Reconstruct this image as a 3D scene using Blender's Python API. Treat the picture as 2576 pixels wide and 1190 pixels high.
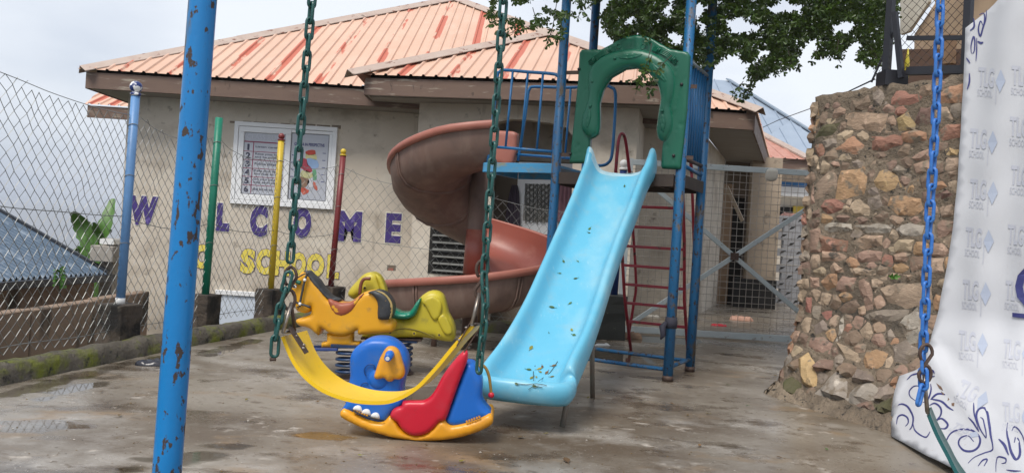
import bpy, bmesh, math, random
import numpy as np
from mathutils import Vector, Matrix, noise as mnoise
from mathutils.geometry import delaunay_2d_cdt
random.seed(7)
rad = math.radians
SC = bpy.context.scene
for o in list(bpy.data.objects):
    bpy.data.objects.remove(o)
COL = SC.collection

# ------------------------------------------------------------------ camera
EYE = 1.18
FPX = 1935.0          # focal length in units of a 2576 px wide picture
ROLL = rad(3.6)
CX, CY = 1288.0, 599.0
cam_d = bpy.data.cameras.new('camera')
cam = bpy.data.objects.new('camera', cam_d)
COL.objects.link(cam)
cam_d.sensor_width = 36.0
cam_d.lens = FPX / 2576 * 36.0
cam_d.shift_y = (CY - 595.0) / 2576
cam_d.clip_start = 0.05
cam_d.clip_end = 30000
RIGHT = Vector((math.cos(ROLL), 0, math.sin(ROLL)))
UP = Vector((-math.sin(ROLL), 0, math.cos(ROLL)))
FWD = Vector((0, 1, 0))
EYEP = Vector((0, 0, EYE))
cam.matrix_world = Matrix(((RIGHT.x, UP.x, -FWD.x, 0), (RIGHT.y, UP.y, -FWD.y, 0),
                           (RIGHT.z, UP.z, -FWD.z, EYE), (0, 0, 0, 1)))
SC.camera = cam

# ------------------------------------------------------------------ sky and sun (bright overcast)
w = bpy.data.worlds.new('World')
SC.world = w
w.use_nodes = True
wt = w.node_tree
for n in list(wt.nodes):
    wt.nodes.remove(n)
SUN_EL, SUN_AZ = rad(56), rad(-152)
sky = wt.nodes.new('ShaderNodeTexSky')
sky.sky_type = 'NISHITA'
sky.sun_disc = False
sky.sun_elevation = SUN_EL
sky.sun_rotation = SUN_AZ
sky.air_density = 1.0
sky.dust_density = 4.0
tc = wt.nodes.new('ShaderNodeTexCoord')
nz = wt.nodes.new('ShaderNodeTexNoise')
nz.inputs['Scale'].default_value = 1.7
nz.inputs['Detail'].default_value = 5
mp = wt.nodes.new('ShaderNodeMapping')
mp.inputs['Scale'].default_value = (1, 1, 2.6)
cr = wt.nodes.new('ShaderNodeValToRGB')
cr.color_ramp.elements[0].position = 0.36
cr.color_ramp.elements[0].color = (3.0, 3.35, 4.0, 1)
cr.color_ramp.elements[1].position = 0.64
cr.color_ramp.elements[1].color = (5.2, 5.4, 5.7, 1)
mx = wt.nodes.new('ShaderNodeMix')
mx.data_type = 'RGBA'
mx.inputs[0].default_value = 0.86
bg = wt.nodes.new('ShaderNodeBackground')
bg.inputs['Strength'].default_value = 0.1
wo = wt.nodes.new('ShaderNodeOutputWorld')
L = wt.links.new
L(tc.outputs['Generated'], mp.inputs['Vector']); L(mp.outputs[0], nz.inputs['Vector'])
L(nz.outputs[0], cr.inputs[0])
L(sky.outputs[0], mx.inputs[6]); L(cr.outputs[0], mx.inputs[7])
L(mx.outputs[2], bg.inputs[0]); L(bg.outputs[0], wo.inputs[0])
sun_d = bpy.data.lights.new('sun', 'SUN')
sun_d.energy = 1.5
sun_d.angle = rad(22)
sun_d.color = (1.0, 0.95, 0.88)
sun = bpy.data.objects.new('sun', sun_d)
COL.objects.link(sun)
sun.rotation_euler = (rad(90) - SUN_EL, 0, -SUN_AZ + rad(180))
SC.view_settings.view_transform = 'Standard'
SC.view_settings.look = 'None'
SC.view_settings.exposure = 0.95
SC.view_settings.gamma = 1.0
SC.view_settings.use_curve_mapping = False

# ------------------------------------------------------------------ picture <-> place helpers
def ray(px, py):
    a = (px - CX) / FPX; b = (CY - py) / FPX
    return FWD + RIGHT * a + UP * b

def P(px, py, y):
    d = ray(px, py)
    return EYEP + d * (y / d.y)

def G(px, py, z=0.0):
    d = ray(px, py)
    return EYEP + d * ((z - EYE) / d.z)

def onplane(px, py, p0, n):
    d = ray(px, py)
    return EYEP + d * ((Vector(p0) - EYEP).dot(n) / d.dot(n))

class Frame:
    def __init__(s, o, u=(1, 0, 0), v=(0, 0, 1)):
        s.o = Vector(o); s.u = Vector(u).normalized(); s.v = Vector(v).normalized()
        s.n = s.u.cross(s.v).normalized()
    def pix(s, px, py):
        p = onplane(px, py, s.o, s.n) - s.o
        return (p.dot(s.u), p.dot(s.v))
    def pt(s, a, b, c=0.0):
        return s.o + s.u * a + s.v * b + s.n * c
    def outline(s, pts):
        return [s.pix(*q) for q in pts]

def crop(pts, ox, oy, k):
    return [(ox + x * k, oy + y * k) for x, y in pts]

# ------------------------------------------------------------------ materials
MATS = {}
def mat(name, c, c2=None, scale=6.0, rough=0.5, r2=None, bump=0.0, bscale=40.0, metal=0.0, layers=(), rnd=0.0,
        coat=0.0, stretch=(1, 1, 1), spec=0.5, trans=0.0, bdist=0.01, hue=None):
    """colour noise c..c2, then layers of (colour, scale, lo, hi, stretch, rough)"""
    m = bpy.data.materials.new(name)
    m.use_nodes = True
    nt = m.node_tree
    b = nt.nodes['Principled BSDF']
    ln = nt.links.new
    tcn = nt.nodes.new('ShaderNodeTexCoord')
    def noise(sc, st=(1, 1, 1), det=6.0, off=0.0, ro=0.6):
        mpn = nt.nodes.new('ShaderNodeMapping')
        mpn.inputs['Scale'].default_value = st
        mpn.inputs['Location'].default_value = (off, off * 1.7, off * .6)
        ln(tcn.outputs['Object'], mpn.inputs[0])
        n = nt.nodes.new('ShaderNodeTexNoise')
        n.inputs['Scale'].default_value = sc
        n.inputs['Detail'].default_value = det
        n.inputs['Roughness'].default_value = ro
        ln(mpn.outputs[0], n.inputs['Vector'])
        return n.outputs[0]
    def ramp(src, lo, hi):
        r = nt.nodes.new('ShaderNodeMapRange')
        r.inputs[1].default_value = lo; r.inputs[2].default_value = hi
        ln(src, r.inputs[0])
        return r.outputs[0]
    def mixc(f, a, bb):
        q = nt.nodes.new('ShaderNodeMix'); q.data_type = 'RGBA'
        if isinstance(f, float): q.inputs[0].default_value = f
        else: ln(f, q.inputs[0])
        for i, v in ((6, a), (7, bb)):
            if isinstance(v, tuple): q.inputs[i].default_value = (*v[:3], 1)
            else: ln(v, q.inputs[i])
        return q.outputs[2]
    def mixf(f, a, bb):
        q = nt.nodes.new('ShaderNodeMix'); q.data_type = 'FLOAT'
        ln(f, q.inputs[0])
        for i, v in ((2, a), (3, bb)):
            if isinstance(v, (int, float)): q.inputs[i].default_value = v
            else: ln(v, q.inputs[i])
        return q.outputs[0]
    if c2 is None:
        c2 = tuple(x * 0.8 for x in c)
    n0 = noise(scale, stretch)
    col = mixc(ramp(n0, .3, .7), c, c2)
    if rnd:
        oi = nt.nodes.new('ShaderNodeObjectInfo')
        hs = nt.nodes.new('ShaderNodeHueSaturation')
        r1 = nt.nodes.new('ShaderNodeMapRange')
        ln(oi.outputs['Random'], r1.inputs[0])
        r1.inputs[3].default_value = 1 - rnd; r1.inputs[4].default_value = 1 + rnd
        ln(r1.outputs[0], hs.inputs['Value'])
        if hue:
            mm = nt.nodes.new('ShaderNodeMath'); mm.operation = 'MULTIPLY'; mm.inputs[1].default_value = 7.31
            fr = nt.nodes.new('ShaderNodeMath'); fr.operation = 'FRACT'
            ln(oi.outputs['Random'], mm.inputs[0]); ln(mm.outputs[0], fr.inputs[0])
            r3 = nt.nodes.new('ShaderNodeMapRange')
            ln(fr.outputs[0], r3.inputs[0])
            r3.inputs[3].default_value = .5 - hue; r3.inputs[4].default_value = .5 + hue
            ln(r3.outputs[0], hs.inputs['Hue'])
        ln(col, hs.inputs['Color'])
        col = hs.outputs[0]
    rgh = rough
    if r2 is not None:
        rgh = mixf(ramp(noise(scale * .7, stretch, off=3.1), .35, .65), rough, r2)
    for i, ly in enumerate(layers):
        lc, ls, lo, hi = ly[:4]
        st = ly[4] if len(ly) > 4 else (1, 1, 1)
        lr = ly[5] if len(ly) > 5 else None
        f = ramp(noise(ls, st, off=5.3 * (i + 1)), lo, hi)
        col = mixc(f, col, lc)
        if lr is not None:
            rgh = mixf(f, rgh, lr)
    ln(col, b.inputs['Base Color']) 
    if isinstance(rgh, (int, float)): b.inputs['Roughness'].default_value = rgh
    else: ln(rgh, b.inputs['Roughness'])
    b.inputs['Metallic'].default_value = metal
    b.inputs['Coat Weight'].default_value = coat
    b.inputs['Specular IOR Level'].default_value = spec
    if trans:
        b.inputs['Transmission Weight'].default_value = trans
    if bump:
        bn = nt.nodes.new('ShaderNodeBump')
        bn.inputs['Strength'].default_value = bump
        bn.inputs['Distance'].default_value = bdist
        ln(noise(bscale, stretch, det=8), bn.inputs['Height'])
        ln(bn.outputs[0], b.inputs['Normal'])
    MATS[name] = m
    return m

RUST = (.055, .035, .025)
BLUEPAINT = (.003, .19, .50)
m_polepaint = mat('pole_paint', BLUEPAINT, (.004, .16, .43), 3, .28, bump=.15, bscale=60, layers=[
    ((.10, .12, .14), 6, .58, .62, (1, 1, .22), .7), ((.05, .035, .03), 30, .585, .60, (1, 1, .5), .8)])
m_towerpaint = mat('tower_paint', (.008, .092, .225), (.014, .12, .27), 4, .4, bump=.3, bscale=50, layers=[
    ((.13, .10, .07), 9, .55, .64, (1, 1, .5), .8), ((.05, .035, .03), 30, .58, .62, (1, 1, .7), .85)])
m_railpaint = mat('rail_paint', (.012, .14, .34), (.016, .12, .29), 6, .35, bump=.2, bscale=60, layers=[((.10, .09, .07), 22, .63, .68)])
m_deckpaint = mat('deck_paint', (.05, .30, .55), (.06, .24, .42), 4, .5, layers=[((.22, .24, .18), 8, .5, .7, (1, 1, 2), .8)])
m_decksteel = mat('deck_steel', (.055, .036, .026), (.035, .025, .02), 5, .7, bump=.3)
m_redladder = mat('ladder_paint', (.36, .028, .045), (.27, .025, .04), 5, .32, layers=[((.05, .03, .02), 14, .58, .66)])
m_greenplastic = mat('green_plastic', (.005, .115, .066), (.004, .092, .052), 3, .36, bump=.05, bscale=120)
m_slideblue = mat('slide_plastic', (.13, .45, .62), (.105, .41, .585), 1.6, .36, layers=[((.34, .56, .62), 2.2, .50, .85, (1, .5, 1)), ((.30, .42, .44), 7, .55, 1.1), ((.42, .60, .66), 24, .64, .80, (3, .4, 1)), ((.12, .22, .24), 40, .71, .75)])
m_slideworn = mat('slide_worn_plastic', (.50, .64, .68), (.28, .52, .62), 9, .4)
m_spiral_in = mat('spiral_plastic', (.33, .088, .06), (.28, .078, .055), 2.5, .42, layers=[((.42, .17, .12), 4, .52, .75)])
m_spiral_out = mat('spiral_dusty_plastic', (.20, .122, .095), (.15, .098, .08), 3, .6, layers=[((.26, .185, .15), 6, .48, .8, (1, 1, .3)), ((.10, .07, .055), 4, .56, .8)], bump=.1)
m_spiral_rim = mat('spiral_faded_rim', (.38, .145, .105), (.33, .115, .085), 6, .45)
m_seatyellow = mat('swing_seat_rubber', (.86, .56, .012), (.80, .49, .012), 5, .33, bump=.12, bscale=160, layers=[((.60, .46, .14), 5, .56, .95), ((.30, .22, .08), 14, .60, .85), ((.25, .2, .1), 40, .66, .74)])
m_seatgreen = mat('swing_seat_green_rubber', (.02, .13, .13), (.012, .09, .10), 5, .3, bump=.1, bscale=160)
m_chaingreen = mat('chain_green_coat', (.010, .085, .075), (.012, .065, .06), 15, .32, bump=.2, bscale=130)
m_chainblue = mat('chain_blue_coat', (.018, .13, .48), (.05, .19, .52), 18, .35, bump=.25, bscale=120)
m_rusty = mat('rusty_steel', (.075, .045, .035), (.11, .075, .06), 30, .6, metal=.4, bump=.3, bscale=120)
m_steel = mat('worn_steel', (.42, .40, .37), (.16, .11, .08), 25, .35, metal=.85, bump=.1)
m_horse = mat('horse_plastic', (.72, .36, .012), (.66, .31, .012), 3, .33, layers=[((.50, .28, .07), 4, .50, .9), ((.28, .16, .06), 13, .60, .85)], bump=.06, bscale=90)
m_lime = mat('lime_plastic', (.54, .44, .025), (.46, .38, .03), 4, .42, layers=[((.22, .19, .05), 8, .58, .8)], bump=.05)
m_darkpaint = mat('mane_paint', (.022, .024, .028), (.05, .055, .06), 22, .5, layers=[((.4, .22, .03), 40, .68, .72)])
m_saddle = mat('saddle_paint', (.28, .06, .03), (.33, .09, .04), 6, .45, layers=[((.70, .36, .02), 8, .53, .56)])
m_saddlegreen = mat('green_seat_plastic', (.006, .21, .13), (.006, .17, .10), 5, .25)
m_spring = mat('spring_paint', (.012, .045, .12), (.012, .03, .08), 8, .35, layers=[((.04, .03, .025), 20, .58, .64)])
m_rockblue = mat('rocker_blue_plastic', (.006, .135, .55), (.006, .12, .48), 3, .38, bump=.06, bscale=90, layers=[((.10, .16, .30), 6, .50, 1.0), ((.12, .12, .12), 14, .62, .95)])
m_rockyellow = mat('rocker_yellow_plastic', (.78, .36, .012), (.72, .30, .012), 3, .35, layers=[((.42, .22, .06), 5, .50, .95), ((.2, .12, .05), 16, .60, .9)])
m_rockred = mat('rocker_red_plastic', (.58, .008, .03), (.50, .008, .026), 3, .34, layers=[((.45, .06, .08), 6, .5, 1.0), ((.2, .05, .05), 16, .62, .95)])
m_white = mat('white_plastic', (.78, .78, .76), (.7, .7, .68), 8, .4)
m_whiteframe = mat('white_window_frame', (.84, .85, .86), (.78, .79, .80), 4, .35)
m_black = mat('black_rubber', (.012, .012, .014), (.02, .02, .02), 10, .5)
m_redball = mat('red_ball', (.55, .012, .03), None, 5, .3)
m_tailcord = mat('yellow_brown_cord', (.30, .19, .03), (.2, .12, .03), 12, .5)
m_plaster = mat('plaster', (.62, .555, .465), (.54, .475, .39), .9, .85, bump=.25, bscale=30, layers=[
    ((.37, .315, .25), 1.1, .52, .72, (1, 1, 1.4)), ((.68, .62, .52), 1.7, .54, .70), ((.26, .215, .165), 2.2, .60, .80, (2.0, 1, .45)), ((.20, .165, .13), 5, .62, .74)])
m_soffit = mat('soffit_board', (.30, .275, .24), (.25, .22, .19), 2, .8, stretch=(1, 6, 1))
m_fascia = mat('fascia_board', (.135, .085, .065), (.17, .11, .08), 2.5, .65, stretch=(.6, 1, 3), layers=[((.34, .29, .23), 5, .58, .68, (.4, 1, 3)), ((.06, .04, .03), 7, .62, .7, (1, 1, .5))])
m_ridge = mat('ridge_cap', (.47, .38, .32), (.40, .30, .25), 4, .6, layers=[((.2, .09, .06), 7, .6, .64)])
m_letter = mat('purple_letter', (.060, .034, .20), (.052, .03, .17), 6, .4, layers=[((.15, .11, .34), 5, .58, .66), ((.2, .17, .3), 18, .64, .76)])
m_letteredge = mat('letter_cream_edge', (.72, .68, .50), (.74, .74, .70), 5, .5)
m_letteryellow = mat('yellow_letter', (.80, .66, .10), (.74, .60, .10), 5, .45, layers=[((.6, .54, .35), 9, .6, .8)])
m_glass = mat('dark_glass', (.16, .17, .19), (.20, .21, .23), 1.5, .08, coat=.5)
m_paper = mat('poster_paper', (.43, .45, .51), (.48, .50, .55), 3, .25, coat=.4)
m_frosted = mat('pale_glass', (.55, .62, .72), (.62, .68, .76), 1, .15)
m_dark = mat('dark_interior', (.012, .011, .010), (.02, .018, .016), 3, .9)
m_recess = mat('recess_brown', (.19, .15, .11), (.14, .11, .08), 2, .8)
m_galv = mat('galvanised_wire', (.29, .30, .29), (.21, .21, .20), 6, .45, metal=.5)
m_gatewire = mat('gate_wire', (.42, .38, .33), (.33, .28, .24), 6, .5, metal=.3)
m_gatepaint = mat('gate_paint', (.50, .55, .56), (.42, .48, .50), 3, .5, layers=[((.16, .10, .07), 11, .62, .7)])
m_kerb = mat('mossy_kerb', (.10, .085, .065), (.15, .13, .10), 7, .9, bump=.8, bscale=26, bdist=.03, layers=[
    ((.15, .165, .02), 4.5, .47, .63, (1, 1, 1)), ((.03, .028, .022), 10, .56, .66), ((.16, .17, .03), 14, .60, .7)])
m_pillar = mat('mouldy_pillar', (.10, .075, .055), (.06, .048, .038), 8, .9, bump=.7, bscale=35, bdist=.02, layers=[
    ((.018, .016, .014), 4, .45, .6), ((.22, .19, .14), 9, .64, .72)])
m_pillarblack = mat('black_painted_pillar', (.02, .024, .022), (.03, .032, .03), 5, .6, layers=[((.33, .31, .22), 5, .60, .66)], bump=.3)
def post_mat(n, c):
    return mat(n, c, tuple(x * .82 for x in c), 5, .4, layers=[((.10, .08, .06), 16, .66, .72, (1, 1, .5))], bump=.15)
m_post_lb = post_mat('post_light_blue', (.13, .29, .56))
m_post_g = post_mat('post_green', (.006, .20, .12))
m_post_y = post_mat('post_yellow', (.62, .44, .03))
m_post_r = post_mat('post_maroon', (.20, .025, .025))
m_post_n = post_mat('post_navy', (.02, .05, .20))
m_navyball = mat('navy_white_ball', (.012, .03, .15), (.012, .03, .15), 8, .35, layers=[((.8, .8, .8), 12, .52, .54)])
m_mortar = mat('wall_mortar', (.225, .175, .125), (.155, .122, .088), 5, .95, bump=1.0, bscale=22, bdist=.05, layers=[
    ((.32, .255, .185), 2.2, .54, .70), ((.06, .054, .045), 1.5, .54, .68), ((.04, .036, .03), 9, .60, .68), ((.04, .036, .03), 26, .60, .66)])
def stone_mat(n, c):
    return mat(n, c, tuple(x * .72 for x in c), 7, .8, bump=.7, bscale=24, bdist=.02, rnd=.16, hue=.012, layers=[
        (tuple(min(1, x * 1.35 + .03) for x in c), 14, .58, .72), ((.205, .165, .12), 11, .54, .64), ((.09, .075, .06), 9, .62, .72)], stretch=(1, 1, 1.6))
ST = {'t': stone_mat('stone_tan', (.41, .31, .215)), 'o': stone_mat('stone_orange', (.42, .25, .145)),
      'p': stone_mat('stone_pink', (.37, .25, .18)), 'r': stone_mat('stone_red', (.31, .155, .11)),
      'g': stone_mat('stone_grey', (.27, .22, .175)), 'b': stone_mat('stone_brown', (.24, .165, .12)),
      'y': stone_mat('stone_yellow', (.48, .34, .17)), 'm': mat('stone_mossy', (.11, .095, .055), (.07, .075, .03), 8, .9, bump=.8, bscale=24, bdist=.02),
      'w': stone_mat('stone_pale', (.37, .325, .27)), 'd': stone_mat('stone_dark_red', (.20, .12, .095))}
m_banner = mat('banner_vinyl', (.58, .59, .615), (.53, .54, .57), 1.2, .5, layers=[((.42, .38, .34), 9, .68, .8)])
m_print_grey = mat('banner_print_grey', (.48, .495, .555), (.50, .515, .575), 3, .5)
m_print_blue = mat('banner_print_pale_blue', (.40, .45, .56), (.43, .48, .58), 3, .5)
m_print_navy = mat('banner_print_navy', (.035, .04, .16), (.05, .055, .2), 5, .5)
m_dirt = mat('banner_dirt', (.13, .075, .045), (.2, .12, .08), 12, .8)
m_leaf = None
m_bark = mat('bark', (.07, .055, .042), (.045, .037, .03), 12, .9, bump=.6, bscale=30, stretch=(1, 1, .3))
m_blueroof = mat('blue_roof_sheet', (.105, .15, .21), (.08, .125, .18), 2, .4, layers=[((.24, .30, .37), 5, .55, .7)])
m_gutter = mat('gutter_dark', (.02, .025, .035), (.03, .035, .045), 4, .4)
m_brownwall = mat('stained_wall', (.30, .215, .155), (.22, .155, .11), 2.2, .9, bump=.3, stretch=(1, 1, .35), layers=[((.05, .042, .032), 3, .52, .68, (1, 1, .3)), ((.26, .20, .09), 4, .66, .76, (1, 1, .5))])
m_concrete = mat('pale_concrete', (.36, .33, .29), (.27, .245, .21), 5, .9, bump=.4)
m_banana = mat('banana_leaf', (.06, .15, .022), (.09, .20, .04), 6, .45, stretch=(1, 1, 1))
m_farroof = mat('far_metal_roof', (.30, .36, .44), (.26, .32, .40), 2, .45)
m_redroof = mat('red_roof_sheet', (.50, .27, .21), (.42, .17, .12), 5, .55)
m_dryleaf = mat('dry_leaf', (.10, .055, .025), (.16, .10, .03), 30, .7, rnd=.3, hue=.02)
m_yellowleaf = mat('yellow_leaf', (.26, .22, .03), (.14, .16, .02), 30, .6, rnd=.3, hue=.02)
m_greenleaf = mat('fallen_green_leaf', (.04, .11, .02), (.07, .14, .03), 30, .5, rnd=.3)
m_twig = mat('twig', (.05, .06, .04), None, 30, .8)
m_darkframe = mat('dark_blue_frame', (.012, .014, .022), (.02, .02, .025), 6, .5)
m_meshblack = mat('black_mesh_wire', (.03, .022, .018), (.05, .035, .03), 8, .6)
m_yellowsheet = mat('yellow_sheet', (.75, .62, .06), None, 5, .4)
m_tarp = mat('pale_tarp', (.66, .63, .56), (.55, .50, .42), 3, .6)
m_underroof = mat('underside_board', (.50, .37, .26), (.44, .32, .22), 2, .8, stretch=(1, 4, 1))
m_cloth = mat('navy_cloth', (.035, .035, .055), (.02, .02, .03), 12, .8)
m_bag = mat('black_plastic_bag', (.012, .013, .02), (.03, .03, .04), 10, .25)
m_water = mat('puddle_water', (.055, .045, .034), (.075, .062, .048), 2, .04, spec=.6)
m_cable = mat('black_cable', (.015, .015, .015), None, 5, .6)
m_pink = mat('pink_foam', (.62, .36, .27), (.5, .28, .2), 8, .6)
m_plant = mat('weed_green', (.05, .16, .02), (.08, .2, .03), 20, .6)
m_curtain = mat('purple_curtain', (.07, .05, .075), (.04, .03, .045), 10, .8, stretch=(6, 1, .5))
m_curtainpink = mat('pink_curtain', (.33, .17, .20), (.25, .12, .15), 8, .8, stretch=(6, 1, .5))
m_greyblock = mat('grey_block', (.30, .30, .31), (.24, .24, .25), 6, .9, bump=.3)

# ground: wet concrete
def ground_mat():
    m = mat('wet_concrete', (.27, .236, .192), (.195, .166, .130), .9, .44, r2=.20, bump=.25, bscale=18, bdist=.012, layers=[
        ((.115, .086, .058), .8, .46, .66, (.8, 1.1, 1), .38), ((.34, .31, .27), 1.7, .52, .68, (.85, 1.1, 1), .25),
        ((.24, .165, .095), 2.3, .57, .72, (.7, 1.2, 1), .45), ((.085, .063, .042), 2.2, .54, .66, (.8, 1.2, 1), .08),
        ((.42, .375, .32), 5.5, .62, .72, (.85, 1.15, 1), .5), ((.12, .09, .062), 8, .62, .70, (.85, 1.2, 1), .3), ((.05, .04, .03), 34, .66, .71, (1, 1, 1), .7), ((.46, .42, .37), 48, .645, .70), ((.13, .10, .07), 14, .60, .68, (.85, 1.15, 1), .4)], rnd=0)
    nt = m.node_tree; ln = nt.links.new; b = nt.nodes['Principled BSDF']
    at = nt.nodes.new('ShaderNodeAttribute'); at.attribute_name = 'wet'
    tcn = nt.nodes.new('ShaderNodeTexCoord'); mpn = nt.nodes.new('ShaderNodeMapping'); mpn.inputs['Scale'].default_value = (.6, 1.5, 1)
    n = nt.nodes.new('ShaderNodeTexNoise'); n.inputs['Scale'].default_value = 3.5; n.inputs['Detail'].default_value = 7
    ln(tcn.outputs['Object'], mpn.inputs[0]); ln(mpn.outputs[0], n.inputs['Vector'])
    ad = nt.nodes.new('ShaderNodeMath'); ad.operation = 'MULTIPLY_ADD'; ad.inputs[1].default_value = 1.3
    ln(n.outputs[0], ad.inputs[0]); ln(at.outputs['Fac'], ad.inputs[2])
    r = nt.nodes.new('ShaderNodeMapRange'); r.inputs[1].default_value = 1.05; r.inputs[2].default_value = 1.22; ln(ad.outputs[0], r.inputs[0])
    src = b.inputs['Base Color'].links[0].from_socket; rs_ = b.inputs['Roughness'].links[0].from_socket
    hs = nt.nodes.new('ShaderNodeHueSaturation'); hs.inputs['Value'].default_value = .50; hs.inputs['Saturation'].default_value = 1.15; ln(src, hs.inputs['Color']); ln(r.outputs[0], hs.inputs['Fac'])
    ln(hs.outputs[0], b.inputs['Base Color'])
    mf = nt.nodes.new('ShaderNodeMix'); mf.data_type = 'FLOAT'; ln(r.outputs[0], mf.inputs[0]); ln(rs_, mf.inputs[2]); mf.inputs[3].default_value = .035; ln(mf.outputs[0], b.inputs['Roughness'])
    bmp = [q for q in nt.nodes if q.type == 'BUMP'][0]; iv = nt.nodes.new('ShaderNodeMapRange'); iv.inputs[3].default_value = .25; iv.inputs[4].default_value = .01; ln(r.outputs[0], iv.inputs[0]); ln(iv.outputs[0], bmp.inputs['Strength'])
    return m
m_ground = ground_mat()
m_hill = mat('hillside_green', (.05, .075, .03), (.08, .09, .045), .02, .95)
m_soil = mat('lower_yard_soil', (.17, .13, .09), (.12, .11, .06), .8, .95, bump=.4)

def roof_mat():
    m = mat('faded_roof_sheet', (.66, .435, .32), (.61, .385, .275), 1.2, .5, rnd=.05, layers=[((.48, .22, .15), 14, .70, .73), ((.68, .46, .35), 2.5, .5, .8, (1, .3, 1))])
    nt = m.node_tree; ln = nt.links.new
    b = nt.nodes['Principled BSDF']
    src = b.inputs['Base Color'].links[0].from_socket
    at = nt.nodes.new('ShaderNodeAttribute'); at.attribute_name = 'peel'
    tcn = nt.nodes.new('ShaderNodeTexCoord')
    n = nt.nodes.new('ShaderNodeTexNoise'); n.inputs['Scale'].default_value = 3.0; n.inputs['Detail'].default_value = 7; n.inputs['Roughness'].default_value = .62
    mpn = nt.nodes.new('ShaderNodeMapping'); mpn.inputs['Scale'].default_value = (1.2, .28, .28); ln(tcn.outputs['Object'], mpn.inputs[0]); ln(mpn.outputs[0], n.inputs['Vector'])
    oi2 = nt.nodes.new('ShaderNodeObjectInfo'); m2 = nt.nodes.new('ShaderNodeMath'); m2.operation = 'MULTIPLY_ADD'; m2.inputs[1].default_value = .24; ln(oi2.outputs['Random'], m2.inputs[0]); ln(at.outputs['Fac'], m2.inputs[2])
    ad = nt.nodes.new('ShaderNodeMath'); ad.operation = 'MULTIPLY_ADD'; ad.inputs[1].default_value = 1.1
    ln(n.outputs[0], ad.inputs[0]); ln(m2.outputs[0], ad.inputs[2])
    r = nt.nodes.new('ShaderNodeMapRange'); r.inputs[1].default_value = 1.60; r.inputs[2].default_value = 1.64
    ln(ad.outputs[0], r.inputs[0])
    mxn = nt.nodes.new('ShaderNodeMix'); mxn.data_type = 'RGBA'
    ln(r.outputs[0], mxn.inputs[0]); ln(src, mxn.inputs[6]); mxn.inputs[7].default_value = (.50, .13, .075, 1)
    ln(mxn.outputs[2], b.inputs['Base Color'])
    return m
m_roof = roof_mat()

def leaf_mat():
    m = bpy.data.materials.new('tree_leaf'); m.use_nodes = True
    nt = m.node_tree; ln = nt.links.new
    b = nt.nodes['Principled BSDF']
    g = nt.nodes.new('ShaderNodeTexNoise'); g.inputs['Scale'].default_value = 9
    tcn = nt.nodes.new('ShaderNodeTexCoord'); ln(tcn.outputs['Object'], g.inputs['Vector'])
    r = nt.nodes.new('ShaderNodeValToRGB')
    r.color_ramp.elements[0].position = .35; r.color_ramp.elements[0].color = (.008, .021, .006, 1)
    r.color_ramp.elements[1].position = .68; r.color_ramp.elements[1].color = (.065, .12, .018, 1)
    ln(g.outputs[0], r.inputs[0]); ln(r.outputs[0], b.inputs['Base Color'])
    b.inputs['Roughness'].default_value = .42
    tr = nt.nodes.new('ShaderNodeBsdfTranslucent')
    tr.inputs[0].default_value = (.16, .24, .03, 1)
    ms = nt.nodes.new('ShaderNodeMixShader'); ms.inputs[0].default_value = .22
    out = nt.nodes['Material Output']
    ln(b.outputs[0], ms.inputs[1]); ln(tr.outputs[0], ms.inputs[2]); ln(ms.outputs[0], out.inputs[0])
    return m
m_leaf = leaf_mat()

# ------------------------------------------------------------------ object helpers
ORG = {}
def tag(o, label=None, cat=None, group=None, kind=None):
    if label: o['label'] = label
    if cat: o['category'] = cat
    if group: o['group'] = group
    if kind: o['kind'] = kind
    return o

def thing(name, loc, label, cat, group=None):
    o = bpy.data.objects.new(name, None)
    o.empty_display_size = .1
    COL.objects.link(o)
    o.location = loc
    ORG[o] = Vector(loc)
    return tag(o, label, cat, group)

def link(name, me, parent=None, origin=None):
    o = bpy.data.objects.new(name, me)
    COL.objects.link(o)
    if parent is not None:
        o.parent = parent
        if origin is not None:
            o.location = Vector(origin) - ORG[parent]
            ORG[o] = Vector(origin)
        else:
            ORG[o] = ORG[parent]
    else:
        if origin is not None: o.location = origin
        ORG[o] = Vector(origin) if origin is not None else Vector((0, 0, 0))
    return o

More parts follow.
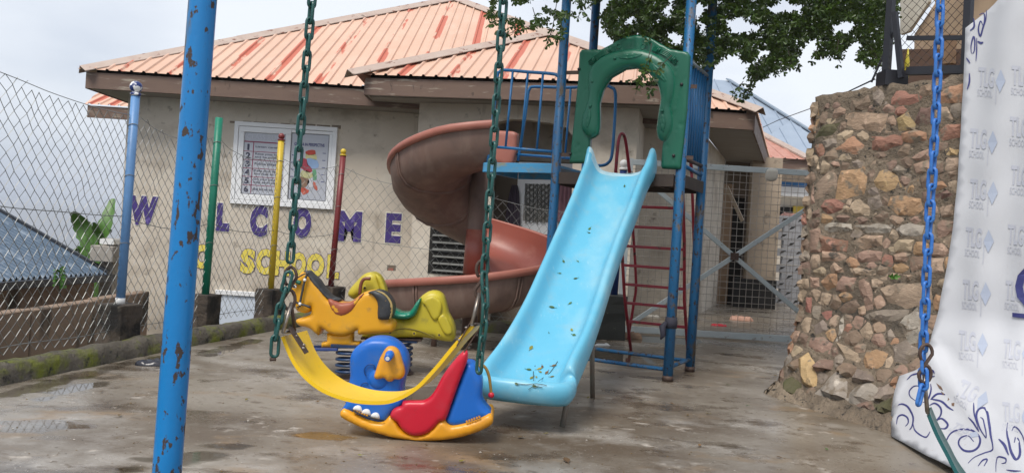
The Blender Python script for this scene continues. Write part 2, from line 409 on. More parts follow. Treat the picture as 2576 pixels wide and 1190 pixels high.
class MB:
    """collects shapes, world coordinates, one mesh object"""
    def __init__(s):
        s.v = []; s.f = []; s.sm = []; s.mi = []
    def add(s, vs, fs, smooth=False, mi=0):
        k = len(s.v)
        s.v += [tuple(q) for q in vs]
        for f in fs:
            s.f.append(tuple(k + i for i in f)); s.sm.append(smooth); s.mi.append(mi)
        return s
    def box(s, c, d, rz=0.0, mi=0, m=None):
        R = m if m is not None else Matrix.Rotation(rz, 3, 'Z')
        c = Vector(c); vs = []
        for x in (-.5, .5):
            for y in (-.5, .5):
                for z in (-.5, .5):
                    vs.append(c + R @ Vector((x * d[0], y * d[1], z * d[2])))
        return s.add(vs, [(0, 1, 3, 2), (4, 6, 7, 5), (0, 4, 5, 1), (2, 3, 7, 6), (0, 2, 6, 4), (1, 5, 7, 3)], False, mi)
    def beam(s, a, b, wd, ht, up=(0, 0, 1), mi=0):
        a = Vector(a); b = Vector(b); d = (b - a)
        z = Vector(up); x = d.normalized(); y = z.cross(x).normalized(); z = x.cross(y)
        R = Matrix((x, y, z)).transposed()
        return s.box((a + b) / 2, (d.length, wd, ht), mi=mi, m=R)
    def tube(s, pts, r, n=10, closed=False, caps=True, mi=0):
        pts = [Vector(p) for p in pts]
        m = len(pts)
        rr = r if isinstance(r, (list, tuple)) else [r] * m
        tan = []
        for i in range(m):
            if closed: t = pts[(i + 1) % m] - pts[i - 1]
            else: t = pts[min(i + 1, m - 1)] - pts[max(i - 1, 0)]
            tan.append(t.normalized() if t.length > 1e-9 else Vector((0, 0, 1)))
        t0 = tan[0]
        a = Vector((0, 0, 1)) if abs(t0.z) < .9 else Vector((1, 0, 0))
        nrm = t0.cross(a).normalized()
        vs = []; fs = []
        for i in range(m):
            t = tan[i]
            nrm = (nrm - t * nrm.dot(t))
            if nrm.length < 1e-6: nrm = t.orthogonal()
            nrm.normalize()
            bi = t.cross(nrm)
            for k in range(n):
                an = 2 * math.pi * k / n
                vs.append(pts[i] + (nrm * math.cos(an) + bi * math.sin(an)) * rr[i])
        for i in range(m if closed else m - 1):
            j = (i + 1) % m
            for k in range(n):
                l = (k + 1) % n
                fs.append((i * n + k, i * n + l, j * n + l, j * n + k))
        s.add(vs, fs, n > 4, mi)
        if caps and not closed:
            k = len(s.v) - len(vs)
            s.f.append(tuple(k + q for q in reversed(range(n)))); s.sm.append(False); s.mi.append(mi)
            s.f.append(tuple(k + (m - 1) * n + q for q in range(n))); s.sm.append(False); s.mi.append(mi)
        return s
    def ball(s, c, r, n=12, sz=(1, 1, 1), mi=0):
        c = Vector(c); vs = []; fs = []
        h = n // 2
        for i in range(h + 1):
            th = math.pi * i / h
            for k in range(n):
                ph = 2 * math.pi * k / n
                vs.append(c + Vector((math.sin(th) * math.cos(ph) * sz[0], math.sin(th) * math.sin(ph) * sz[1], math.cos(th) * sz[2])) * r)
        for i in range(h):
            for k in range(n):
                l = (k + 1) % n
                fs.append((i * n + k, (i + 1) * n + k, (i + 1) * n + l, i * n + l))
        return s.add(vs, fs, True, mi)
    def prism(s, front, back, mi=0, smooth=False):
        """two matching loops of points -> closed solid"""
        n = len(front)
        k = len(s.v)
        s.v += [tuple(q) for q in front] + [tuple(q) for q in back]
        s.f.append(tuple(k + i for i in range(n))); s.sm.append(False); s.mi.append(mi)
        s.f.append(tuple(k + n + i for i in reversed(range(n)))); s.sm.append(False); s.mi.append(mi)
        for i in range(n):
            j = (i + 1) % n
            s.f.append((k + i, k + n + i, k + n + j, k + j)); s.sm.append(smooth); s.mi.append(mi)
        return s
    def mesh(s, name, mats, org=Vector((0, 0, 0))):
        me = bpy.data.meshes.new(name)
        me.from_pydata([tuple(Vector(q) - org) for q in s.v], [], s.f)
        for mt in (mats if isinstance(mats, (list, tuple)) else [mats]):
            me.materials.append(mt)
        me.polygons.foreach_set('use_smooth', s.sm)
        me.polygons.foreach_set('material_index', s.mi)
        me.update()
        return me
    def build(s, name, mats, parent=None, origin=None, fix=True):
        if parent is None and origin is None:
            a = np.array(s.v); origin = Vector((float(a[:, 0].mean()), float(a[:, 1].mean()), float(a[:, 2].min())))
        org = Vector(origin) if origin is not None else ORG[parent]
        me = s.mesh(name, mats, org)
        if fix:
            bm = bmesh.new(); bm.from_mesh(me)
            bmesh.ops.recalc_face_normals(bm, faces=bm.faces)
            bm.to_mesh(me); bm.free()
        return link(name, me, parent, origin)

def bevel_obj(o, width=.006, seg=2, angle=35):
    bm = bmesh.new(); bm.from_mesh(o.data)
    es = [e for e in bm.edges if len(e.link_faces) == 2 and e.calc_face_angle(0) > rad(angle)]
    bmesh.ops.bevel(bm, geom=es, offset=width, segments=seg, affect='EDGES', clamp_overlap=True, profile=.5)
    bm.to_mesh(o.data); bm.free()
    return o

def smooth_loop(pts, n=4, closed=True):
    m = len(pts); out = []
    rng = range(m) if closed else range(m - 1)
    for i in rng:
        if closed: p0, p1, p2, p3 = (pts[(i + k) % m] for k in (-1, 0, 1, 2))
        else: p0, p1, p2, p3 = pts[max(i - 1, 0)], pts[i], pts[i + 1], pts[min(i + 2, m - 1)]
        for k in range(n):
            t = k / n
            out.append(tuple(.5 * ((2 * b) + (-a + c) * t + (2 * a - 5 * b + 4 * c - d) * t * t + (-a + 3 * b - 3 * c + d) * t ** 3)
                             for a, b, c, d in zip(p0, p1, p2, p3)))
    if not closed: out.append(tuple(pts[-1]))
    return out

def segdist(pts, poly):
    p = np.asarray(pts, float)[:, None, :]
    a = np.asarray(poly, float); b = np.roll(a, -1, axis=0)
    d = (b - a); L2 = (d * d).sum(1) + 1e-12
    t = np.clip(((p - a[None]) * d[None]).sum(2) / L2[None], 0, 1)
    q = a[None] + t[..., None] * d[None]
    return np.sqrt(((p - q) ** 2).sum(2)).min(1)

def inside(pts, poly):
    p = np.asarray(pts, float); a = np.asarray(poly, float); b = np.roll(a, -1, axis=0)
    x = p[:, 0:1]; y = p[:, 1:2]
    cond = ((a[None, :, 1] > y) != (b[None, :, 1] > y))
    xi = (b[None, :, 0] - a[None, :, 0]) * (y - a[None, :, 1]) / (b[None, :, 1] - a[None, :, 1] + 1e-15) + a[None, :, 0]
    return ((cond & (x < xi)).sum(1) % 2) == 1

def fill(poly, sp, jit=0.0):
    """triangulated interior of a polygon -> verts2d, tris, distance to rim"""
    a = np.asarray(poly, float)
    bnd = []
    for i in range(len(a)):
        p, q = a[i], a[(i + 1) % len(a)]
        k = max(1, int(np.linalg.norm(q - p) / sp))
        for j in range(k): bnd.append(p + (q - p) * j / k)
    bnd = np.array(bnd)
    lo = a.min(0); hi = a.max(0)
    gx = np.arange(lo[0] + sp / 2, hi[0], sp); gy = np.arange(lo[1] + sp / 2, hi[1], sp)
    g = np.array([(x + (sp / 2 if j % 2 else 0), y) for j, y in enumerate(gy) for x in gx]) if len(gx) and len(gy) else np.zeros((0, 2))
    if len(g):
        if jit: g = g + np.random.RandomState(3).uniform(-jit, jit, g.shape) * sp
        g = g[inside(g, bnd)]
    if len(g): g = g[segdist(g, bnd) > sp * .45]
    pts = [Vector((float(x), float(y))) for x, y in np.vstack([bnd, g])] if len(g) else [Vector((float(x), float(y))) for x, y in bnd]
    n = len(bnd)
    vs, _, fs, *_ = delaunay_2d_cdt(pts, [(i, (i + 1) % n) for i in range(n)], [], 1, 1e-6)
    v2 = np.array([(q.x, q.y) for q in vs])
    d = segdist(v2, bnd)
    d[d < 1e-5] = 0
    return v2, [tuple(f) for f in fs], d

def inflate(name, poly, fr, m, parent=None, H=.03, R=.05, T=.02, sp=.02, mirror=False, c0=0.0, relief=None, smooth=True, mb=None, mi=0, jit=0.0, place=None):
    """moulded solid: outline poly in frame fr, rounded front (and back), thickness T"""
    v2, fs, d = fill(poly, sp, jit)
    f = np.sqrt(np.clip(1 - (1 - np.clip(d / R, 0, 1)) ** 2, 0, 1))
    hf = c0 + H * f
    if relief is not None: hf = hf + relief(v2, d)
    hb = c0 - T - (H * f if mirror else 0 * f)
    n = len(v2)
    pl = place or (lambda a, b, c: fr.pt(a, b, c))
    vs = [pl(float(v2[i, 0]), float(v2[i, 1]), float(hf[i])) for i in range(n)] + \
         [pl(float(v2[i, 0]), float(v2[i, 1]), float(hb[i])) for i in range(n)]
    ec = {}
    for t in fs:
        for i in range(3):
            e = (t[i], t[(i + 1) % 3])
            ec[tuple(sorted(e))] = ec.get(tuple(sorted(e)), []) + [e]
    faces = list(fs) + [tuple(n + q for q in reversed(t)) for t in fs]
    side = [(e[0][1], e[0][0], n + e[0][0], n + e[0][1]) for e in ec.values() if len(e) == 1]
    own = mb is None
    if own: mb = MB()
    mb.add(vs, faces, smooth, mi)
    k = len(mb.v) - 2 * n
    for q in side:
        mb.f.append(tuple(k + i for i in q)); mb.sm.append(smooth); mb.mi.append(mi)
    if own: return mb.build(name, m, parent)
    return mb

def text2d(s, off=0.0, res=3):
    cu = bpy.data.curves.new('t', 'FONT')
    cu.body = s; cu.size = 1; cu.offset = off; cu.resolution_u = res
    cu.dimensions = '2D'; cu.fill_mode = 'BOTH'
    ob = bpy.data.objects.new('t', cu)
    me = bpy.data.meshes.new_from_object(ob)
    vs = np.array([v.co[:2] for v in me.vertices]); fs = [tuple(p.vertices) for p in me.polygons]
    bpy.data.objects.remove(ob); bpy.data.meshes.remove(me); bpy.data.curves.remove(cu)
    return vs, fs

def text_solid(mb, s, fn, thick, off=0.0, mi=0, box=None):
    """text fitted in the unit square, mapped by fn(a,b,c), with thickness; box= reuse bounds"""
    vs, fs = text2d(s, off)
    lo, hi = box if box is not None else (vs.min(0), vs.max(0))
    q = (vs - lo) / (hi - lo)
    n = len(q)
    pts = [fn(float(a), float(b), thick) for a, b in q]
    if thick > 0:
        pts += [fn(float(a), float(b), 0.0) for a, b in q]
        ec = {}
        for t in fs:
            for i in range(len(t)):
                e = (t[i], t[(i + 1) % len(t)])
                k = tuple(sorted(e)); ec.setdefault(k, []).append(e)
        faces = list(fs) + [tuple(n + i for i in reversed(t)) for t in fs] + \
            [(e[0][1], e[0][0], n + e[0][0], n + e[0][1]) for e in ec.values() if len(e) == 1]
    else:
        faces = fs
    mb.add(pts, faces, False, mi)
    return lo, hi

def arc(c, r, a0, a1, n, fr):
    return [fr.pt(c[0] + r * math.cos(a0 + (a1 - a0) * i / n), c[1] + r * math.sin(a0 + (a1 - a0) * i / n)) for i in range(n + 1)]

def bez(p, n=10):
    return [Vector(q) for q in smooth_loop([tuple(x) for x in p], n, closed=False)]

# ================================================================== THE SETTING
KERB_IN = [(-3.95, -1.0), (-3.72, 2.6), (-3.30, 5.1), (-2.92, 7.0), (-2.55, 8.5), (-2.25, 9.35), (-1.7, 9.62), (1.10, 9.42)]
yard = KERB_IN + [(1.42, 10.3), (1.42, 30), (30, 30), (30, -4), (-3.95, -4)]
WET = [[(70, 1006), (125, 988), (180, 970), (250, 960), (284, 955), (275, 966), (235, 977), (190, 985), (140, 1003), (100, 1012)],
       [(0, 985), (60, 970), (150, 950), (240, 930), (330, 905), (345, 913), (240, 945), (150, 968), (70, 992), (0, 1003)],
       [(478, 1122), (530, 1114), (600, 1116), (640, 1122), (600, 1129), (520, 1128)],
       [(285, 1186), (330, 1178), (352, 1184), (340, 1200), (290, 1200)],
       [(720, 1095), (780, 1088), (860, 1093), (905, 1100), (860, 1108), (790, 1104)],
       [(500, 890), (560, 868), (640, 852), (660, 856), (600, 878), (530, 897)],
              [(575, 1062), (620, 1056), (650, 1061), (620, 1068)],
       [(1480, 880), (1600, 890), (1690, 900), (1690, 915), (1560, 915), (1480, 900)],
       [(380, 900), (430, 890), (480, 900), (440, 925), (380, 930)], [(880, 965), (1200, 975), (1200, 1000), (1050, 1010), (900, 990)],
       [(0, 1060), (140, 1058), (230, 1075), (120, 1085), (0, 1082)], [(350, 1150), (520, 1140), (600, 1155), (450, 1168)], [(1560, 835), (1760, 850), (1760, 872), (1580, 860)]]
WETG = [[(q.x, q.y) for q in (G(*k) for k in pl)] for pl in WET]
mb = MB()
gxs = np.arange(-3.6, 3.4, .07); gys = np.arange(2.6, 11.6, .07)
near = [(-3.95, -4), (30, -4), (30, 30), (1.42, 30)]
pts = np.array([(x, y) for y in gys for x in gxs])
wet = np.zeros(len(pts))
for pl in WETG:
    ins = inside(pts, pl); d = segdist(pts, pl); sd_ = np.where(ins, d, -d)
    wet = np.maximum(wet, np.clip(.5 + sd_ / .22, 0, 1))
ysd = np.where(inside(pts, yard), 1, 0)
keep = ysd.reshape(len(gys), len(gxs))
nx_ = len(gxs)
fs = [(i * nx_ + j, i * nx_ + j + 1, (i + 1) * nx_ + j + 1, (i + 1) * nx_ + j) for i in range(len(gys) - 1) for j in range(nx_ - 1)
      if keep[i, j] and keep[i, j + 1] and keep[i + 1, j] and keep[i + 1, j + 1]]
X0g, X1g, Y0g, Y1g = float(gxs[0]), float(gxs[-1]), float(gys[0]), float(gys[-1])
nb = len(pts)
allp = [(float(x), float(y), 0) for x, y in pts]
def gq(x0, y0, x1, y1, z=0.0):
    k = len(allp); allp.extend([(x0, y0, z), (x1, y0, z), (x1, y1, z), (x0, y1, z)]); fs.append((k, k + 1, k + 2, k + 3))
gq(-3.95, -4, 30, Y0g); gq(X1g, Y0g, 30, 30); gq(1.42, Y1g, X1g, 30)
# the strip between the fine sheet and the kerb, just below it
k = len(allp); bpl = [q for q in KERB_IN if q[1] > 2.0]
bd = [(-3.72, 2.6)] + bpl[1:] if bpl[0][1] == 2.6 else bpl
v2b, fsb, _ = fill(bpl + [(1.42, 10.3), (1.42, 11.5), (3.3, 11.5), (3.3, 2.6)], .8)
allp.extend([(float(x), float(y), -.004) for x, y in v2b]); fs += [tuple(k + i for i in f) for f in fsb]
mb.add(allp, fs)
o = mb.build('yard_ground', m_ground, origin=(0, 0, 0)); tag(o, kind='structure')
at = o.data.attributes.new('wet', 'FLOAT', 'POINT')
at.data.foreach_set('value', [float(q) for q in wet] + [0.0] * (len(allp) - nb))

# lower ground and the valley, one sheet to the horizon
mb = MB()
rings = [0, 14, 30, 60, 120, 250, 500, 1000, 2000, 4000, 7000, 11000, 16000]
NS = 64
vs = [(0, 8, -2.7)]
for i, r in enumerate(rings[1:]):
    for k in range(NS):
        a = 2 * math.pi * k / NS
        x, y = r * math.sin(a), 8 + r * math.cos(a)
        z = -2.7 - max(0, r - 30) ** .9 * .13
        if r > 200: z += (mnoise.noise((x / 900, y / 900, 3.3)) * .06 + .03) * min(r, 6000) * .5
        z = max(z, -260 + mnoise.noise((x / 2500, y / 2500, 1)) * 60)
        vs.append((x, y, z))
fs = [(0, 1 + k, 1 + (k + 1) % NS) for k in range(NS)]
for i in range(len(rings) - 2):
    for k in range(NS):
        a = 1 + i * NS + k; b = 1 + i * NS + (k + 1) % NS
        fs.append((a, a + NS, b + NS, b))
mb.add(vs, fs, True)
o = mb.build('hillside_terrain', [m_hill], origin=(0, 0, -2.7)); tag(o, kind='structure')
mb = MB(); mb.box((-9, 10, -2.75), (22, 16, .2))
o = mb.build('lower_yard_ground', m_soil, origin=(-9, 10, -2.75)); tag(o, kind='structure')

# ------------------------------------------------------------------ mossy kerb (one low wall under the fence)
def poly_resample(pts, step):
    out = []
    for i in range(len(pts) - 1):
        a = np.array(pts[i], float); b = np.array(pts[i + 1], float)
        k = max(1, int(np.linalg.norm(b - a) / step))
        for j in range(k): out.append(a + (b - a) * j / k)
    out.append(np.array(pts[-1], float))
    return out
kp = poly_resample([tuple(q) for q in smooth_loop(KERB_IN, 5, closed=False)], .06)
mb = MB(); prof = [(0, -.05), (-.01, .07), (-.035, .115), (-.09, .135), (-.16, .13), (-.21, .11), (-.23, .05), (-.24, -2.8)]
vs = []
for i, q in enumerate(kp):
    t = kp[min(i + 1, len(kp) - 1)] - kp[max(i - 1, 0)]
    t = t / np.linalg.norm(t); nl = np.array([t[1], -t[0]])
    for j, (a, z) in enumerate(prof):
        nzv = mnoise.noise((q[0] * 6, q[1] * 6, j * 2.1)) * .022 + mnoise.noise((q[0] * 22, q[1] * 22, j * 3.7)) * .010
        if j in (0, 7): nzv = 0
        vs.append((q[0] + nl[0] * (a + nzv), q[1] + nl[1] * (a + nzv), z + (nzv if 0 < j < 6 else 0)))
m_ = len(prof)
fs = [(i * m_ + j, i * m_ + j + 1, (i + 1) * m_ + j + 1, (i + 1) * m_ + j) for i in range(len(kp) - 1) for j in range(m_ - 1)]
mb.add(vs, fs, True)
o = mb.build('kerb', m_kerb); tag(o, 'low mossy concrete kerb running under the chain link fence', 'kerb')

# ------------------------------------------------------------------ chain link fence with its coloured posts
FP = [(-3.62, 4.2), (-3.31, 6.58), (-3.10, 7.88), (-2.79, 9.03), (-2.21, 9.72), (1.27, 9.70)]
fence = thing('chain_link_fence', (-3.31, 6.58, 0), 'sagging chain link fence on coloured pipe posts along the edge of the yard', 'fence')
def pillar(x, y, h, m, lab, sx=.24, rz=0.):
    mb = MB()
    n = 6; vs = []; fs = []
    for i in range(n + 1):
        z = -.1 + (h + .1) * i / n
        for k, (a, b) in enumerate(((-1, -1), (0, -1), (1, -1), (1, 0), (1, 1), (0, 1), (-1, 1), (-1, 0))):
            ex = mnoise.noise((x * 9 + a, y * 9 + b, z * 8)) * .014
            ca, sa = math.cos(rz), math.sin(rz)
            dx, dy = (a * (sx / 2 + ex)), (b * (sx / 2 + ex))
            vs.append((x + dx * ca - dy * sa, y + dx * sa + dy * ca, z))
        if i:
            for k in range(8):
                l = (k + 1) % 8
                fs.append(((i - 1) * 8 + k, (i - 1) * 8 + l, i * 8 + l, i * 8 + k))
    fs.append(tuple(n * 8 + k for k in range(8)))
    mb.add(vs, fs)
    o = mb.build('concrete_pillar', m, fence); bevel_obj(o, .012, 2, 50)
    if lab: o['label'] = lab
def post(x, y, z0, z1, r, m, lab, lean=(0, 0)):
    mb = MB()
    mb.tube([(x, y, z0 - .05), (x + lean[0] * .5, y, (z0 + z1) / 2), (x + lean[0], y, z1)], r, 14)
    o = mb.build('post', m, fence); o['label'] = lab
    for f in (.3, .62, .86):                       # tie wires round the post
        z = z0 + (z1 - z0) * f
        c = [(x + lean[0] * f + (r + .003) * math.cos(a), y + (r + .003) * math.sin(a), z + .012 * math.sin(a * 1.5)) for a in [k * math.pi / 5 for k in range(10)]]
        mb2 = MB(); mb2.tube(c, .003, 4, closed=True)
        w_ = mb2.build('tie_wire', m_galv, o)
    return o
p_ = post(-3.31, 6.58, .38, 2.19, .037, m_post_lb, 'light blue post with a white and navy ball cap', (.02, 0))
mb = MB(); mb.tube([(-3.29, 6.58, 2.19), (-3.29, 6.58, 2.215)], .043, 14); mb.ball((-3.29, 6.58, 2.265), .052, 16)
o = mb.build('ball_cap', m_navyball, p_)
mb = MB(); mb.tube([(-3.31, 6.58, .40), (-3.31, 6.58, .46)], .04, 14); mb.build('white_sleeve', m_white, p_)
post(-3.10, 7.88, .38, 2.22, .038, m_post_g, 'green post', (.03, 0))
p_ = post(-2.79, 9.03, .38, 2.15, .036, m_post_y, 'yellow post with a maroon ball cap', (.015, 0))
mb = MB(); mb.tube([(-2.775, 9.03, 2.15), (-2.775, 9.03, 2.165)], .042, 14); mb.ball((-2.775, 9.03, 2.20), .038, 14); mb.build('ball_cap', m_post_r, p_)
p_ = post(-2.25, 9.72, .38, 2.08, .037, m_post_r, 'maroon post with a yellow ball cap', (.055, 0))
mb = MB(); mb.tube([(-2.195, 9.72, 2.08), (-2.195, 9.72, 2.10)], .042, 14); mb.ball((-2.195, 9.72, 2.135), .038, 14); mb.build('ball_cap', m_post_y, p_)
p_ = post(1.33, 9.70, .5, 2.12, .045, m_post_n, 'navy blue post beside the gate', (.02, 0))
mb = MB(); mb.tube([(1.35, 9.70, 2.12), (1.35, 9.70, 2.15)], .055, 12); mb.ball((1.35, 9.7, 2.20), .055, 12); mb.build('ball_cap', m_white, p_)
pillar(-3.31, 6.58, .41, m_pillar, None, .25, -.25)
pillar(-3.10, 7.88, .41, m_pillar, None, .23, -.25)
pillar(-2.79, 9.03, .41, m_pillar, None, .24, -.35)
pillar(-2.25, 9.72, .43, m_pillar, None, .28, -.4)
pillar(1.27, 9.70, .55, m_pillarblack, 'black painted pillar with flaking paint', .40, 0)

def fence_mesh(a, b, zb, zt0, zt1, sag, s=.047, seed=0):
    a = Vector((a[0], a[1], 0)); b = Vector((b[0], b[1], 0))
    Ld = (b - a).length; u = (b - a).normalized(); nn = Vector((u.y, -u.x, 0))
    mb = MB(); rs = random.Random(seed)
    nw = int(Ld / s)
    hs = s * 1.25
    def top(x):
        f = x / Ld
        return zt0 + (zt1 - zt0) * f - sag * 4 * f * (1 - f)
    def warp(x, z):
        f = min(max(x / Ld, 0), 1)
        q = mnoise.noise((x * 1.3 + seed, z * 1.1, seed * 2.0)) * .05 + mnoise.noise((x * 7, z * 6, seed + 7.)) * .026
        q *= min(1, 4 * f, 4 * (1 - f))
        oz = mnoise.noise((x * 1.2, z * 1.2, seed + 3.)) * .03
        c = mnoise.noise((x * 1.6, z * 1.6, seed + 11.)) * .035
        return a + u * (x + q) + nn * c + Vector((0, 0, z + oz))
    for k in range(nw + 1):
        x0 = Ld * k / nw
        pts = []; z = zb; i = 0
        zt = top(x0) + rs.uniform(-.02, .03); hz = hs
        while z < zt:
            side = .5 if (i + k) % 2 == 0 else -.5
            if k % 2: pass
            pts.append(warp(x0 + side * s * 1.06, z)); z += hz; i += 1
        if len(pts) > 2:
            mb.tube(pts, .0029, 3, caps=False)
    o = mb.build('wire_mesh', m_galv, fence, fix=False); o['kind'] = 'stuff'
    for zf, r in ((lambda x: top(x) - .02, .003), (lambda x: zb + (top(x) - zb) * .55 - sag * .4, .0035), (lambda x: zb + .06, .003)):
        mb3 = MB(); mb3.tube([warp(Ld * k / 24, zf(Ld * k / 24)) for k in range(25)], r, 4); mb3.build('strain_wire', m_galv, fence)
fence_mesh(FP[0], FP[1], .13, 2.22, 2.04, .06, seed=1)
fence_mesh(FP[1], FP[2], .13, 2.08, 2.06, .14, seed=2)
fence_mesh(FP[2], FP[3], .13, 2.06, 1.98, .12, seed=3)
fence_mesh(FP[3], FP[4], .13, 1.98, 1.97, .09, seed=4)
fence_mesh(FP[4], (-.3, 9.71), .13, 1.97, 1.72, .10, seed=5, s=.06)
fence_mesh((-.3, 9.71), FP[5], .13, 1.70, 1.62, .08, seed=6, s=.06)

# ------------------------------------------------------------------ gate
gy = 10.35
gf = Frame((0, gy, 0))
gate = thing('mesh_gate', (2.8, gy, 0), 'wide steel gate of welded square mesh with a crossed brace', 'gate')
gx0, gx1, gz0, gz1 = 1.52, 4.25, .06, 2.30
def gbar(a, b, name='frame_bar', wd=.055, m=m_gatepaint, off=0.0):
    mb = MB(); mb.beam((a[0], gy + off, a[1]), (b[0], gy + off, b[1]), .035, wd, up=(0, -1, 0) if abs(a[0] - b[0]) < 1e-6 else (0, 0, 1))
    o = mb.build(name, m, gate); bevel_obj(o, .004, 1); return o
gbar((gx0, gz1), (gx1, gz1), wd=.075); gbar((gx0, gz0), (gx1, gz0), wd=.085)
mb = MB(); mb.box((gx0, gy, (gz0 + gz1) / 2), (.085, .04, gz1 - gz0 + .1)); mb.build('frame_bar', m_gatepaint, gate)
mb = MB(); mb.box((gx1, gy, (gz0 + gz1) / 2), (.06, .04, gz1 - gz0)); mb.build('frame_bar', m_gatepaint, gate)
c_ = gf.pix(1845, 645); c_ = (c_[0], c_[1])
for q in ((1640, 468), (2040, 812), (2045, 515), (1590, 810)):
    e = gf.pix(*q)
    gbar((c_[0], c_[1]), e, 'brace', .06, off=-.03 if q[1] in (515, 810) else -.032)
mb = MB(); mb.box((c_[0], gy - .055, c_[1]), (.11, .012, .10)); mb.build('brace_plate', m_rusty, gate)
mb = MB()
nx = int((gx1 - gx0) / .088)
for k in range(1, nx):
    x = gx0 + (gx1 - gx0) * k / nx
    mb.tube([(x, gy + .02, gz0), (x + random.uniform(-.006, .006), gy + .022, 1.2), (x, gy + .02, gz1)], .0035, 4, caps=False)
nz_ = int((gz1 - gz0) / .088)
for k in range(1, nz_):
    z = gz0 + (gz1 - gz0) * k / nz_
    mb.tube([(gx0, gy + .013, z), ((gx0 + gx1) / 2, gy + .013, z + random.uniform(-.01, .01)), (gx1, gy + .013, z)], .0035, 4, caps=False)
o = mb.build('welded_mesh', m_gatewire, gate, fix=False); o['kind'] = 'stuff'
p_ = gf.pix(1940, 440)
mb = MB(); f2 = Frame((p_[0], gy - .03, p_[1]))
o = inflate('bag_tag', smooth_loop([(-.08, -.07), (-.03, -.09), (.05, -.08), (.08, -.02), (.075, .06), (.02, .085), (-.05, .075), (-.085, .02)], 3), f2, m_tarp, gate, H=.02, R=.04, T=.01, sp=.03)

# ------------------------------------------------------------------ school building
sch = thing('school_building', (-1.5, 13.25, -2.6), 'plastered school block with faded peach metal roof and WELCOME lettering', 'building')
EV = 12.6
A = P(196, 175, EV); B = P(1905, 279, EV)
ZE = (A.z + B.z) / 2
A.z = B.z = ZE
KP = math.tan(rad(30))
half = (B.x - A.x) / 2
AP = Vector(((A.x + B.x) / 2, EV + half, ZE + half * KP))
def roof_face(e0, e1, poly, rib=.2, per=4, m=m_roof, parent=sch, phase=.12, name='roof_sheet', hgt=.028):
    """poly: points in the roof plane (convex); ribs run square to the eave e0->e1; one object per sheet"""
    e0 = Vector(e0); e1 = Vector(e1); u = (e1 - e0).normalized()
    pn = None
    for i in range(2, len(poly)):
        c = (Vector(poly[1]) - Vector(poly[0])).cross(Vector(poly[i]) - Vector(poly[0]))
        if c.length > 1e-6: pn = c.normalized(); break
    if pn.z < 0: pn = -pn
    v = pn.cross(u).normalized()
    if v.z < 0: v = -v
    q = [((Vector(p) - e0).dot(u), (Vector(p) - e0).dot(v)) for p in poly]
    umin = min(a for a, b in q); umax = max(a for a, b in q)
    def clip(x):
        ys = []
        for i in range(len(q)):
            (x0, y0), (x1, y1) = q[i], q[(i + 1) % len(q)]
            if (x0 - x) * (x1 - x) <= 0 and abs(x1 - x0) > 1e-9:
                ys.append(y0 + (y1 - y0) * (x - x0) / (x1 - x0))
        return (min(ys), max(ys)) if ys else None
    sw = rib * per
    k = 0; x = umin - phase
    while x < umax:
        cols = []
        for r in range(per):
            b = x + r * rib
            cols += [(b - .030, 0), (b - .014, hgt), (b + .014, hgt), (b + .030, 0), (b + rib * .5, .002)]
        cols.append((x + sw - .030, 0))
        vs = []; pe = []; n = 0
        for cx_, h in cols:
            cx_ = min(max(cx_, umin + 1e-4), umax - 1e-4)
            c = clip(cx_)
            if c is None: continue
            lo, hi = c
            K = 5
            for j in range(K + 1):
                t = lo + (hi - lo) * j / K
                vs.append(e0 + u * cx_ + v * t + pn * (h + (k % 2) * .002))
                pe.append(1.0 if (-.04 < cx_ - x < rib * .52) else 0.0)
            n += 1
        if n > 1:
            mb = MB()
            fs = [(i * 6 + j, (i + 1) * 6 + j, (i + 1) * 6 + j + 1, i * 6 + j + 1) for i in range(n - 1) for j in range(5)]
            mb.add(vs, fs)
            o = mb.build(name, m, parent)
            if m is m_roof:
                at = o.data.attributes.new('peel', 'FLOAT', 'POINT')
                at.data.foreach_set('value', pe)
        x += sw; k += 1
roof_face(A, B, [A, B, AP])
Ab = Vector((A.x, AP.y + half, ZE)); Bb = Vector((B.x + 3.4, 12.6 + 9.2, ZE))
roof_face(B, Bb, [B, Bb, AP], per=8)
roof_face(Ab, A, [Ab, A, AP], per=8)
# wing roof
WA = P(896, 187, 11.95); WB = P(1745, 214, 11.15); WZ = (WA.z + WB.z) / 2; WA.z = WB.z = WZ
WAP = P(1385, 86, 14.2)
roof_face(WA, WB, [WA, WB, WAP])
Wa2 = Vector((WA.x, 15.2, WZ - .05)); Wb2 = Vector((WB.x + .5, 15.2, WZ - .05))
mb = MB(); mb.add([WA, WAP, Wa2], [(0, 1, 2)]); mb.add([WB, WAP, Wb2], [(0, 1, 2)]); mb.build('roof_sheet', m_redroof, sch)
# ridge caps
def ridge(a, b, w_=.17):
    a = Vector(a); b = Vector(b); t = (b - a).normalized(); s_ = t.cross(Vector((0, 0, 1))).normalized(); upv = s_.cross(t)
    n = max(1, int((b - a).length / 2.4)); 
    for i in range(n):
        p = a + (b - a) * (i / n); q = a + (b - a) * ((i + 1.02) / n)
        mb = MB()
        r_ = [(-w_, -.045), (-w_ * .45, .012), (0, .055 + .006 * (i % 2)), (w_ * .45, .012), (w_, -.045)]
        top = [p + s_ * x + upv * (z + .03) for x, z in r_] + [q + s_ * x + upv * (z + .03) for x, z in r_]
        bot = [x - upv * .012 for x in top]
        fs = [(j, j + 1, j + 6, j + 5) for j in range(4)] + [(10 + j, 15 + j, 16 + j, 11 + j) for j in range(4)] + \
             [(0, 5, 15, 10), (4, 14, 19, 9)] + [(j, 10 + j, 11 + j, j + 1) for j in range(4)] + [(5 + j, 6 + j, 16 + j, 15 + j) for j in range(4)]
        mb.add(top + bot, fs); mb.build('ridge_cap', m_ridge, sch)
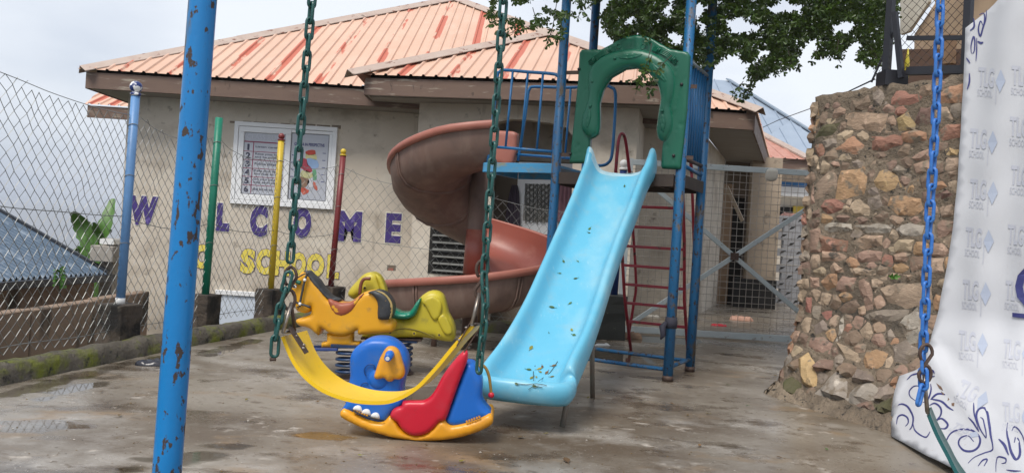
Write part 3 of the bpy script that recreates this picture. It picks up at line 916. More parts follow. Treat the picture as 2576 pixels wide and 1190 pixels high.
ridge(A + Vector((.06, -.0, -.03)), AP); ridge(B + Vector((.05, -.05, -.02)), AP); ridge(WA + Vector((-.1, -.08, -.03)), WAP); ridge(WB, WAP); ridge(WAP, WAP + Vector((0, 2.4, .02)))
# fascia and soffits
def fascia(a, b, h=.27, th=.03):
    a = Vector(a); b = Vector(b); mid = Vector((0, 0, -h / 2 - .035))
    n = max(1, round((b - a).length / 3.7))
    for i in range(n):
        p = a + (b - a) * (i / n); q = a + (b - a) * ((i + 1) / n) - (b - a).normalized() * .006
        mb = MB(); mb.beam(p + mid, q + mid, th, h); o = mb.build('fascia_board', m_fascia, sch); bevel_obj(o, .004, 1)
FA = A + Vector((.11, .06, 0)); FB = B + Vector((-.02, .06, 0))
fascia(FA, FB); fascia(FA + Vector((0, .02, 0)), Vector((FA.x, Ab.y, ZE))); fascia(FB + Vector((0, .02, 0)), Bb + Vector((-.02, 0, 0)), .30)
WFA = WA + Vector((.14, .05, 0)); WFB = WB + Vector((-.1, .05, 0))
fascia(WFA, WFB, .27); fascia(WFA + Vector((0, .02, 0)), Vector((WFA.x, 12.55, WZ))); fascia(WFB + Vector((0, .02, 0)), Vector((WFB.x + .3, 12.55, WZ)))
WY = 13.25
sz_ = ZE - .29
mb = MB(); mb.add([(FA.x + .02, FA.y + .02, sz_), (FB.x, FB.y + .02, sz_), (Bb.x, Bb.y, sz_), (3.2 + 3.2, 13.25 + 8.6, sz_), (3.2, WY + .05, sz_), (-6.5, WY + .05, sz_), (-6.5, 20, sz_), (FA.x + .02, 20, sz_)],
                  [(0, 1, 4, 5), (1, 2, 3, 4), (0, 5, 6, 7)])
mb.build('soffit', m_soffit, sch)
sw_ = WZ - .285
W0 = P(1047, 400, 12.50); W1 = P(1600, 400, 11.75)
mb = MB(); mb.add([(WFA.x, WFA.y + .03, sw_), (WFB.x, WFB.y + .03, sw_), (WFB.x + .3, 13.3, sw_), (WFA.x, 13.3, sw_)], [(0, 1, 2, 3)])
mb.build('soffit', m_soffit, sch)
mb = MB(); mb.beam((FA.x + .1, 12.8, ZE - .12), (FB.x - .1, 12.8, ZE - .12), .02, .34); mb.build('sky_gap_block', m_dark, sch)  # added dark strip, blocks the bright sky gap behind the main fascia
mb = MB(); mb.beam(WFA + Vector((.05, .18, -.12)), WFB + Vector((-.05, .18, -.12)), .02, .34); mb.build('sky_gap_block', m_dark, sch)  # added dark strip, blocks the sky gap behind the wing fascia
# walls
ZB = -2.7
wf = Frame((0, WY, 0))                        # main front wall
def wall_poly(name, fr, poly, th, m, parent=sch, sp=.8):
    return inflate(name, poly, fr, m, parent, H=0, R=.1, T=th, sp=sp, smooth=False)
xl = wf.pix(318, 330)[0]
wall_poly('wall', wf, [(xl, ZB), (3.2, ZB), (3.2, sz_ + .02), (xl, sz_ + .02)], .2, m_plaster)
mb = MB(); mb.beam((xl + .1, WY + .22, .3), (xl + .1, 20, .3), .2, 6); mb.build('wall', m_plaster, sch)
sd = Vector((.35, .94, 0)).normalized()
mb = MB(); s0 = Vector((3.2, WY + .02, 0)); s1 = s0 + sd * 4.0
mb.beam(s0 + Vector((-.1, .1, sz_ / 2 - .6)), s1 + Vector((-.1, 0, sz_ / 2 - .6)), .2, sz_ + 1.2); mb.build('wall', m_plaster, sch)
# wing: front wall with the arched recess, side walls
wgf = Frame((W0.x, W0.y, 0), (W1 - W0).normalized() * 1.0 if True else (1, 0, 0))
wgf = Frame((W0.x, W0.y, 0), Vector((W1.x - W0.x, W1.y - W0.y, 0)))
wl = math.hypot(W1.x - W0.x, W1.y - W0.y)
ar = wgf.outline([(1240, 640), (1240, 330), (1250, 308), (1285, 300), (1330, 302), (1384, 310), (1425, 322), (1442, 345), (1446, 640)])
wall_poly('wall', wgf, [(0, ZB), (ar[0][0], ZB), (ar[0][0], -.9)] + ar[1:-1] + [(ar[-1][0], -.9), (ar[-1][0], ZB), (wl, ZB), (wl, sw_ + .01), (0, sw_ + .01)], .2, m_plaster)
mb = MB(); mb.beam(wgf.pt(.1, .3, -.23), Vector((W0.x + .1, WY - .01, .3)), .2, 6); mb.build('wall', m_plaster, sch)
mb = MB(); mb.beam(wgf.pt(wl - .1, .3, -.23), Vector((W1.x + .25, WY - .01, .3)), .2, 6); mb.build('wall', m_plaster, sch)
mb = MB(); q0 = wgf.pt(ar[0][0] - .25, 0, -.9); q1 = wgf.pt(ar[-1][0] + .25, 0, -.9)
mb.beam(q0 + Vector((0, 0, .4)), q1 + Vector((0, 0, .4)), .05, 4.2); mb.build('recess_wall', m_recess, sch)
# things inside the recess: grille window, curtains
rfx = Frame(q0 + wgf.n * .03, wgf.u)
def rbox(fr, x0, y0, x1, y1, c, th):
    a = fr.pix(x0, y0); b = fr.pix(x1, y1)
    mb = MB(); f = [fr.pt(a[0], a[1], c), fr.pt(b[0], a[1], c), fr.pt(b[0], b[1], c), fr.pt(a[0], b[1], c)]
    return mb.prism(f, [p - fr.n * th for p in f])
gw = rbox(rfx, 1306, 408, 1445, 594, .03, .03).build('grille_window', m_whiteframe, sch)
rbox(rfx, 1322, 462, 1396, 560, .036, .004).build('pane', mat('grille_pane', (.30, .29, .26), (.22, .21, .19), 3, .2), gw)
rbox(rfx, 1316, 420, 1436, 450, .036, .004).build('pane', m_recess, gw)
mb = MB()
for k in range(8):
    x = 1324 + k * 9.5
    mb.tube([rfx.pt(*rfx.pix(x, 463), .055), rfx.pt(*rfx.pix(x, 560), .055)], .007, 4)
for k in range(5):
    for j in range(7):
        x = 1323 + k * 15; y = 464 + j * 14
        mb.tube([rfx.pt(*rfx.pix(x, y), .06), rfx.pt(*rfx.pix(x + 15, y + 14), .06)], .006, 4)
        mb.tube([rfx.pt(*rfx.pix(x + 15, y), .062), rfx.pt(*rfx.pix(x, y + 14), .062)], .006, 4)
mb.build('security_grille', m_galv, gw)
def curtain(x0, x1, y0, y1, m, lab, w0=.25):
    a = rfx.pix(x0, y0); b = rfx.pix(x1, y1); mb = MB(); n = 12; vs = []
    for i in range(7):
        z = a[1] + (b[1] - a[1]) * i / 6; ww = w0 + (1 - w0) * (i / 6) ** .6
        for k in range(n + 1):
            x = (a[0] + b[0]) / 2 + (b[0] - a[0]) * (k / n - .5) * ww
            vs.append(rfx.pt(x, z, .10 + .03 * math.sin(k * 2.1)))
    mb.add(vs, [(i * (n + 1) + k, i * (n + 1) + k + 1, (i + 1) * (n + 1) + k + 1, (i + 1) * (n + 1) + k) for i in range(6) for k in range(n)], True)
    o = mb.build('curtain', m, sch); o['label'] = lab
curtain(1278, 1312, 466, 570, m_curtain, 'dark purple curtain tied in a knot', .35)
curtain(1402, 1440, 462, 560, m_curtainpink, 'dusty pink curtain', .9)
# louvre window low in the wing wall
lf = wgf
lw = rbox(lf, 1084, 560, 1178, 694, .012, .03).build('louvre_window', m_dark, sch)
mb = MB()
for k in range(7):
    y = 574 + k * 17.5; a = lf.pix(1090, y); b = lf.pix(1176, y)
    mb = MB(); mb.beam(lf.pt(a[0], a[1], .03), lf.pt(b[0], a[1], .03), .05, .008, up=(0, -.5, .8)); mb.build('louvre_blade', m_galv, lw)
a = lf.pix(985, 674); mb = MB(); mb.box(lf.pt(a[0], a[1], .005), (.14, .03, .09)); o = mb.build('meter_box', m_recess, sch)
a = lf.pix(985, 676); mb = MB(); mb.box(lf.pt(a[0], a[1] - .01, .025), (.08, .02, .04)); mb.build('meter_face', m_spiral_rim, o)

# upper window with its posters
def window(x0, y0, x1, y1, x2, y2, fr, name='window'):
    """outer frame from picture corners; sliding sashes"""
    a = fr.pix(x0, y1); b = fr.pix(x2, y0)
    X0, Z0, X1, Z1 = a[0], a[1], b[0], b[1]
    return X0, Z0, X1, Z1
X0, Z0 = wf.pix(580, 512); X1, Z1 = wf.pix(851, 322)
def frame_obj(name, X0, Z0, X1, Z1, bw, c, th, m, parent):
    mb = MB()
    for (p, q, r, s) in ((X0, Z0, X1, Z0 + bw), (X0, Z1 - bw, X1, Z1), (X0, Z0 + bw, X0 + bw, Z1 - bw), (X1 - bw, Z0 + bw, X1, Z1 - bw)):
        f = [wf.pt(p, q, c), wf.pt(r, q, c), wf.pt(r, s, c), wf.pt(p, s, c)]
        mb.prism(f, [k - wf.n * th for k in f])
    o = mb.build(name, m, parent); bevel_obj(o, .006, 1); return o
win = thing('window', (0, 0, 0), None, None); bpy.data.objects.remove(win)
win = frame_obj('window', X0, Z0, X1, Z1, .075, .05, .07, m_whiteframe, sch)
win['label'] = 'white sliding window with class posters'
XM = wf.pix(722, 420)[0]
mb = MB(); f = [wf.pt(X0 + .05, Z0 + .05, .006), wf.pt(X1 - .05, Z0 + .05, .006), wf.pt(X1 - .05, Z1 - .05, .006), wf.pt(X0 + .05, Z1 - .05, .006)]
mb.prism(f, [k - wf.n * .004 for k in f]); mb.build('pane', m_glass, win)
s1_ = frame_obj('sash', X0 + .08, Z0 + .08, XM + .05, Z1 - .08, .095, .042, .03, m_whiteframe, win)
s2_ = frame_obj('sash', XM - .02, Z0 + .08, X1 - .08, Z1 - .08, .055, .028, .02, m_whiteframe, win)
def poster(name, x0, z0, x1, z1, c, m, parent):
    mb = MB(); f = [wf.pt(x0, z0, c), wf.pt(x1, z0, c), wf.pt(x1, z1, c), wf.pt(x0, z1, c)]
    mb.prism(f, [k - wf.n * .002 for k in f]); o = mb.build(name, m, parent); return o
p1 = poster('poster', X0 + .17, Z0 + .19, XM - .03, Z1 - .17, .012, m_paper, win)
mb = MB()
def txt(mb, s, x0, z0, x1, z1, c, off=.0):
    text_solid(mb, s, lambda a, b, t: wf.pt(x0 + (x1 - x0) * a, z0 + (z1 - z0) * b, c), 0, off)
pw, ph = (XM - X0 - .2), (Z1 - Z0 - .36)
px0, pz0 = X0 + .17, Z0 + .19
mbk, mbr, mbg = MB(), MB(), MB()
txt(mbg, 'CLASS RULES', px0 + .05, pz0 + ph * .885, px0 + pw * .97, pz0 + ph * .97, .0145, .01)
def strip(mb, x0, z0, x1, z1, c): mb.add([wf.pt(x0, z0, c), wf.pt(x1, z0, c), wf.pt(x1, z1, c), wf.pt(x0, z1, c)], [(0, 1, 2, 3)])
strip(mbr, px0, pz0 + ph * .835, px0 + pw, pz0 + ph * .855, .0145)
strip(mbr, px0 + pw * .22, pz0 + .01, px0 + pw * .24, pz0 + ph * .835, .0145)
lines = ['Listen carefully', 'Raise your hand\nand be polite', 'Follow directions', 'Keep your hands\nand feet to yourself', 'Do your best and\nhelp each other', 'Be kind to all']
for i in range(6):
    zt = pz0 + ph * (.82 - i * .137)
    txt(mbk, str(i + 1), px0 + pw * (.06 if i else .085), zt - ph * .115, px0 + pw * (.17 if i else .135), zt - ph * .012, .0145, .05)
    if i: strip(mbr, px0, zt, px0 + pw, zt + ph * .01, .0145)
    ls = lines[i].split('\n')
    for j, s in enumerate(ls):
        h_ = ph * .042
        z_ = zt - ph * (.075 if len(ls) == 1 else .055 + .05 * j)
        txt(mbk, s, px0 + pw * .28, z_, px0 + pw * (.28 + .042 * len(s)), z_ + h_, .0145, .012)
for q_, m__ in ((mbg, m_print_grey), (mbr, mat('print_maroon', (.30, .05, .10), None, 4, .5)), (mbk, mat('print_black', (.05, .05, .09), None, 4, .5))):
    o = q_.build('print', m__, p1); o['kind'] = 'stuff'
p2 = poster('poster', XM + .06, Z0 + .15, X1 - .15, Z1 - .15, .012, m_paper, win)
qx0, qz0 = XM + .06, Z0 + .15; qw, qh = X1 - .15 - qx0, Z1 - .15 - qz0
mbk = MB(); txt(mbk, 'GHANA IN PERSPECTIVE', qx0 + qw * .07, qz0 + qh * .82, qx0 + qw * .9, qz0 + qh * .87, .0145, .03)
for i in range(9): strip(mbk, qx0 + qw * (.02 if i % 2 else .86), qz0 + qh * (.72 - i * .055), qx0 + qw * (.10 if i % 2 else .95), qz0 + qh * (.73 - i * .055), .0145)
o = mbk.build('print', m_print_navy, p2); o['kind'] = 'stuff'
regs = [((.55, .06, .03), [(.42, .74), (.62, .77), (.66, .70), (.52, .68), (.42, .70)]), ((.62, .58, .28), [(.40, .70), (.52, .68), (.66, .70), (.72, .62), (.55, .64), (.40, .63)]),
        ((.30, .45, .70), [(.44, .62), (.55, .64), (.72, .62), (.78, .52), (.68, .48), (.55, .50), (.46, .55)]), ((.42, .05, .08), [(.22, .60), (.40, .63), (.46, .55), (.58, .50), (.58, .42), (.40, .44), (.24, .50)]),
        ((.60, .58, .30), [(.30, .42), (.40, .44), (.58, .42), (.64, .36), (.50, .32), (.32, .34)]), ((.16, .42, .22), [(.62, .44), (.70, .46), (.74, .34), (.66, .30)]),
        ((.28, .17, .11), [(.20, .34), (.50, .32), (.52, .24), (.40, .17), (.24, .20)]), ((.55, .10, .06), [(.32, .16), (.46, .17), (.56, .12), (.42, .07), (.36, .09)]),
        ((.66, .66, .70), [(.52, .30), (.64, .32), (.66, .22), (.56, .18), (.50, .22)]), ((.60, .15, .10), [(.66, .28), (.74, .24), (.80, .16), (.70, .17)]), ((.55, .25, .25), [(.10, .30), (.18, .34), (.18, .22), (.10, .20)])]
for i, (c, pl) in enumerate(regs):
    mb = MB(); q = [(qx0 + qw * x, qz0 + qh * y) for x, y in pl]
    q = smooth_loop(q, 3); q = [(x + random.uniform(-.01, .01), y + random.uniform(-.01, .01)) for x, y in q]
    v2, fs, d = fill(q, .08); mb.add([wf.pt(x, y, .0145) for x, y in v2], fs); mb.build('map_region', mat('map_ink_%d' % i, c, None, 5, .4), p2)
# rough render patch round the window
mb = MB()
for i in range(9):
    x = wf.pix(590 + i * 32, 308 + i * 1.5); mb.box(wf.pt(x[0], x[1], .002), (.13 + .1 * random.random(), .012, .03 + .03 * random.random()), mi=0)
mb.build('render_patch', mat('raw_render', (.27, .22, .17), (.20, .16, .12), 8, .95, bump=.6), sch)

# lower window
LX0, LZ0 = wf.pix(536, 850); LX1, LZ1 = wf.pix(700, 738)
lwn = frame_obj('window', LX0, LZ0, LX1, LZ1, .08, .04, .06, m_whiteframe, sch)
mb = MB(); f = [wf.pt(LX0 + .05, LZ0, .006), wf.pt(LX1 - .05, LZ0, .006), wf.pt(LX1 - .05, LZ1 - .05, .006), wf.pt(LX0 + .05, LZ1 - .05, .006)]
mb.prism(f, [k - wf.n * .004 for k in f]); mb.build('pane', m_frosted, lwn)
# letters
def letter(ch, x0, y0, x1, y1, m1, m2, off1, off2, big=None):
    cxp, cyp = (x0 + x1) / 2, (y0 + y1) / 2
    c = wf.pix(cxp, cyp); k = WY / FPX
    hw, hh = (x1 - x0) / 2 * k, (y1 - y0) / 2 * k
    def fn(w_, h_):
        return lambda a, b, t: wf.pt(c[0] + (2 * a - 1) * w_, c[1] + (2 * b - 1) * h_, t)
    mb = MB(); bx_ = text_solid(mb, ch, fn(hw * 1.0, hh * 1.0), .008, off2)
    o = mb.build('letter', m2, sch); o['label'] = 'letter ' + ch
    mb = MB(); text_solid(mb, ch, fn(hw, hh), .014, off1, box=bx_)
    mb.build('letter_face', m1, o)
for ch, x0, y0, x1, y1 in (('W', 322, 491, 400, 569), ('E', 440, 503, 490, 575), ('L', 544, 509, 580, 584), ('C', 628, 514, 675, 598), ('O', 737, 520, 785, 602), ('M', 846, 529, 912, 610), ('E', 968, 534, 1012, 614)):
    letter(ch, x0, y0, x1, y1, m_letter, m_letteredge, .05 if ch == 'E' else .075, .08 if ch == 'E' else .10)
for ch, x0, y0, x1, y1 in (('T', 440, 612, 478, 670), ('O', 486, 613, 532, 678), ('S', 604, 624, 644, 690), ('C', 644, 624, 684, 692), ('H', 689, 630, 730, 695), ('O', 733, 633, 771, 697), ('O', 771, 636, 817, 699), ('L', 822, 639, 855, 702)):
    letter(ch, x0, y0, x1, y1, m_letteryellow, m_letter, .065, .085)
# small awning roof on the left return, lamp by the eave
c0 = P(212, 262, 15.5); c1 = P(330, 268, 15.5); c2 = P(330, 222, 16.8); c3 = P(270, 232, 16.8)
c1.z = c0.z; zt_ = c2.z; c3.z = zt_
roof_face(c0, c1, [c0, c1, c2, c3], per=2, phase=.05)
mb = MB(); mb.beam(c0 + Vector((.05, .05, -.14)), c1 + Vector((0, .05, -.14)), .03, .24); mb.build('fascia_board', m_fascia, sch)
mb = MB(); p = P(346, 232, 13.0); mb.box(p, (.26, .12, .07)); mb.box(p + Vector((-.05, 0, -.09)), (.03, .03, .14)); o = mb.build('eave_lamp', m_white, sch); bevel_obj(o, .01, 1)
# annex walls seen through the gate
def face_wall(name, px0, px1, y, z0, z1, m, parent, th=.2):
    a = P(px0, 640, y); b = P(px1, 640, y)
    mb = MB(); mb.box(((a.x + b.x) / 2, y + th / 2, (z0 + z1) / 2), (b.x - a.x, th, z1 - z0)); return mb.build(name, m, parent)
face_wall('annex_wall', 1812, 1882, 17.4, -.1, 3.3, m_recess, sch)
face_wall('annex_wall', 1880, 1955, 16.9, -.1, 3.3, mat('annex_plaster', (.42, .335, .25), (.34, .27, .20), 2, .9, layers=[((.12, .1, .08), 4, .6, .7)]), sch)
face_wall('dark_door_recess', 1836, 1868, 17.32, 0, 2.4, m_dark, sch, .05)  # flat near-black slab, the shade of the door recess put into its colour
face_wall('door_post', 1812, 1836, 17.3, 0, 2.7, mat('door_post_paint', (.33, .22, .13), (.27, .18, .11), 4, .7), sch, .08)
mb = MB(); a = P(1828, 470, 15.6); b = P(1868, 556, 15.4); mb.beam(a, b, .05, .07); o = mb.build('plank', mat('plank_wood', (.42, .33, .24), None, 5, .8), None, a); tag(o, 'thin grey brown plank leaning in the passage behind the gate', 'plank')
rb = face_wall('dark_low_box', 1852, 1958, 16.6, 0, .62, m_dark, None, .15)  # near-black box added in place of the dark openings near the ground
tag(rb, 'low near-black box standing in for the dark openings behind the gate', 'dark box')

# perforated block wall behind the gate
blk = thing('block_wall', tuple(P(1995, 770, 19)), 'grey perforated block wall at the end of the passage', 'wall')
bx0 = P(1948, 600, 19).x; bx1 = P(2130, 600, 19).x
r_i = 0
z = -.05
while z < 1.95:
    x = bx0 + (.2 if r_i % 2 else 0)
    while x < bx1:
        mb = MB(); mb.box((x + .2, 19, z + .1), (.392, .18, .192))
        o = mb.build('block', m_greyblock, blk)
        mb = MB(); mb.prism([Vector((x + .12 + a, 18.905, z + .09 + b)) for a, b in ((0, -.03), (.1, .01), (.16, .06), (.05, .05))], [Vector((x + .12 + a, 18.912, z + .09 + b)) for a, b in ((0, -.03), (.1, .01), (.16, .06), (.05, .05))])
        mb.build('block_hole', m_dark, o)
        x += .4
    z += .2; r_i += 1

# far houses beyond the passage
h1 = thing('far_house', tuple(P(1990, 640, 26)), 'low far house with a red hipped roof and a blue band seen over the gate', 'house')
def fw(name, x0, y0, x1, y1, y, m, th=.1, parent=h1):
    a = P(x0, y1, y); b = P(x1, y0, y); mb = MB()
    mb.box(((a.x + b.x) / 2, y + th / 2, (a.z + b.z) / 2), (b.x - a.x, th, b.z - a.z)); return mb.build(name, m, parent)
fw('wall', 1935, 470, 2080, 700, 26.2, m_plaster)
fw('band', 1958, 462, 2080, 476, 25.6, mat('band_blue', (.02, .10, .25), None, 4, .5), .3)
fw('band', 1956, 476, 2080, 492, 25.5, m_white, .3)
fw('window', 1950, 522, 1995, 540, 26.05, m_dark); fw('wall_panel', 1995, 522, 2080, 545, 26.0, m_post_y)
fw('fascia_board', 1938, 402, 2034, 428, 22.5, m_fascia); fw('fascia_board', 1945, 428, 2040, 455, 25.2, m_recess)
ra = P(1925, 396, 22.4); rb_ = P(2040, 398, 22.4); rb_.z = ra.z; rc = P(1900, 330, 25.5)
roof_face(ra, rb_, [ra, rb_, rc], m=m_redroof, parent=h1, per=2, rib=.35)
ridge_p = [(rc, rb_)]
mb = MB(); mb.beam(rc + Vector((0, 0, .03)), rb_ + Vector((0, 0, .03)), .35, .05); mb.build('ridge_cap', m_ridge, h1)
h2 = thing('far_house', tuple(P(1992, 570, 23)), 'patch of red roof low behind the grey block wall', 'house')
ra = P(1958, 571, 23); rb_ = P(2100, 575, 23); rb_.z = ra.z; rc = P(1965, 535, 24.5); rd = P(2100, 535, 24.5); rd.z = rc.z
roof_face(ra, rb_, [ra, rb_, rd, rc], m=m_redroof, parent=h2, per=2, rib=.4)
mb = MB(); mb.box(((ra.x + rb_.x) / 2, 24.2, ra.z / 2 - .1), (rb_.x - ra.x - .1, 1.6, ra.z)); mb.build('wall', m_plaster, h2)
h3 = thing('metal_roofed_hall', tuple(P(1950, 600, 34)), 'big hall under a pale blue grey ribbed metal roof behind the school', 'building')
ra = P(1800, 375, 33); rb_ = P(2140, 395, 33); rb_.z = ra.z; rc = P(1775, 200, 39.5); rd = P(1830, 222, 39.5); rd.z = rc.z
roof_face(ra, rb_, [ra, Vector((rb_.x, 33, ra.z)), rd, rc], m=m_farroof, parent=h3, per=2, rib=.75, hgt=.06)
mb = MB(); mb.beam(rd + Vector((0, 0, .08)), rb_ + Vector((0, 0, .08)), .3, .06); mb.build('ridge_cap', mat('hall_ridge', (.24, .30, .37), None, 4, .5), h3)
mb = MB(); mb.box(((ra.x + rb_.x) / 2, 36.5, ra.z / 2 - .1), (rb_.x - ra.x - .5, 6, ra.z)); mb.build('wall', m_plaster, h3)
ga = P(1880, 335, 32.5); gb = P(2110, 410, 32.3); gc = P(1990, 303, 35.6); 
gb.z = ga.z = P(1950, 385, 32.4).z
roof_face(ga, gb, [ga, gb, gc], m=m_farroof, parent=h3, per=2, rib=.7, hgt=.05, name='dormer_sheet')
mb = MB(); mb.tube([P(1840, 345, 15), P(1900, 330, 15.5), P(1960, 302, 16), P(2060, 266, 13), P(2200, 200, 7.4)], .008, 5)
o = mb.build('power_cable', m_cable); tag(o, 'thin black cable strung from the school eave up to the stone wall', 'cable')

# ------------------------------------------------------------------ house with the blue corrugated roof (left, lower)
hb = thing('blue_roof_house', (-6.6, 10, -2.6), 'low house with a blue grey corrugated roof beyond the fence', 'house')
e1 = P(268, 688, 12.0); e0 = Vector((e1.x - .5, 5.4, e1.z))
ed = Vector((-1, 0, .49)).normalized() * 7
nrib = 92; mb = None
edge = (e1 - e0)
per = 12; k = 0
tot = int(edge.length / .11)
while k < tot:
    mb = MB(); vs = []; n = 0
    for i in range(k * 4, min(k + per, tot) * 4 + 1):
        t = i / 4 / tot
        h = .038 * math.sin(i / 4 * 2 * math.pi)
        p = e0 + edge * t + Vector((0, 0, h + (.004 if (k // per) % 2 else 0)))
        vs += [p, p + ed]; n += 1
    mb.add(vs, [(2 * j, 2 * j + 2, 2 * j + 3, 2 * j + 1) for j in range(n - 1)], True)
    mb.build('roof_sheet', m_blueroof, hb); k += per
mb = MB(); mb.beam(e0 + Vector((.06, 0, -.06)), e1 + Vector((.06, .05, -.06)), .11, .10); o = mb.build('gutter', m_gutter, hb)
mb = MB(); mb.beam(e1 + Vector((0, .03, .0)), e1 + ed + Vector((0, .03, 0)), .06, .10); mb.build('verge_trim', m_gutter, hb)
mb = MB(); mb.beam(e0 + Vector((-.25, 0, -1.5)), e1 + Vector((-.25, -.05, -1.5)), .2, 2.7); mb.build('wall', m_brownwall, hb)
mb = MB(); q = e1 + Vector((-.25, -.05, 0)); mb.beam(q + Vector((0, 0, -1.4)), q + Vector((-5, 0, -1.4)), .2, 2.9); mb.build('wall', m_brownwall, hb)
# stained retaining wall between the two
rw = MB(); a = G(-120, 960, -.28); 
rwl = thing('retaining_wall', (-5.6, 9, -2.6), 'brown stained retaining wall with a black mouldy top below the blue roof', 'wall')
w0_, w1_ = Vector((-5.55, 4.5, -1.75)), Vector((-5.62, 11.9, -1.75))
nsec = 5
for i in range(nsec):
    p = w0_ + (w1_ - w0_) * (i / nsec); q = w0_ + (w1_ - w0_) * ((i + 1) / nsec - .004)
    mb = MB(); mb.beam(p, q, .18, 3.52 - .03 * (i % 2)); o = mb.build('wall_panel', m_brownwall, rwl); bevel_obj(o, .012, 1)
# concrete post and ledge at the school's corner
cp = thing('concrete_post', tuple(P(278, 745, 12.3)), 'grey concrete post with a short ledge at the left corner of the school', 'post')
mb = MB(); a = P(276, 660, 12.3); b = P(268, 760, 12.3); mb.beam(P(281, 600, 12.3), Vector((a.x, 12.3, -2.6)), .2, .2, up=(0, 1, 0)); o = mb.build('shaft', m_concrete, cp)
mb = MB(); a = P(243, 636, 12.15); b = P(300, 636, 12.15); mb.box(((a.x + b.x) / 2, 12.15, a.z), (b.x - a.x, .4, .25)); o = mb.build('ledge', m_concrete, cp); bevel_obj(o, .012, 1)
mb = MB(); a = P(281, 608, 12.15); mb.box(a, (.22, .3, .08)); mb.build('cap', m_white, cp)

# ------------------------------------------------------------------ banana plant and weed
ban = thing('banana_plant', (-7.6, 13.6, -2.6), 'young banana plant with broad paddle leaves behind the fence', 'plant')
mb = MB(); bt = P(238, 655, 13.6); mb.tube([(bt.x + .05, 13.6, -2.6), (bt.x + .03, 13.6, bt.z - .8), bt], [.13, .1, .05], 10); mb.build('trunk', m_banana, ban)
def blade(pts, wd, m, parent, name='leaf', fold=.25, nn=(0, -1, 0)):
    c = bez(pts, 6); mb = MB(); vs = []; n = len(c)
    for i, p in enumerate(c):
        t = (c[min(i + 1, n - 1)] - c[max(i - 1, 0)]).normalized()
        s_ = t.cross(Vector(nn)).normalized()
        f = i / (n - 1); w_ = wd * (math.sin(math.pi * min(1, (f * .93 + .05))) ** .55) * (1 + .12 * math.sin(i * 2.3))
        up = s_.cross(t)
        for k, a in enumerate((-1, -.5, 0, .5, 1)):
            vs.append(p + s_ * w_ * a + up * (abs(a) * w_ * fold) )
    mb.add(vs, [(i * 5 + k, i * 5 + k + 1, (i + 1) * 5 + k + 1, (i + 1) * 5 + k) for i in range(n - 1) for k in range(4)], True)
    return mb.build(name, m, parent)
B_ = lambda x, y, d=0: P(x, y, 13.6 + d)
for pts, wd in (([B_(238, 655), B_(228, 610), B_(208, 565), B_(186, 532, -.2)], .17), ([B_(240, 650), B_(252, 600), B_(268, 560), B_(285, 500, .2)], .13),
                ([B_(236, 655), B_(215, 640), B_(195, 632), B_(176, 640, -.3)], .10), ([B_(238, 650), B_(243, 620), B_(250, 590), B_(240, 560, -.3)], .13),
                ([B_(240, 655), B_(262, 640), B_(275, 650), B_(285, 668, .2)], .14), ([B_(236, 660), B_(222, 655), B_(208, 655), B_(190, 668, -.4)], .11),
                ([B_(240, 645), B_(230, 610), B_(255, 575), B_(280, 585, .1)], .10), ([B_(245, 660), B_(262, 668), B_(278, 690), B_(282, 700)], .15)):
    blade(pts, wd, m_banana, ban)
wd_ = thing('weed', tuple(P(150, 735, 11)), 'small leafy weed growing up in front of the blue roof', 'plant')
mb = MB(); mb.tube([P(152, 745, 9.3), P(150, 715, 9.3), P(150, 680, 9.3)], .006, 5); mb.build('stem', m_twig, wd_)
for i in range(11):
    y = 725 - i * 4.6; sgn = -1 if i % 2 else 1
    blade([P(150, y, 9.3), P(150 + sgn * 9, y - 5, 9.25 - .05 * (i % 3)), P(150 + sgn * (18 - i * .4), y - 2, 9.2)], .022, m_plant, wd_)

# ------------------------------------------------------------------ rubble stone retaining wall
WK = Vector((2.47, 6.62, 0)); WT = Vector((.53, -.848, 0)).normalized(); WN = WT.cross(Vector((0, 0, 1)))
WBK = Vector((.80, .60, 0))
WTOP = 2.56
def woff(s, z):
    b = (.20 + .20 * max(0, s)) * max(0, 1 - z / .85) ** 1.9
    b -= .012 * z
    return b
def wrough(s, z):
    return mnoise.noise((s * 2.3, z * 2.3, 4.)) * .028 + mnoise.noise((s * 9, z * 9, 9.)) * .014
def wallpt(s, z, c=0.0):
    k = max(0., .22 - s)
    if s >= 0:
        p = WK + WT * s; n = WN
    else:
        p = WK + WBK * (-s); n = (WN + Vector((-.6, .8, 0)) * min(1, -s / .25)).normalized()
    if 0 <= s < .2:
        n = (WN + Vector((-.6, .8, 0)) * .35 * (1 - s / .2)).normalized(); p = p - WN * (.2 - s) ** 2 * 1.2
    return p + n * (woff(s, z) + wrough(s, z) + c) + Vector((0, 0, z))
def wall_sz(px, py, ob=None):
    """picture point -> (s, z) on the wall (or on the banner surface ob)"""
    f = ob or woff
    d = ray(px, py)
    lo, hi = 2.0, 11.0
    def g(t):
        p = EYEP + d * t - WK
        return p.dot(WN) - f(max(p.dot(WT), -.2), max(p.z, 0.)), p
    for _ in range(34):
        m = (lo + hi) / 2
        if g(m)[0] > 0: lo = m
        else: hi = m
    p = g(hi)[1]
    return p.dot(WT), p.z
swl = thing('stone_wall', tuple(WK), 'tall rubble stone retaining wall with crumbling mortar at the right', 'wall')
mb = MB(); ss = [-1.6, -1.2, -.8, -.5, -.3, -.15] + [i * .05 for i in range(0, 66)]
zs = [-.08 + i * .052 for i in range(51)]
vs = []
for s in ss:
    for z in zs: 
        jag = .03 * mnoise.noise((s * 5, 2., 1.)) + .02 * mnoise.noise((s * 17, 5., 2.))
        vs.append(wallpt(s, z * (WTOP + jag) / 2.52))
nz_ = len(zs)
fs = [(i * nz_ + j, (i + 1) * nz_ + j, (i + 1) * nz_ + j + 1, i * nz_ + j + 1) for i in range(len(ss) - 1) for j in range(nz_ - 1)]
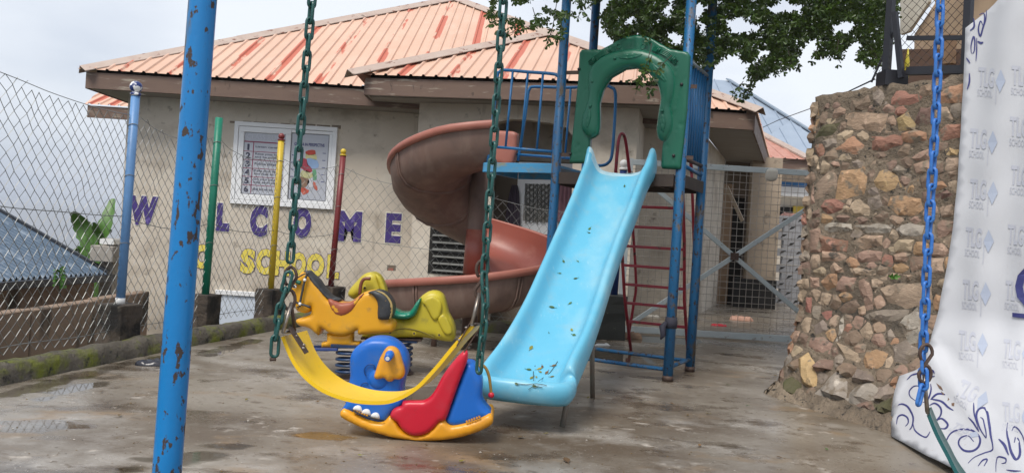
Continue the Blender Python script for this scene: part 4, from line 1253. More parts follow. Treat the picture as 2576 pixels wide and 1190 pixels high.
# top cap going back
k0 = len(vs)
for i, s in enumerate(ss):
    q = vs[i * nz_ + nz_ - 1]; back = Vector((.5, .5, 0)) * .9
    vs.append(q + back * .5 + Vector((0, 0, .02))); vs.append(q + back + Vector((0, 0, -.05)))
for i in range(len(ss) - 1):
    a = i * nz_ + nz_ - 1; b = (i + 1) * nz_ + nz_ - 1
    fs.append((a, b, k0 + (i + 1) * 2, k0 + i * 2)); fs.append((k0 + i * 2, k0 + (i + 1) * 2, k0 + (i + 1) * 2 + 1, k0 + i * 2 + 1))
mb.add(vs, fs, True)
mb.build('mortar_core', m_mortar, swl)
C6 = (1944.4, 189.4, .3714); C7 = (1944.4, 631.3, .3714); C4 = (1931.8, 0, .4995)
STONES = [
 (C6, 'b', [(515,170),(540,165),(570,180),(640,140),(652,185),(630,225),(530,235)]), (C6, 'g', [(683,125),(720,98),(750,125),(775,190),(735,205),(690,200)]),
 (C6, 'r', [(820,160),(845,115),(905,118),(1005,150),(985,180),(920,205),(815,195)]), (C6, 'p', [(405,285),(420,235),(455,220),(487,235),(480,262),(430,290)]),
 (C6, 'b', [(405,185),(430,135),(440,160),(435,180)]), (C6, 'p', [(505,270),(600,265),(770,270),(750,330),(795,345),(785,380),(680,375),(590,370),(520,335)]),
 (C6, 'y', [(848,300),(920,262),(962,330),(960,372),(860,373)]), (C4, 'd', [(745,615),(775,550),(830,545),(835,620),(770,635)]),
 (C6, 'm', [(285,425),(340,350),(455,325),(430,370),(400,405),(330,412)]), (C6, 'o', [(442,500),(550,420),(590,460),(625,490),(610,540),(520,525),(460,520)]),
 (C6, 'r', [(675,420),(780,415),(885,410),(860,470),(770,505),(680,500)]), (C6, 'o', [(880,400),(960,375),(1030,395),(1028,440),(930,460),(885,445)]),
 (C6, 't', [(640,600),(700,572),(780,580),(720,600),(660,607)]), (C6, 't', [(935,500),(980,465),(1025,470),(960,500)]), (C6, 'p', [(945,560),(990,525),(1054,505),(1054,565),(970,575)]),
 (C6, 'p', [(405,600),(420,585),(450,592),(455,615),(425,622)]), (C6, 'g', [(535,590),(575,575),(615,600),(580,625),(545,620)]),
 (C6, 't', [(290,850),(300,740),(330,710),(420,632),(432,700),(425,770),(340,825)]), (C6, 'o', [(440,830),(470,660),(590,645),(630,700),(610,800),(500,830)]),
 (C6, 'b', [(640,660),(680,640),(690,660),(660,745),(640,730)]), (C6, 'y', [(695,715),(725,660),(765,642),(790,660),(840,690),(862,750),(770,782),(705,750)]),
 (C6, 'g', [(815,655),(850,612),(925,655),(930,680),(850,670)]), (C6, 'o', [(895,765),(980,710),(985,745),(940,798),(910,790)]),
 (C6, 'r', [(345,890),(370,850),(440,848),(500,880),(480,905),(380,935)]), (C6, 't', [(445,925),(500,885),(520,900),(510,930),(450,935)]),
 (C6, 't', [(525,910),(545,870),(590,845),(650,900),(690,935),(650,950),(540,945)]), (C6, 'g', [(637,840),(720,815),(735,880),(695,925),(650,890)]),
 (C6, 'o', [(790,880),(810,830),(900,825),(985,840),(1005,900),(960,940),(850,940)]), (C6, 'r', [(330,1080),(400,1105),(500,1120),(490,1190),(330,1190)]),
 (C6, 'p', [(560,1120),(620,1085),(730,1090),(725,1150),(560,1185)]), (C6, 't', [(785,1170),(850,1120),(950,1120),(930,1190),(800,1200)]),
 (C6, 'p', [(248,870),(255,780),(270,740),(285,860)]), (C6, 't', [(285,660),(310,590),(320,640),(290,670)]), (C6, 'b', [(268,930),(320,910),(325,960),(270,970)]),
 (C6, 'p', [(245,1060),(318,1040),(320,1190),(242,1190)]), (C6, 'o', [(268,330),(290,230),(298,300),(285,345)]), (C6, 'b', [(330,215),(365,190),(390,205),(370,225),(340,228)]),
 (C6, 'w', [(330,1030),(420,1000),(520,1010),(530,1045),(400,1060)]), (C6, 'w', [(560,1020),(700,1005),(800,1015),(780,1060),(640,1065)]), (C6, 'w', [(830,1030),(920,1005),(1010,1020),(1000,1080),(880,1090)]),
 (C4, 'o', [(870,480),(925,440),(980,428),(985,510),(880,520)]), (C4, 'r', [(870,660),(900,630),(970,628),(965,690),(880,705)]), (C4, 'y', [(880,765),(910,745),(960,755),(950,780),(885,775)]),
 (C4, 'b', [(872,885),(950,862),(950,905),(880,905)]), (C4, 'p', [(735,830),(800,810),(820,860),(750,870)]), (C4, 'o', [(808,490),(825,478),(832,495),(818,510)]), (C4, 'd', [(835,985),(900,960),(930,985),(870,1005)]),
 (C4, 'o', [(845,920),(880,915),(900,940),(850,960)]), (C4, 't', [(860,1040),(920,1030),(925,1080),(870,1090)]),
 (C7, 'o', [(330,210),(380,165),(430,158),(430,240),(370,265)]), (C7, 'p', [(434,220),(470,175),(560,185),(540,265),(434,262)]), (C7, 'p', [(245,180),(310,185),(310,240),(250,255)]),
 (C7, 'p', [(390,110),(420,80),(470,120),(480,150),(400,140)]), (C7, 't', [(530,120),(680,130),(690,160),(560,165)]), (C7, 't', [(735,185),(790,150),(930,165),(950,200),(760,195)]),
 (C7, 't', [(745,260),(790,240),(960,225),(1054,230),(1050,350),(900,380),(790,340)]), (C7, 'p', [(585,210),(640,190),(665,260),(680,385),(640,390),(600,290)]),
 (C7, 'b', [(455,390),(490,360),(560,335),(585,375),(550,415),(470,420)]), (C7, 'r', [(205,400),(210,320),(250,320),(245,415)]), (C7, 'r', [(330,420),(400,405),(395,440),(370,465)]),
 (C7, 'g', [(640,440),(700,410),(900,395),(900,430),(820,470),(680,470)]), (C7, 'w', [(850,520),(900,440),(1000,370),(1010,520),(930,525)]), (C7, 'w', [(430,600),(450,480),(475,440),(482,520),(450,600)]),
 (C7, 'p', [(258,640),(280,590),(340,588),(400,630),(380,690),(300,675)]), (C7, 't', [(425,640),(440,625),(540,680),(590,720),(570,755),(500,730)]), (C7, 'o', [(620,740),(640,680),(700,672),(770,700),(740,770),(680,790),(630,785)]),
 (C7, 'y', [(190,740),(250,700),(285,760),(290,900),(240,910),(200,880)]), (C7, 'b', [(288,780),(330,730),(400,745),(390,800),(300,815)]), (C7, 'w', [(265,990),(330,930),(420,830),(465,835),(495,890),(490,990),(400,990)]),
 (C7, 'w', [(500,990),(560,930),(640,895),(700,930),(690,1000),(560,1040)]), (C7, 'g', [(540,870),(570,800),(660,820),(680,880),(570,890)]), (C7, 'b', [(440,800),(480,760),(560,790),(535,850),(470,840)]),
 (C7, 'm', [(75,900),(140,860),(185,900),(180,980),(90,1000)]), (C7, 'b', [(130,780),(175,710),(185,800),(140,810)]), (C7, 'o', [(790,870),(840,850),(830,930),(795,900)]),
 (C7, 'g', [(820,650),(900,610),(990,680),(900,760),(830,740)]), (C7, 'g', [(760,560),(800,530),(830,580),(790,610)]), (C7, 'm', [(150,1030),(260,1000),(330,1040),(240,1080)]),
 (C7, 'g', [(700,930),(790,900),(820,960),(760,1010),(700,1000)]), (C7, 'm', [(690,1030),(800,1000),(800,1080),(720,1090)]), (C7, 'b', [(540,1050),(660,1020),(680,1070),(580,1090)]),
 (C7, 'p', [(345,0),(430,10),(500,30),(480,55),(340,75)]), (C7, 'p', [(560,30),(620,0),(730,10),(720,60),(600,75)]), (C7, 'p', [(820,30),(880,10),(930,25),(900,70),(830,70)]),
 (C7, 'w', [(900,560),(990,530),(1000,600),(930,625)]), (C7, 'b', [(170,620),(200,560),(250,580),(230,650)]), (C7, 'g', [(270,500),(340,470),(380,520),(300,560)]), (C7, 'b', [(480,560),(560,540),(600,590),(540,640),(490,620)]),
]
GROUPS = []
def add_stone(poly, key, H=.034, sm_n=2, seed=0):
    """poly in wall (s, z)"""
    rs = random.Random(seed)
    a = np.array(poly); ext = np.ptp(a, axis=0).min()
    q = []
    for i in range(len(poly)):
        p0, p1 = a[i], a[(i + 1) % len(poly)]
        q.append(tuple(p0))
        L_ = np.linalg.norm(p1 - p0)
        if L_ > .07:
            for t in ((.5,) if L_ < .14 else (.33, .67)):
                m = p0 + (p1 - p0) * t
                q.append((m[0] + rs.uniform(-.1, .1) * min(L_, .1), m[1] + rs.uniform(-.1, .1) * min(L_, .1)))
    R = max(.010, min(.020, ext * .18))
    gx, gy = rs.uniform(-.09, .09), rs.uniform(-.09, .09); cx, cy = a.mean(0)
    def rel(v2, d):
        return np.array([(mnoise.noise((x * 14, y * 14, seed * 1.7)) * .014 + (x - cx) * gx * 1.3 + (y - cy) * gy) * min(1, dd / R) for (x, y), dd in zip(v2, d)])
    me_n = inflate('stone', q, None, ST[key], swl, H=H, R=R, T=.06, sp=max(.03, min(.06, ext * .3)), relief=rel, place=wallpt, jit=.2, smooth=True)
    me_n.data.set_sharp_from_angle(angle=rad(24))
    GROUPS.append(np.array(poly))
for i, (cp_, key, pl) in enumerate(STONES):
    pts = [wall_sz(x, y) for x, y in crop(pl, *cp_)]
    ca = np.mean(pts, axis=0); pts = [tuple(ca + (np.array(q) - ca) * 1.14) for q in pts]
    base = cp_ is C7 and min(y for x, y in pl) > 680
    add_stone(pts, key, .06 if base else .019, seed=i)
# fill stones packed between the big ones: cells clipped against their neighbours
rs = random.Random(5)
block = []
for g in GROUPS:
    for a_, b_ in zip(g, np.roll(g, -1, axis=0)):
        k = max(1, int(np.linalg.norm(b_ - a_) / .025))
        block += [a_ + (b_ - a_) * t / k for t in range(k)]
block = np.array(block)
seeds = []
for tries in range(9000):
    s, z = rs.uniform(-.14, 1.62), rs.uniform(.02, 2.47)
    if z < .55 and s > 1.2: continue
    if any(inside([(s, z)], g)[0] for g in GROUPS if abs(g[:, 0].mean() - s) < .4 and abs(g[:, 1].mean() - z) < .4): continue
    if np.min(np.hypot(block[:, 0] - s, block[:, 1] - z)) < .024: continue
    if seeds and min(math.hypot(s - a_, (z - b_) * 1.3) for a_, b_ in seeds) < .108: continue
    seeds.append((s, z))
    if len(seeds) >= 195: break
def clip_poly(poly, p, n):
    out = []
    for i in range(len(poly)):
        a_, b_ = poly[i], poly[(i + 1) % len(poly)]
        da, db = (a_ - p).dot(n), (b_ - p).dot(n)
        if da <= 0: out.append(a_)
        if da * db < 0: out.append(a_ + (b_ - a_) * (da / (da - db)))
    return out
for i, (s, z) in enumerate(seeds):
    c = Vector((s, z)); rx, rz = rs.uniform(.08, .15), rs.uniform(.05, .09)
    pl = [Vector((s + rx * rs.uniform(.8, 1.1) * math.cos(k * .7854 + .3), z + rz * rs.uniform(.8, 1.1) * math.sin(k * .7854 + .3))) for k in range(8)]
    for q in seeds:
        d = Vector(q) - c
        if 0 < d.length < .3: pl = clip_poly(pl, c + d * .46, d.normalized())
    nb_ = block[np.hypot(block[:, 0] - s, block[:, 1] - z) < .14]
    for q in nb_[np.argsort(np.hypot(nb_[:, 0] - s, nb_[:, 1] - z))][:24]:
        d = Vector(q) - c; pl = clip_poly(pl, c + d * .84, d.normalized())
        if len(pl) < 3: break
    if len(pl) < 3: continue
    if max((a_ - b_).length for a_ in pl for b_ in pl) < .04: continue
    cl = [pl[0]]
    for q in pl[1:]:
        if (q - cl[-1]).length > .010: cl.append(q)
    if len(cl) < 4: continue
    add_stone([tuple(q) for q in cl], rs.choice('tpobgbbprt' if z > .35 else 'gbwmb'), .010 + rs.random() * .010, seed=100 + i)
# broken mortar skirt where the wall meets the yard
mb = MB()
vs = []; ns_ = 60
for i in range(ns_ + 1):
    s = -.2 + 1.55 * i / ns_
    for j in range(6):
        c = .02 + .022 * j + .02 * mnoise.noise((s * 7, j * .6, 1.)); zz = max(-.01, .10 * (1 - j / 5) ** 1.2 + .03 * mnoise.noise((s * 16, j * 1.3, 5.)) - (.02 if j == 5 else 0))
        p = wallpt(s, .0, c - .03); vs.append((p.x, p.y, zz))
mb.add(vs, [(i * 6 + j, i * 6 + j + 1, (i + 1) * 6 + j + 1, (i + 1) * 6 + j) for i in range(ns_) for j in range(5)], True)
mb.build('mortar_skirt', m_mortar, swl)
weed = thing('weed', tuple(wallpt(*wall_sz(2254, 700), .04)), 'tiny green weed sprouting from the face of the stone wall', 'plant')
w_c = wallpt(*wall_sz(2254, 702), .05)
for k in range(6):
    a = k * 1.05
    blade([w_c, w_c + Vector((.025 * math.cos(a), -.015, .02 + .01 * math.sin(a))), w_c + Vector((.045 * math.cos(a), -.03, .02 + .025 * math.sin(a)))], .009, m_plant, weed)

# upper terrace
mb = MB()
pts = [wallpt(s, WTOP - .06) for s in (-1.6, -.6, 0, 1, 2, 3.2)]
pts = [p + Vector((.3, .3, 0)) for p in pts]
far = [Vector((14, 2, WTOP - .06)), Vector((14, 14, WTOP - .06)), Vector((5.5, 14, WTOP - .06))]
mb.add([(p.x, p.y, WTOP - .08) for p in pts + far], [tuple(range(len(pts) + 3))])
o = mb.build('terrace_ground', m_soil); tag(o, kind='structure')

# ------------------------------------------------------------------ mesh screen frame on the wall top
scr = thing('mesh_screen', tuple(wallpt(.9, WTOP)), 'dark steel framed wire screen standing on top of the stone wall', 'fence')
TF = Frame(wallpt(0, 0) + Vector((.18, .16, 0)), WT)
def tbar(a, b, w_, name='frame_bar', c=0.0, m=m_darkframe):
    p = TF.pix(*a); q = TF.pix(*b); mb = MB(); mb.beam(TF.pt(p[0], p[1], c), TF.pt(q[0], q[1], c), w_, w_, up=tuple(TF.n)); return mb.build(name, m, scr)
tbar((2246, -60), (2228, 205), .05); tbar((2262, 36), (2279, 200), .036, c=.06); tbar((2283, 97), (2440, 96), .032)
tbar((2284, 180), (2432, 176), .06); tbar((2440, -40), (2428, 190), .05); tbar((2258, 60), (2192, 208), .012)
b_ = TF.pix(2240, 200); mb = MB(); mb.box(TF.pt(b_[0], b_[1] + .0, -.02), (.18, .16, .12)); o = mb.build('base_block', m_darkframe, scr)
mb = MB()
def screen_mesh(x0, x1, y0, y1, s, r, fn=None):
    a = TF.pix(x0, y1); b = TF.pix(x1, y0)
    nw = int((b[0] - a[0]) / s) + 1
    for k in range(nw + 1):
        pts = []; z = a[1]; i = 0
        while z < b[1]:
            x = a[0] + k * s + (s * .5 if i % 2 else -s * .5)
            x = a[0] + k * s + (s * .52 if (i + k) % 2 else -s * .52)
            x += .006 * mnoise.noise((x * 8, z * 8, 2.))
            if fn is None or fn(x, z): pts.append(TF.pt(x, z, .02 * mnoise.noise((x * 3, z * 3, 0.))))
            elif len(pts) > 1: mb.tube(pts, r, 3, caps=False); pts = []
            else: pts = []
            z += s * 1.05; i += 1
        if len(pts) > 1: mb.tube(pts, r, 3, caps=False)
screen_mesh(2268, 2440, -70, 190, .034, .0030)
la, lb = TF.pix(2262, 40), TF.pix(2186, 208)
screen_mesh(2180, 2246, -70, 208, .024, .0022, lambda x, z: x > lb[0] + (la[0] - lb[0]) * (z - lb[1]) / (la[1] - lb[1]))
o = mb.build('wire_mesh', m_meshblack, scr, fix=False); o['kind'] = 'stuff'
mb = MB(); q = [TF.pix(*k) for k in ((2262, 115), (2265, 150), (2262, 190), (2251, 208), (2251, 190), (2254, 150))]
o = inflate('yellow_sheet', q, TF, m_yellowsheet, None, H=0, T=.01, sp=.05, c0=-.12); tag(o, 'narrow strip of yellow sheet wedged behind the dark post on the wall', 'sheet')
# house on the terrace, only its eave shows
th_ = thing('terrace_house', (4.6, 8.0, WTOP), 'house on the upper terrace with a brown boarded roof underside', 'house')
HF = Frame(Vector((5.1, 9.4, 0)), WT)
def hpoly(name, pts, c, th, m):
    q = [HF.pix(*k) for k in pts]; return inflate(name, q, HF, m, th_, H=0, T=th, sp=.5, c0=c, smooth=False)
hpoly('eave_board', [(2352, -60), (2352, 10), (2300, 88), (2300, 160), (2560, 160), (2560, -60)], 0, .1, m_underroof)
hpoly('wall', [(2284, 130), (2284, 230), (2560, 230), (2560, 130)], .15, .1, mat('terrace_wall', (.17, .10, .075), (.14, .085, .06), 3, .8))
hpoly('gable_panel', [(2278, -60), (2352, -60), (2350, 10), (2300, 84), (2278, 92)], .12, .06, m_tarp)
hpoly('corner_post', [(2408, 100), (2432, 98), (2430, 170), (2406, 172)], .3, .08, mat('terrace_post', (.38, .24, .15), None, 4, .7))

# ------------------------------------------------------------------ banner
def ban_off(s, z):
    f = .055 + woff(s, z)
    f += max(0, s - 1.15) * .72 * max(0, 1 - z / .85) ** 1.25
    return f
def banpt(px, py, c=0.0):
    s, z = wall_sz(px, py, ban_off)
    rip = .012 * math.sin(px * .055 + py * .006) * min(1, max(0, (1000 - py) / 300)) + .010 * mnoise.noise((px * .012, py * .012, 3.))
    if py > 860:      # the diagonal crease where the sheet folds over the rubble
        e = (px - 2330) - (py - 880) * .78
        rip += .035 * math.exp(-(e / 26.0) ** 2) - .02 * math.exp(-((e - 50) / 30.0) ** 2) + .012 * mnoise.noise((px * .03, py * .03, 7.))
    return WK + WT * s + WN * (ban_off(s, max(z, 0)) + rip + c) + Vector((0, 0, max(z, .01)))
BPOLY = [(2430, 72), (2500, 10), (2600, -85), (2700, -180), (2700, 1385), (2600, 1300), (2520, 1255), (2400, 1178), (2320, 1140), (2243, 1097), (2241, 1050), (2246, 1000),
         (2262, 945), (2300, 932), (2330, 915), (2345, 840), (2362, 780), (2383, 660), (2398, 560), (2408, 450), (2416, 350), (2425, 190)]
bn = inflate('banner', BPOLY, None, m_banner, None, H=0, R=10, T=.003, sp=17, place=banpt)
bn_me = bn.data
tag(bn, 'big white printed vinyl banner hung over the stone wall down to the ground', 'banner')
ORG[bn] = Vector(bn.location)
def ribbon(mb, pts, wd, taper=True):
    c = smooth_loop(pts, 5, closed=False); n = len(c); vs = []
    for i in range(n):
        a = c[max(i - 1, 0)]; b = c[min(i + 1, n - 1)]
        t = Vector((b[0] - a[0], b[1] - a[1])); t = t.normalized() if t.length > 1e-6 else Vector((1, 0)); nn = Vector((-t.y, t.x))
        w_ = wd * ((.35 + .65 * math.sin(math.pi * i / (n - 1))) if taper else 1)
        for sg in (-1, 1): vs.append(banpt(c[i][0] + nn.x * w_ * sg / 2, c[i][1] + nn.y * w_ * sg / 2, .004))
    mb.add(vs, [(2 * i, 2 * i + 1, 2 * i + 3, 2 * i + 2) for i in range(n - 1)])
C5 = (2197, 757.6, .3628); C5t = (2146.5, 0, .2122)
for cp_, wd, pl in [
    (C5, 4, [(230,545),(270,510),(330,500),(400,520),(440,515)]), (C5, 5, [(160,725),(200,710),(245,735),(275,800),(270,860),(250,890)]), (C5, 4, [(165,850),(175,800),(205,785),(235,805),(240,840),(220,865)]),
    (C5, 3, [(300,690),(260,660),(255,620),(290,585),(340,590)]), (C5, 4, [(400,570),(405,620),(380,680),(345,700)]), (C5, 4, [(275,840),(290,890),(330,930),(370,938),(400,900)]),
    (C5, 5, [(400,680),(450,640),(515,650)]), (C5, 5, [(400,675),(470,690),(520,730),(560,755)]), (C5, 5, [(390,720),(430,705),(470,740),(470,790),(430,830)]), (C5, 5, [(430,830),(480,810),(520,850),(500,880),(460,880)]),
    (C5, 5.5, [(515,1035),(500,980),(540,910),(620,885),(700,895),(745,940),(735,1000),(690,1035),(630,1030),(595,990),(610,945),(660,930),(700,970)]),
    (C5, 4.5, [(660,1120),(700,1080),(770,1050),(830,1030),(850,1000),(830,900),(800,800),(770,740),(740,750),(740,810),(770,890),(800,940),(805,900),(780,820),(760,800)]),
    (C5, 6, [(670,800),(710,840),(750,900)]), (C5, 3, [(705,700),(720,760),(750,890)]), (C5, 5, [(925,840),(920,900),(950,1000),(1000,1090),(1015,1060),(1000,970),(975,940),(970,980)]),
    (C5, 5, [(885,950),(920,990),(960,1060)]), (C5, 4, [(950,900),(970,870),(1010,890),(1040,960),(1044,1050)]), (C5, 4, [(730,1140),(760,1100),(790,1095),(770,1140)]),
    (C5, 4, [(850,1180),(870,1080),(940,1080),(940,1110),(900,1120)]), (C5, 4, [(930,1165),(1044,1170)]), (C5, 5, [(400,470),(430,480),(440,500)]),
    (C5t, 4, [(1430,220),(1430,320),(1385,370)]), (C5t, 4, [(1490,180),(1540,160),(1545,250),(1520,350),(1495,430),(1475,350),(1500,250),(1525,300)]), (C5t, 3, [(1570,120),(1560,230),(1530,330)]),
    (C5t, 3.5, [(1400,640),(1395,550),(1420,440),(1435,480),(1430,600),(1410,640)]), (C5t, 3, [(1455,450),(1455,600),(1448,730)]), (C5t, 6, [(1465,490),(1500,510),(1530,500)]), (C5t, 3.5, [(1345,690),(1385,755)]), (C5t, 4, [(1375,870),(1375,970),(1350,1065)])]:
    mb = MB(); ribbon(mb, crop(pl, *cp_), wd)
    mb.build('printed_scroll', m_print_navy, bn, fix=False)
def logo(x, y, ex=(44, 5), ey=(2, -50), k=1.0):
    f = lambda ax, ay: (x + (ax * ex[0] + ay * ey[0]) * k, y + (ax * ex[1] + ay * ey[1]) * k)
    mb = MB(); text_solid(mb, 'TLG', lambda a, b, t: banpt(*f(a, b), .004), 0, .03)
    text_solid(mb, 'SCHOOL', lambda a, b, t: banpt(*f(a * .92, -.47 + b * .36), .004), 0, .0)
    mb.add([banpt(*f(*q), .004) for q in ((1.13, -.75), (1.17, -.75), (1.17, .35), (1.13, .35))], [(0, 1, 2, 3)])
    mb.build('printed_lettering', m_print_grey, bn, fix=False)
    mb = MB(); mb.add([banpt(*f(*q), .0045) for q in ((1.1, .35), (1.38, -.2), (1.66, .42), (1.38, .98))], [(0, 1, 2, 3)])
    mb.build('printed_diamond', m_print_blue, bn, fix=False)
for x, y in ((2458, 218), (2438, 372), (2438, 499), (2427, 620), (2420, 752), (2411, 879), (2540, 343), (2540, 465), (2533, 614), (2527, 754), (2523, 901), (2520, 1059), (2545, 215)):
    logo(x, y)
logo(2408, 990, (42, 22), (14, -38)); logo(2392, 1075, (40, 16), (16, -14))
mb = MB(); text_solid(mb, 'G', lambda a, b, t: banpt(2556 + a * 85, 772 - b * 106 + a * 8, .012), 0, .03)
v2, fs, d = fill([(2549, 786), (2690, 800), (2690, 812), (2549, 797)], 6.0); mb.add([banpt(x, y, .010) for x, y in v2], fs); mb.build('printed_heading', m_print_navy, bn, fix=False)
mb = MB()
for cp_, pl in ((C5, [(440,565),(480,590),(490,620),(460,600)]), (C5, [(545,705),(570,700),(565,725),(548,722)]), (C5, [(470,620),(495,640),(485,650)]), (C5, [(520,665),(530,680),(515,690)])):
    q = crop(pl, *cp_); v2, fs, d = fill(q, 3.0); mb.add([banpt(x, y, .005) for x, y in v2], fs)
mb.build('mud_splash', m_dirt, bn, fix=False)

# ================================================================== PLAY TOWER
FL = Vector((.38, 7.38, 0)); FR = Vector((1.46, 6.84, 0)); BR = Vector((1.80, 7.46, 0)); BL = Vector((.72, 8.0, 0))
TU = (FR - FL).normalized(); TV = (BL - FL).normalized()
tower = thing('play_tower', tuple((FL + FR + BR + BL) / 4), 'blue pipe play tower with a brown deck, guard rails and a green arch panel', 'play tower')
for p, lab in ((FL, None), (FR, None), (BR, None), (BL, None)):
    mb = MB(); mb.tube([p + Vector((0, 0, -.03)), p + Vector((0, 0, 1.2)), p + Vector((0, 0, 3.86))], .045, 18); lg = mb.build('leg', m_towerpaint, tower)
    mb = MB(); mb.tube([p + Vector((0, 0, 0)), p + Vector((0, 0, .05))], .049, 16); mb.build('rusty_foot', m_rusty, lg)
ZP = 1.83
mb = MB(); mb.prism([q + Vector((0, 0, ZP)) for q in (FL, FR, BR, BL)], [q + Vector((0, 0, ZP - .03)) for q in (FL, FR, BR, BL)]); mb.build('deck', m_decksteel, tower)
for a, b in ((FL, FR), (FR, BR), (BR, BL), (BL, FL)):
    n = (b - a).normalized().cross(Vector((0, 0, 1)))
    mb = MB(); mb.beam(a + (b - a).normalized() * .05 + n * .03 + Vector((0, 0, ZP - .05)), b - (b - a).normalized() * .05 + n * .03 + Vector((0, 0, ZP - .05)), .012, .11); o = mb.build('deck_edge', m_decksteel, tower)
for k in range(3):
    a = FL + (FR - FL) * (.25 + .25 * k); mb = MB(); mb.beam(a + Vector((0, 0, ZP - .055)), a + (BL - FL) + Vector((0, 0, ZP - .055)), .03, .045); mb.build('joist', m_decksteel, tower)
# side deck
SL = FL - TU * .78; SB = SL + (BL - FL); ZS = 1.915
mb = MB(); mb.prism([q + Vector((0, 0, ZS - .004)) for q in (SL, FL, BL, SB)], [q + Vector((0, 0, ZS - .028)) for q in (SL, FL, BL, SB)]); sdk = mb.build('side_deck', m_deckpaint, tower)
for a, b in ((SL, FL), (SB, SL), (BL, SB)):
    n = (b - a).normalized().cross(Vector((0, 0, 1))); mb = MB(); mb.beam(a + n * .015 + Vector((0, 0, ZS - .045)), b + n * .015 + Vector((0, 0, ZS - .045)), .02, .095); o = mb.build('deck_edge', m_deckpaint, sdk); bevel_obj(o, .004, 1)
# low tie bars
for a, b, z in ((FL, FR, .10), (BL, BR, .10), (FR, BR, .12), (FL, BL, .12)):
    mb = MB(); mb.tube([a + Vector((0, 0, z)), b + Vector((0, 0, z))], .018, 10); mb.build('tie_bar', m_towerpaint, tower)
# canopy on top
mb = MB(); e_ = TU * .18; f_ = TV * .12
qq = [FL - e_ - f_, FR + e_ - f_, BR + e_ + f_, BL - e_ + f_]
mb.prism([q + Vector((0, 0, 3.93)) for q in qq], [q + Vector((0, 0, 3.89)) for q in qq]); mb.build('canopy_board', m_underroof, tower)
for a, b in ((FL, FR), (BL, BR), (FL, BL), (FR, BR)):
    mb = MB(); mb.tube([a + Vector((0, 0, 3.80)), b + Vector((0, 0, 3.80))], .022, 10); mb.build('canopy_rail', m_railpaint, tower)
mb = MB(); mb.beam(BL + Vector((0, 0, 3.76)), BR + Vector((0, 0, 3.76)), .03, .10); mb.build('canopy_batten', m_underroof, tower)

# guard rails
PF = Frame(FL, TU); PB = Frame(BL, TU); PS = Frame(FR, TV)
def rail(fr, pts, r=.016, m=m_railpaint, name='rail', c=0.0, parent=None, sm=5, n=10):
    q = [fr.pix(*p) for p in pts]; mb = MB(); mb.tube(bez([fr.pt(a, b, c) for a, b in q], sm) if sm > 1 else [fr.pt(a, b, c) for a, b in q], r, n); return mb.build(name, m, parent)
def guard(fr, loop, bars, low, lab):
    g = rail(fr, loop, .0165, name='guard_rail', parent=tower, sm=4); g['label'] = lab
    for a, b in bars: rail(fr, (a, b), .012, name='baluster', parent=g, sm=1)
    rail(fr, low, .0145, name='lower_rail', parent=g, sm=1)
guard(PF, [(1227, 411), (1240, 300), (1251, 196), (1257, 182), (1270, 177), (1330, 182), (1385, 186), (1402, 191), (1408, 206), (1400, 300), (1390, 418)],
      [((1290, 180), (1272, 369)), ((1328, 183), (1310, 374)), ((1366, 186), (1350, 378))], ((1232, 369), (1392, 382)), 'low blue guard rail along the front of the side deck')
guard(PB, [(1303, 405), (1320, 300), (1328, 240), (1332, 226), (1345, 219), (1430, 221), (1515, 217), (1536, 220), (1548, 236), (1546, 310), (1540, 385), (1532, 408), (1512, 417), (1470, 414)],
      [((1436, 221), (1421, 400)), ((1404, 221), (1388, 400))], ((1300, 389), (1470, 401)), 'blue guard rail with rounded corners at the back of the deck')
def ps(a, z): return FR + TV * a + Vector((0, 0, z))
mb = MB(); mb.tube([ps(.05, 2.86), ps(.65, 2.86)], .02, 10); g = mb.build('guard_rail', mat('bleached_rail', (.35, .36, .34), (.12, .2, .3), 9, .7), tower); g['label'] = 'side guard rail with a bleached top bar'
mb = MB(); mb.tube([ps(.04, 1.99), ps(.66, 1.99)], .018, 10); mb.build('lower_rail', m_rusty, g)
for k in range(7):
    mb = MB(); a = .10 + k * .085; mb.tube([ps(a, 1.99), ps(a, 2.86)], .0125, 8); mb.build('baluster', m_railpaint, g)
mb = MB(); mb.tube([ps(.0, 1.93), ps(.68, 1.90)], .018, 10); mb.build('lower_rail', m_railpaint, g)

# green arch panel
PA = Frame(FL + PF.n * .055, TU)
C3 = (1288, 0, .4995)
outer_l = [(290,822),(298,740),(318,560),(333,400),(340,268),(352,252),(450,251),(500,225),(560,190),(630,178),(690,189),(760,228),(800,250),(885,264),(897,282),(880,560),(862,740),(850,845),(843,853),(757,849),(751,835),(757,740)]
inner_l = [(762,712),(742,700),(732,672),(730,640),(740,560),(750,500),(745,460),(730,420),(690,370),(630,343),(570,350),(500,390),(460,450),(440,520),(442,600),(440,640),(432,675),(412,692),(392,700),(388,740),(378,822)]
pol = [PA.pix(*q) for q in crop(outer_l + inner_l, *C3)]
def prelief(v2, d):
    out = np.zeros(len(v2))
    for i, (x, y) in enumerate(v2):
        w1 = mnoise.noise((x * 13, y * 2.4, 1.))
        out[i] = -.006 * math.exp(-(w1 / .045) ** 2) * min(1, d[i] / .03)
    return out
ap = inflate('arch_panel', pol, PA, m_greenplastic, tower, H=.012, R=.02, T=.045, sp=.016, relief=prelief, jit=.1)
ap['label'] = 'green moulded arch panel framing the top of the slide'
out_m = [(388,694),(362,668),(352,636),(358,590),(372,550),(386,500),(388,450),(386,400),(400,345),(445,295),(520,262),(620,249),(705,266),(770,302),(815,360),(824,430),(812,500),(803,540),(812,590),(812,640),(800,680),(782,706),(764,716)]
in_m = [(740,700),(731,672),(730,640),(741,560),(751,500),(745,460),(730,420),(690,370),(630,344),(570,351),(500,391),(460,451),(441,520),(442,600),(440,640),(432,675),(412,692)]
pol = [PA.pix(*q) for q in crop(smooth_loop(out_m + in_m, 2), *C3)]
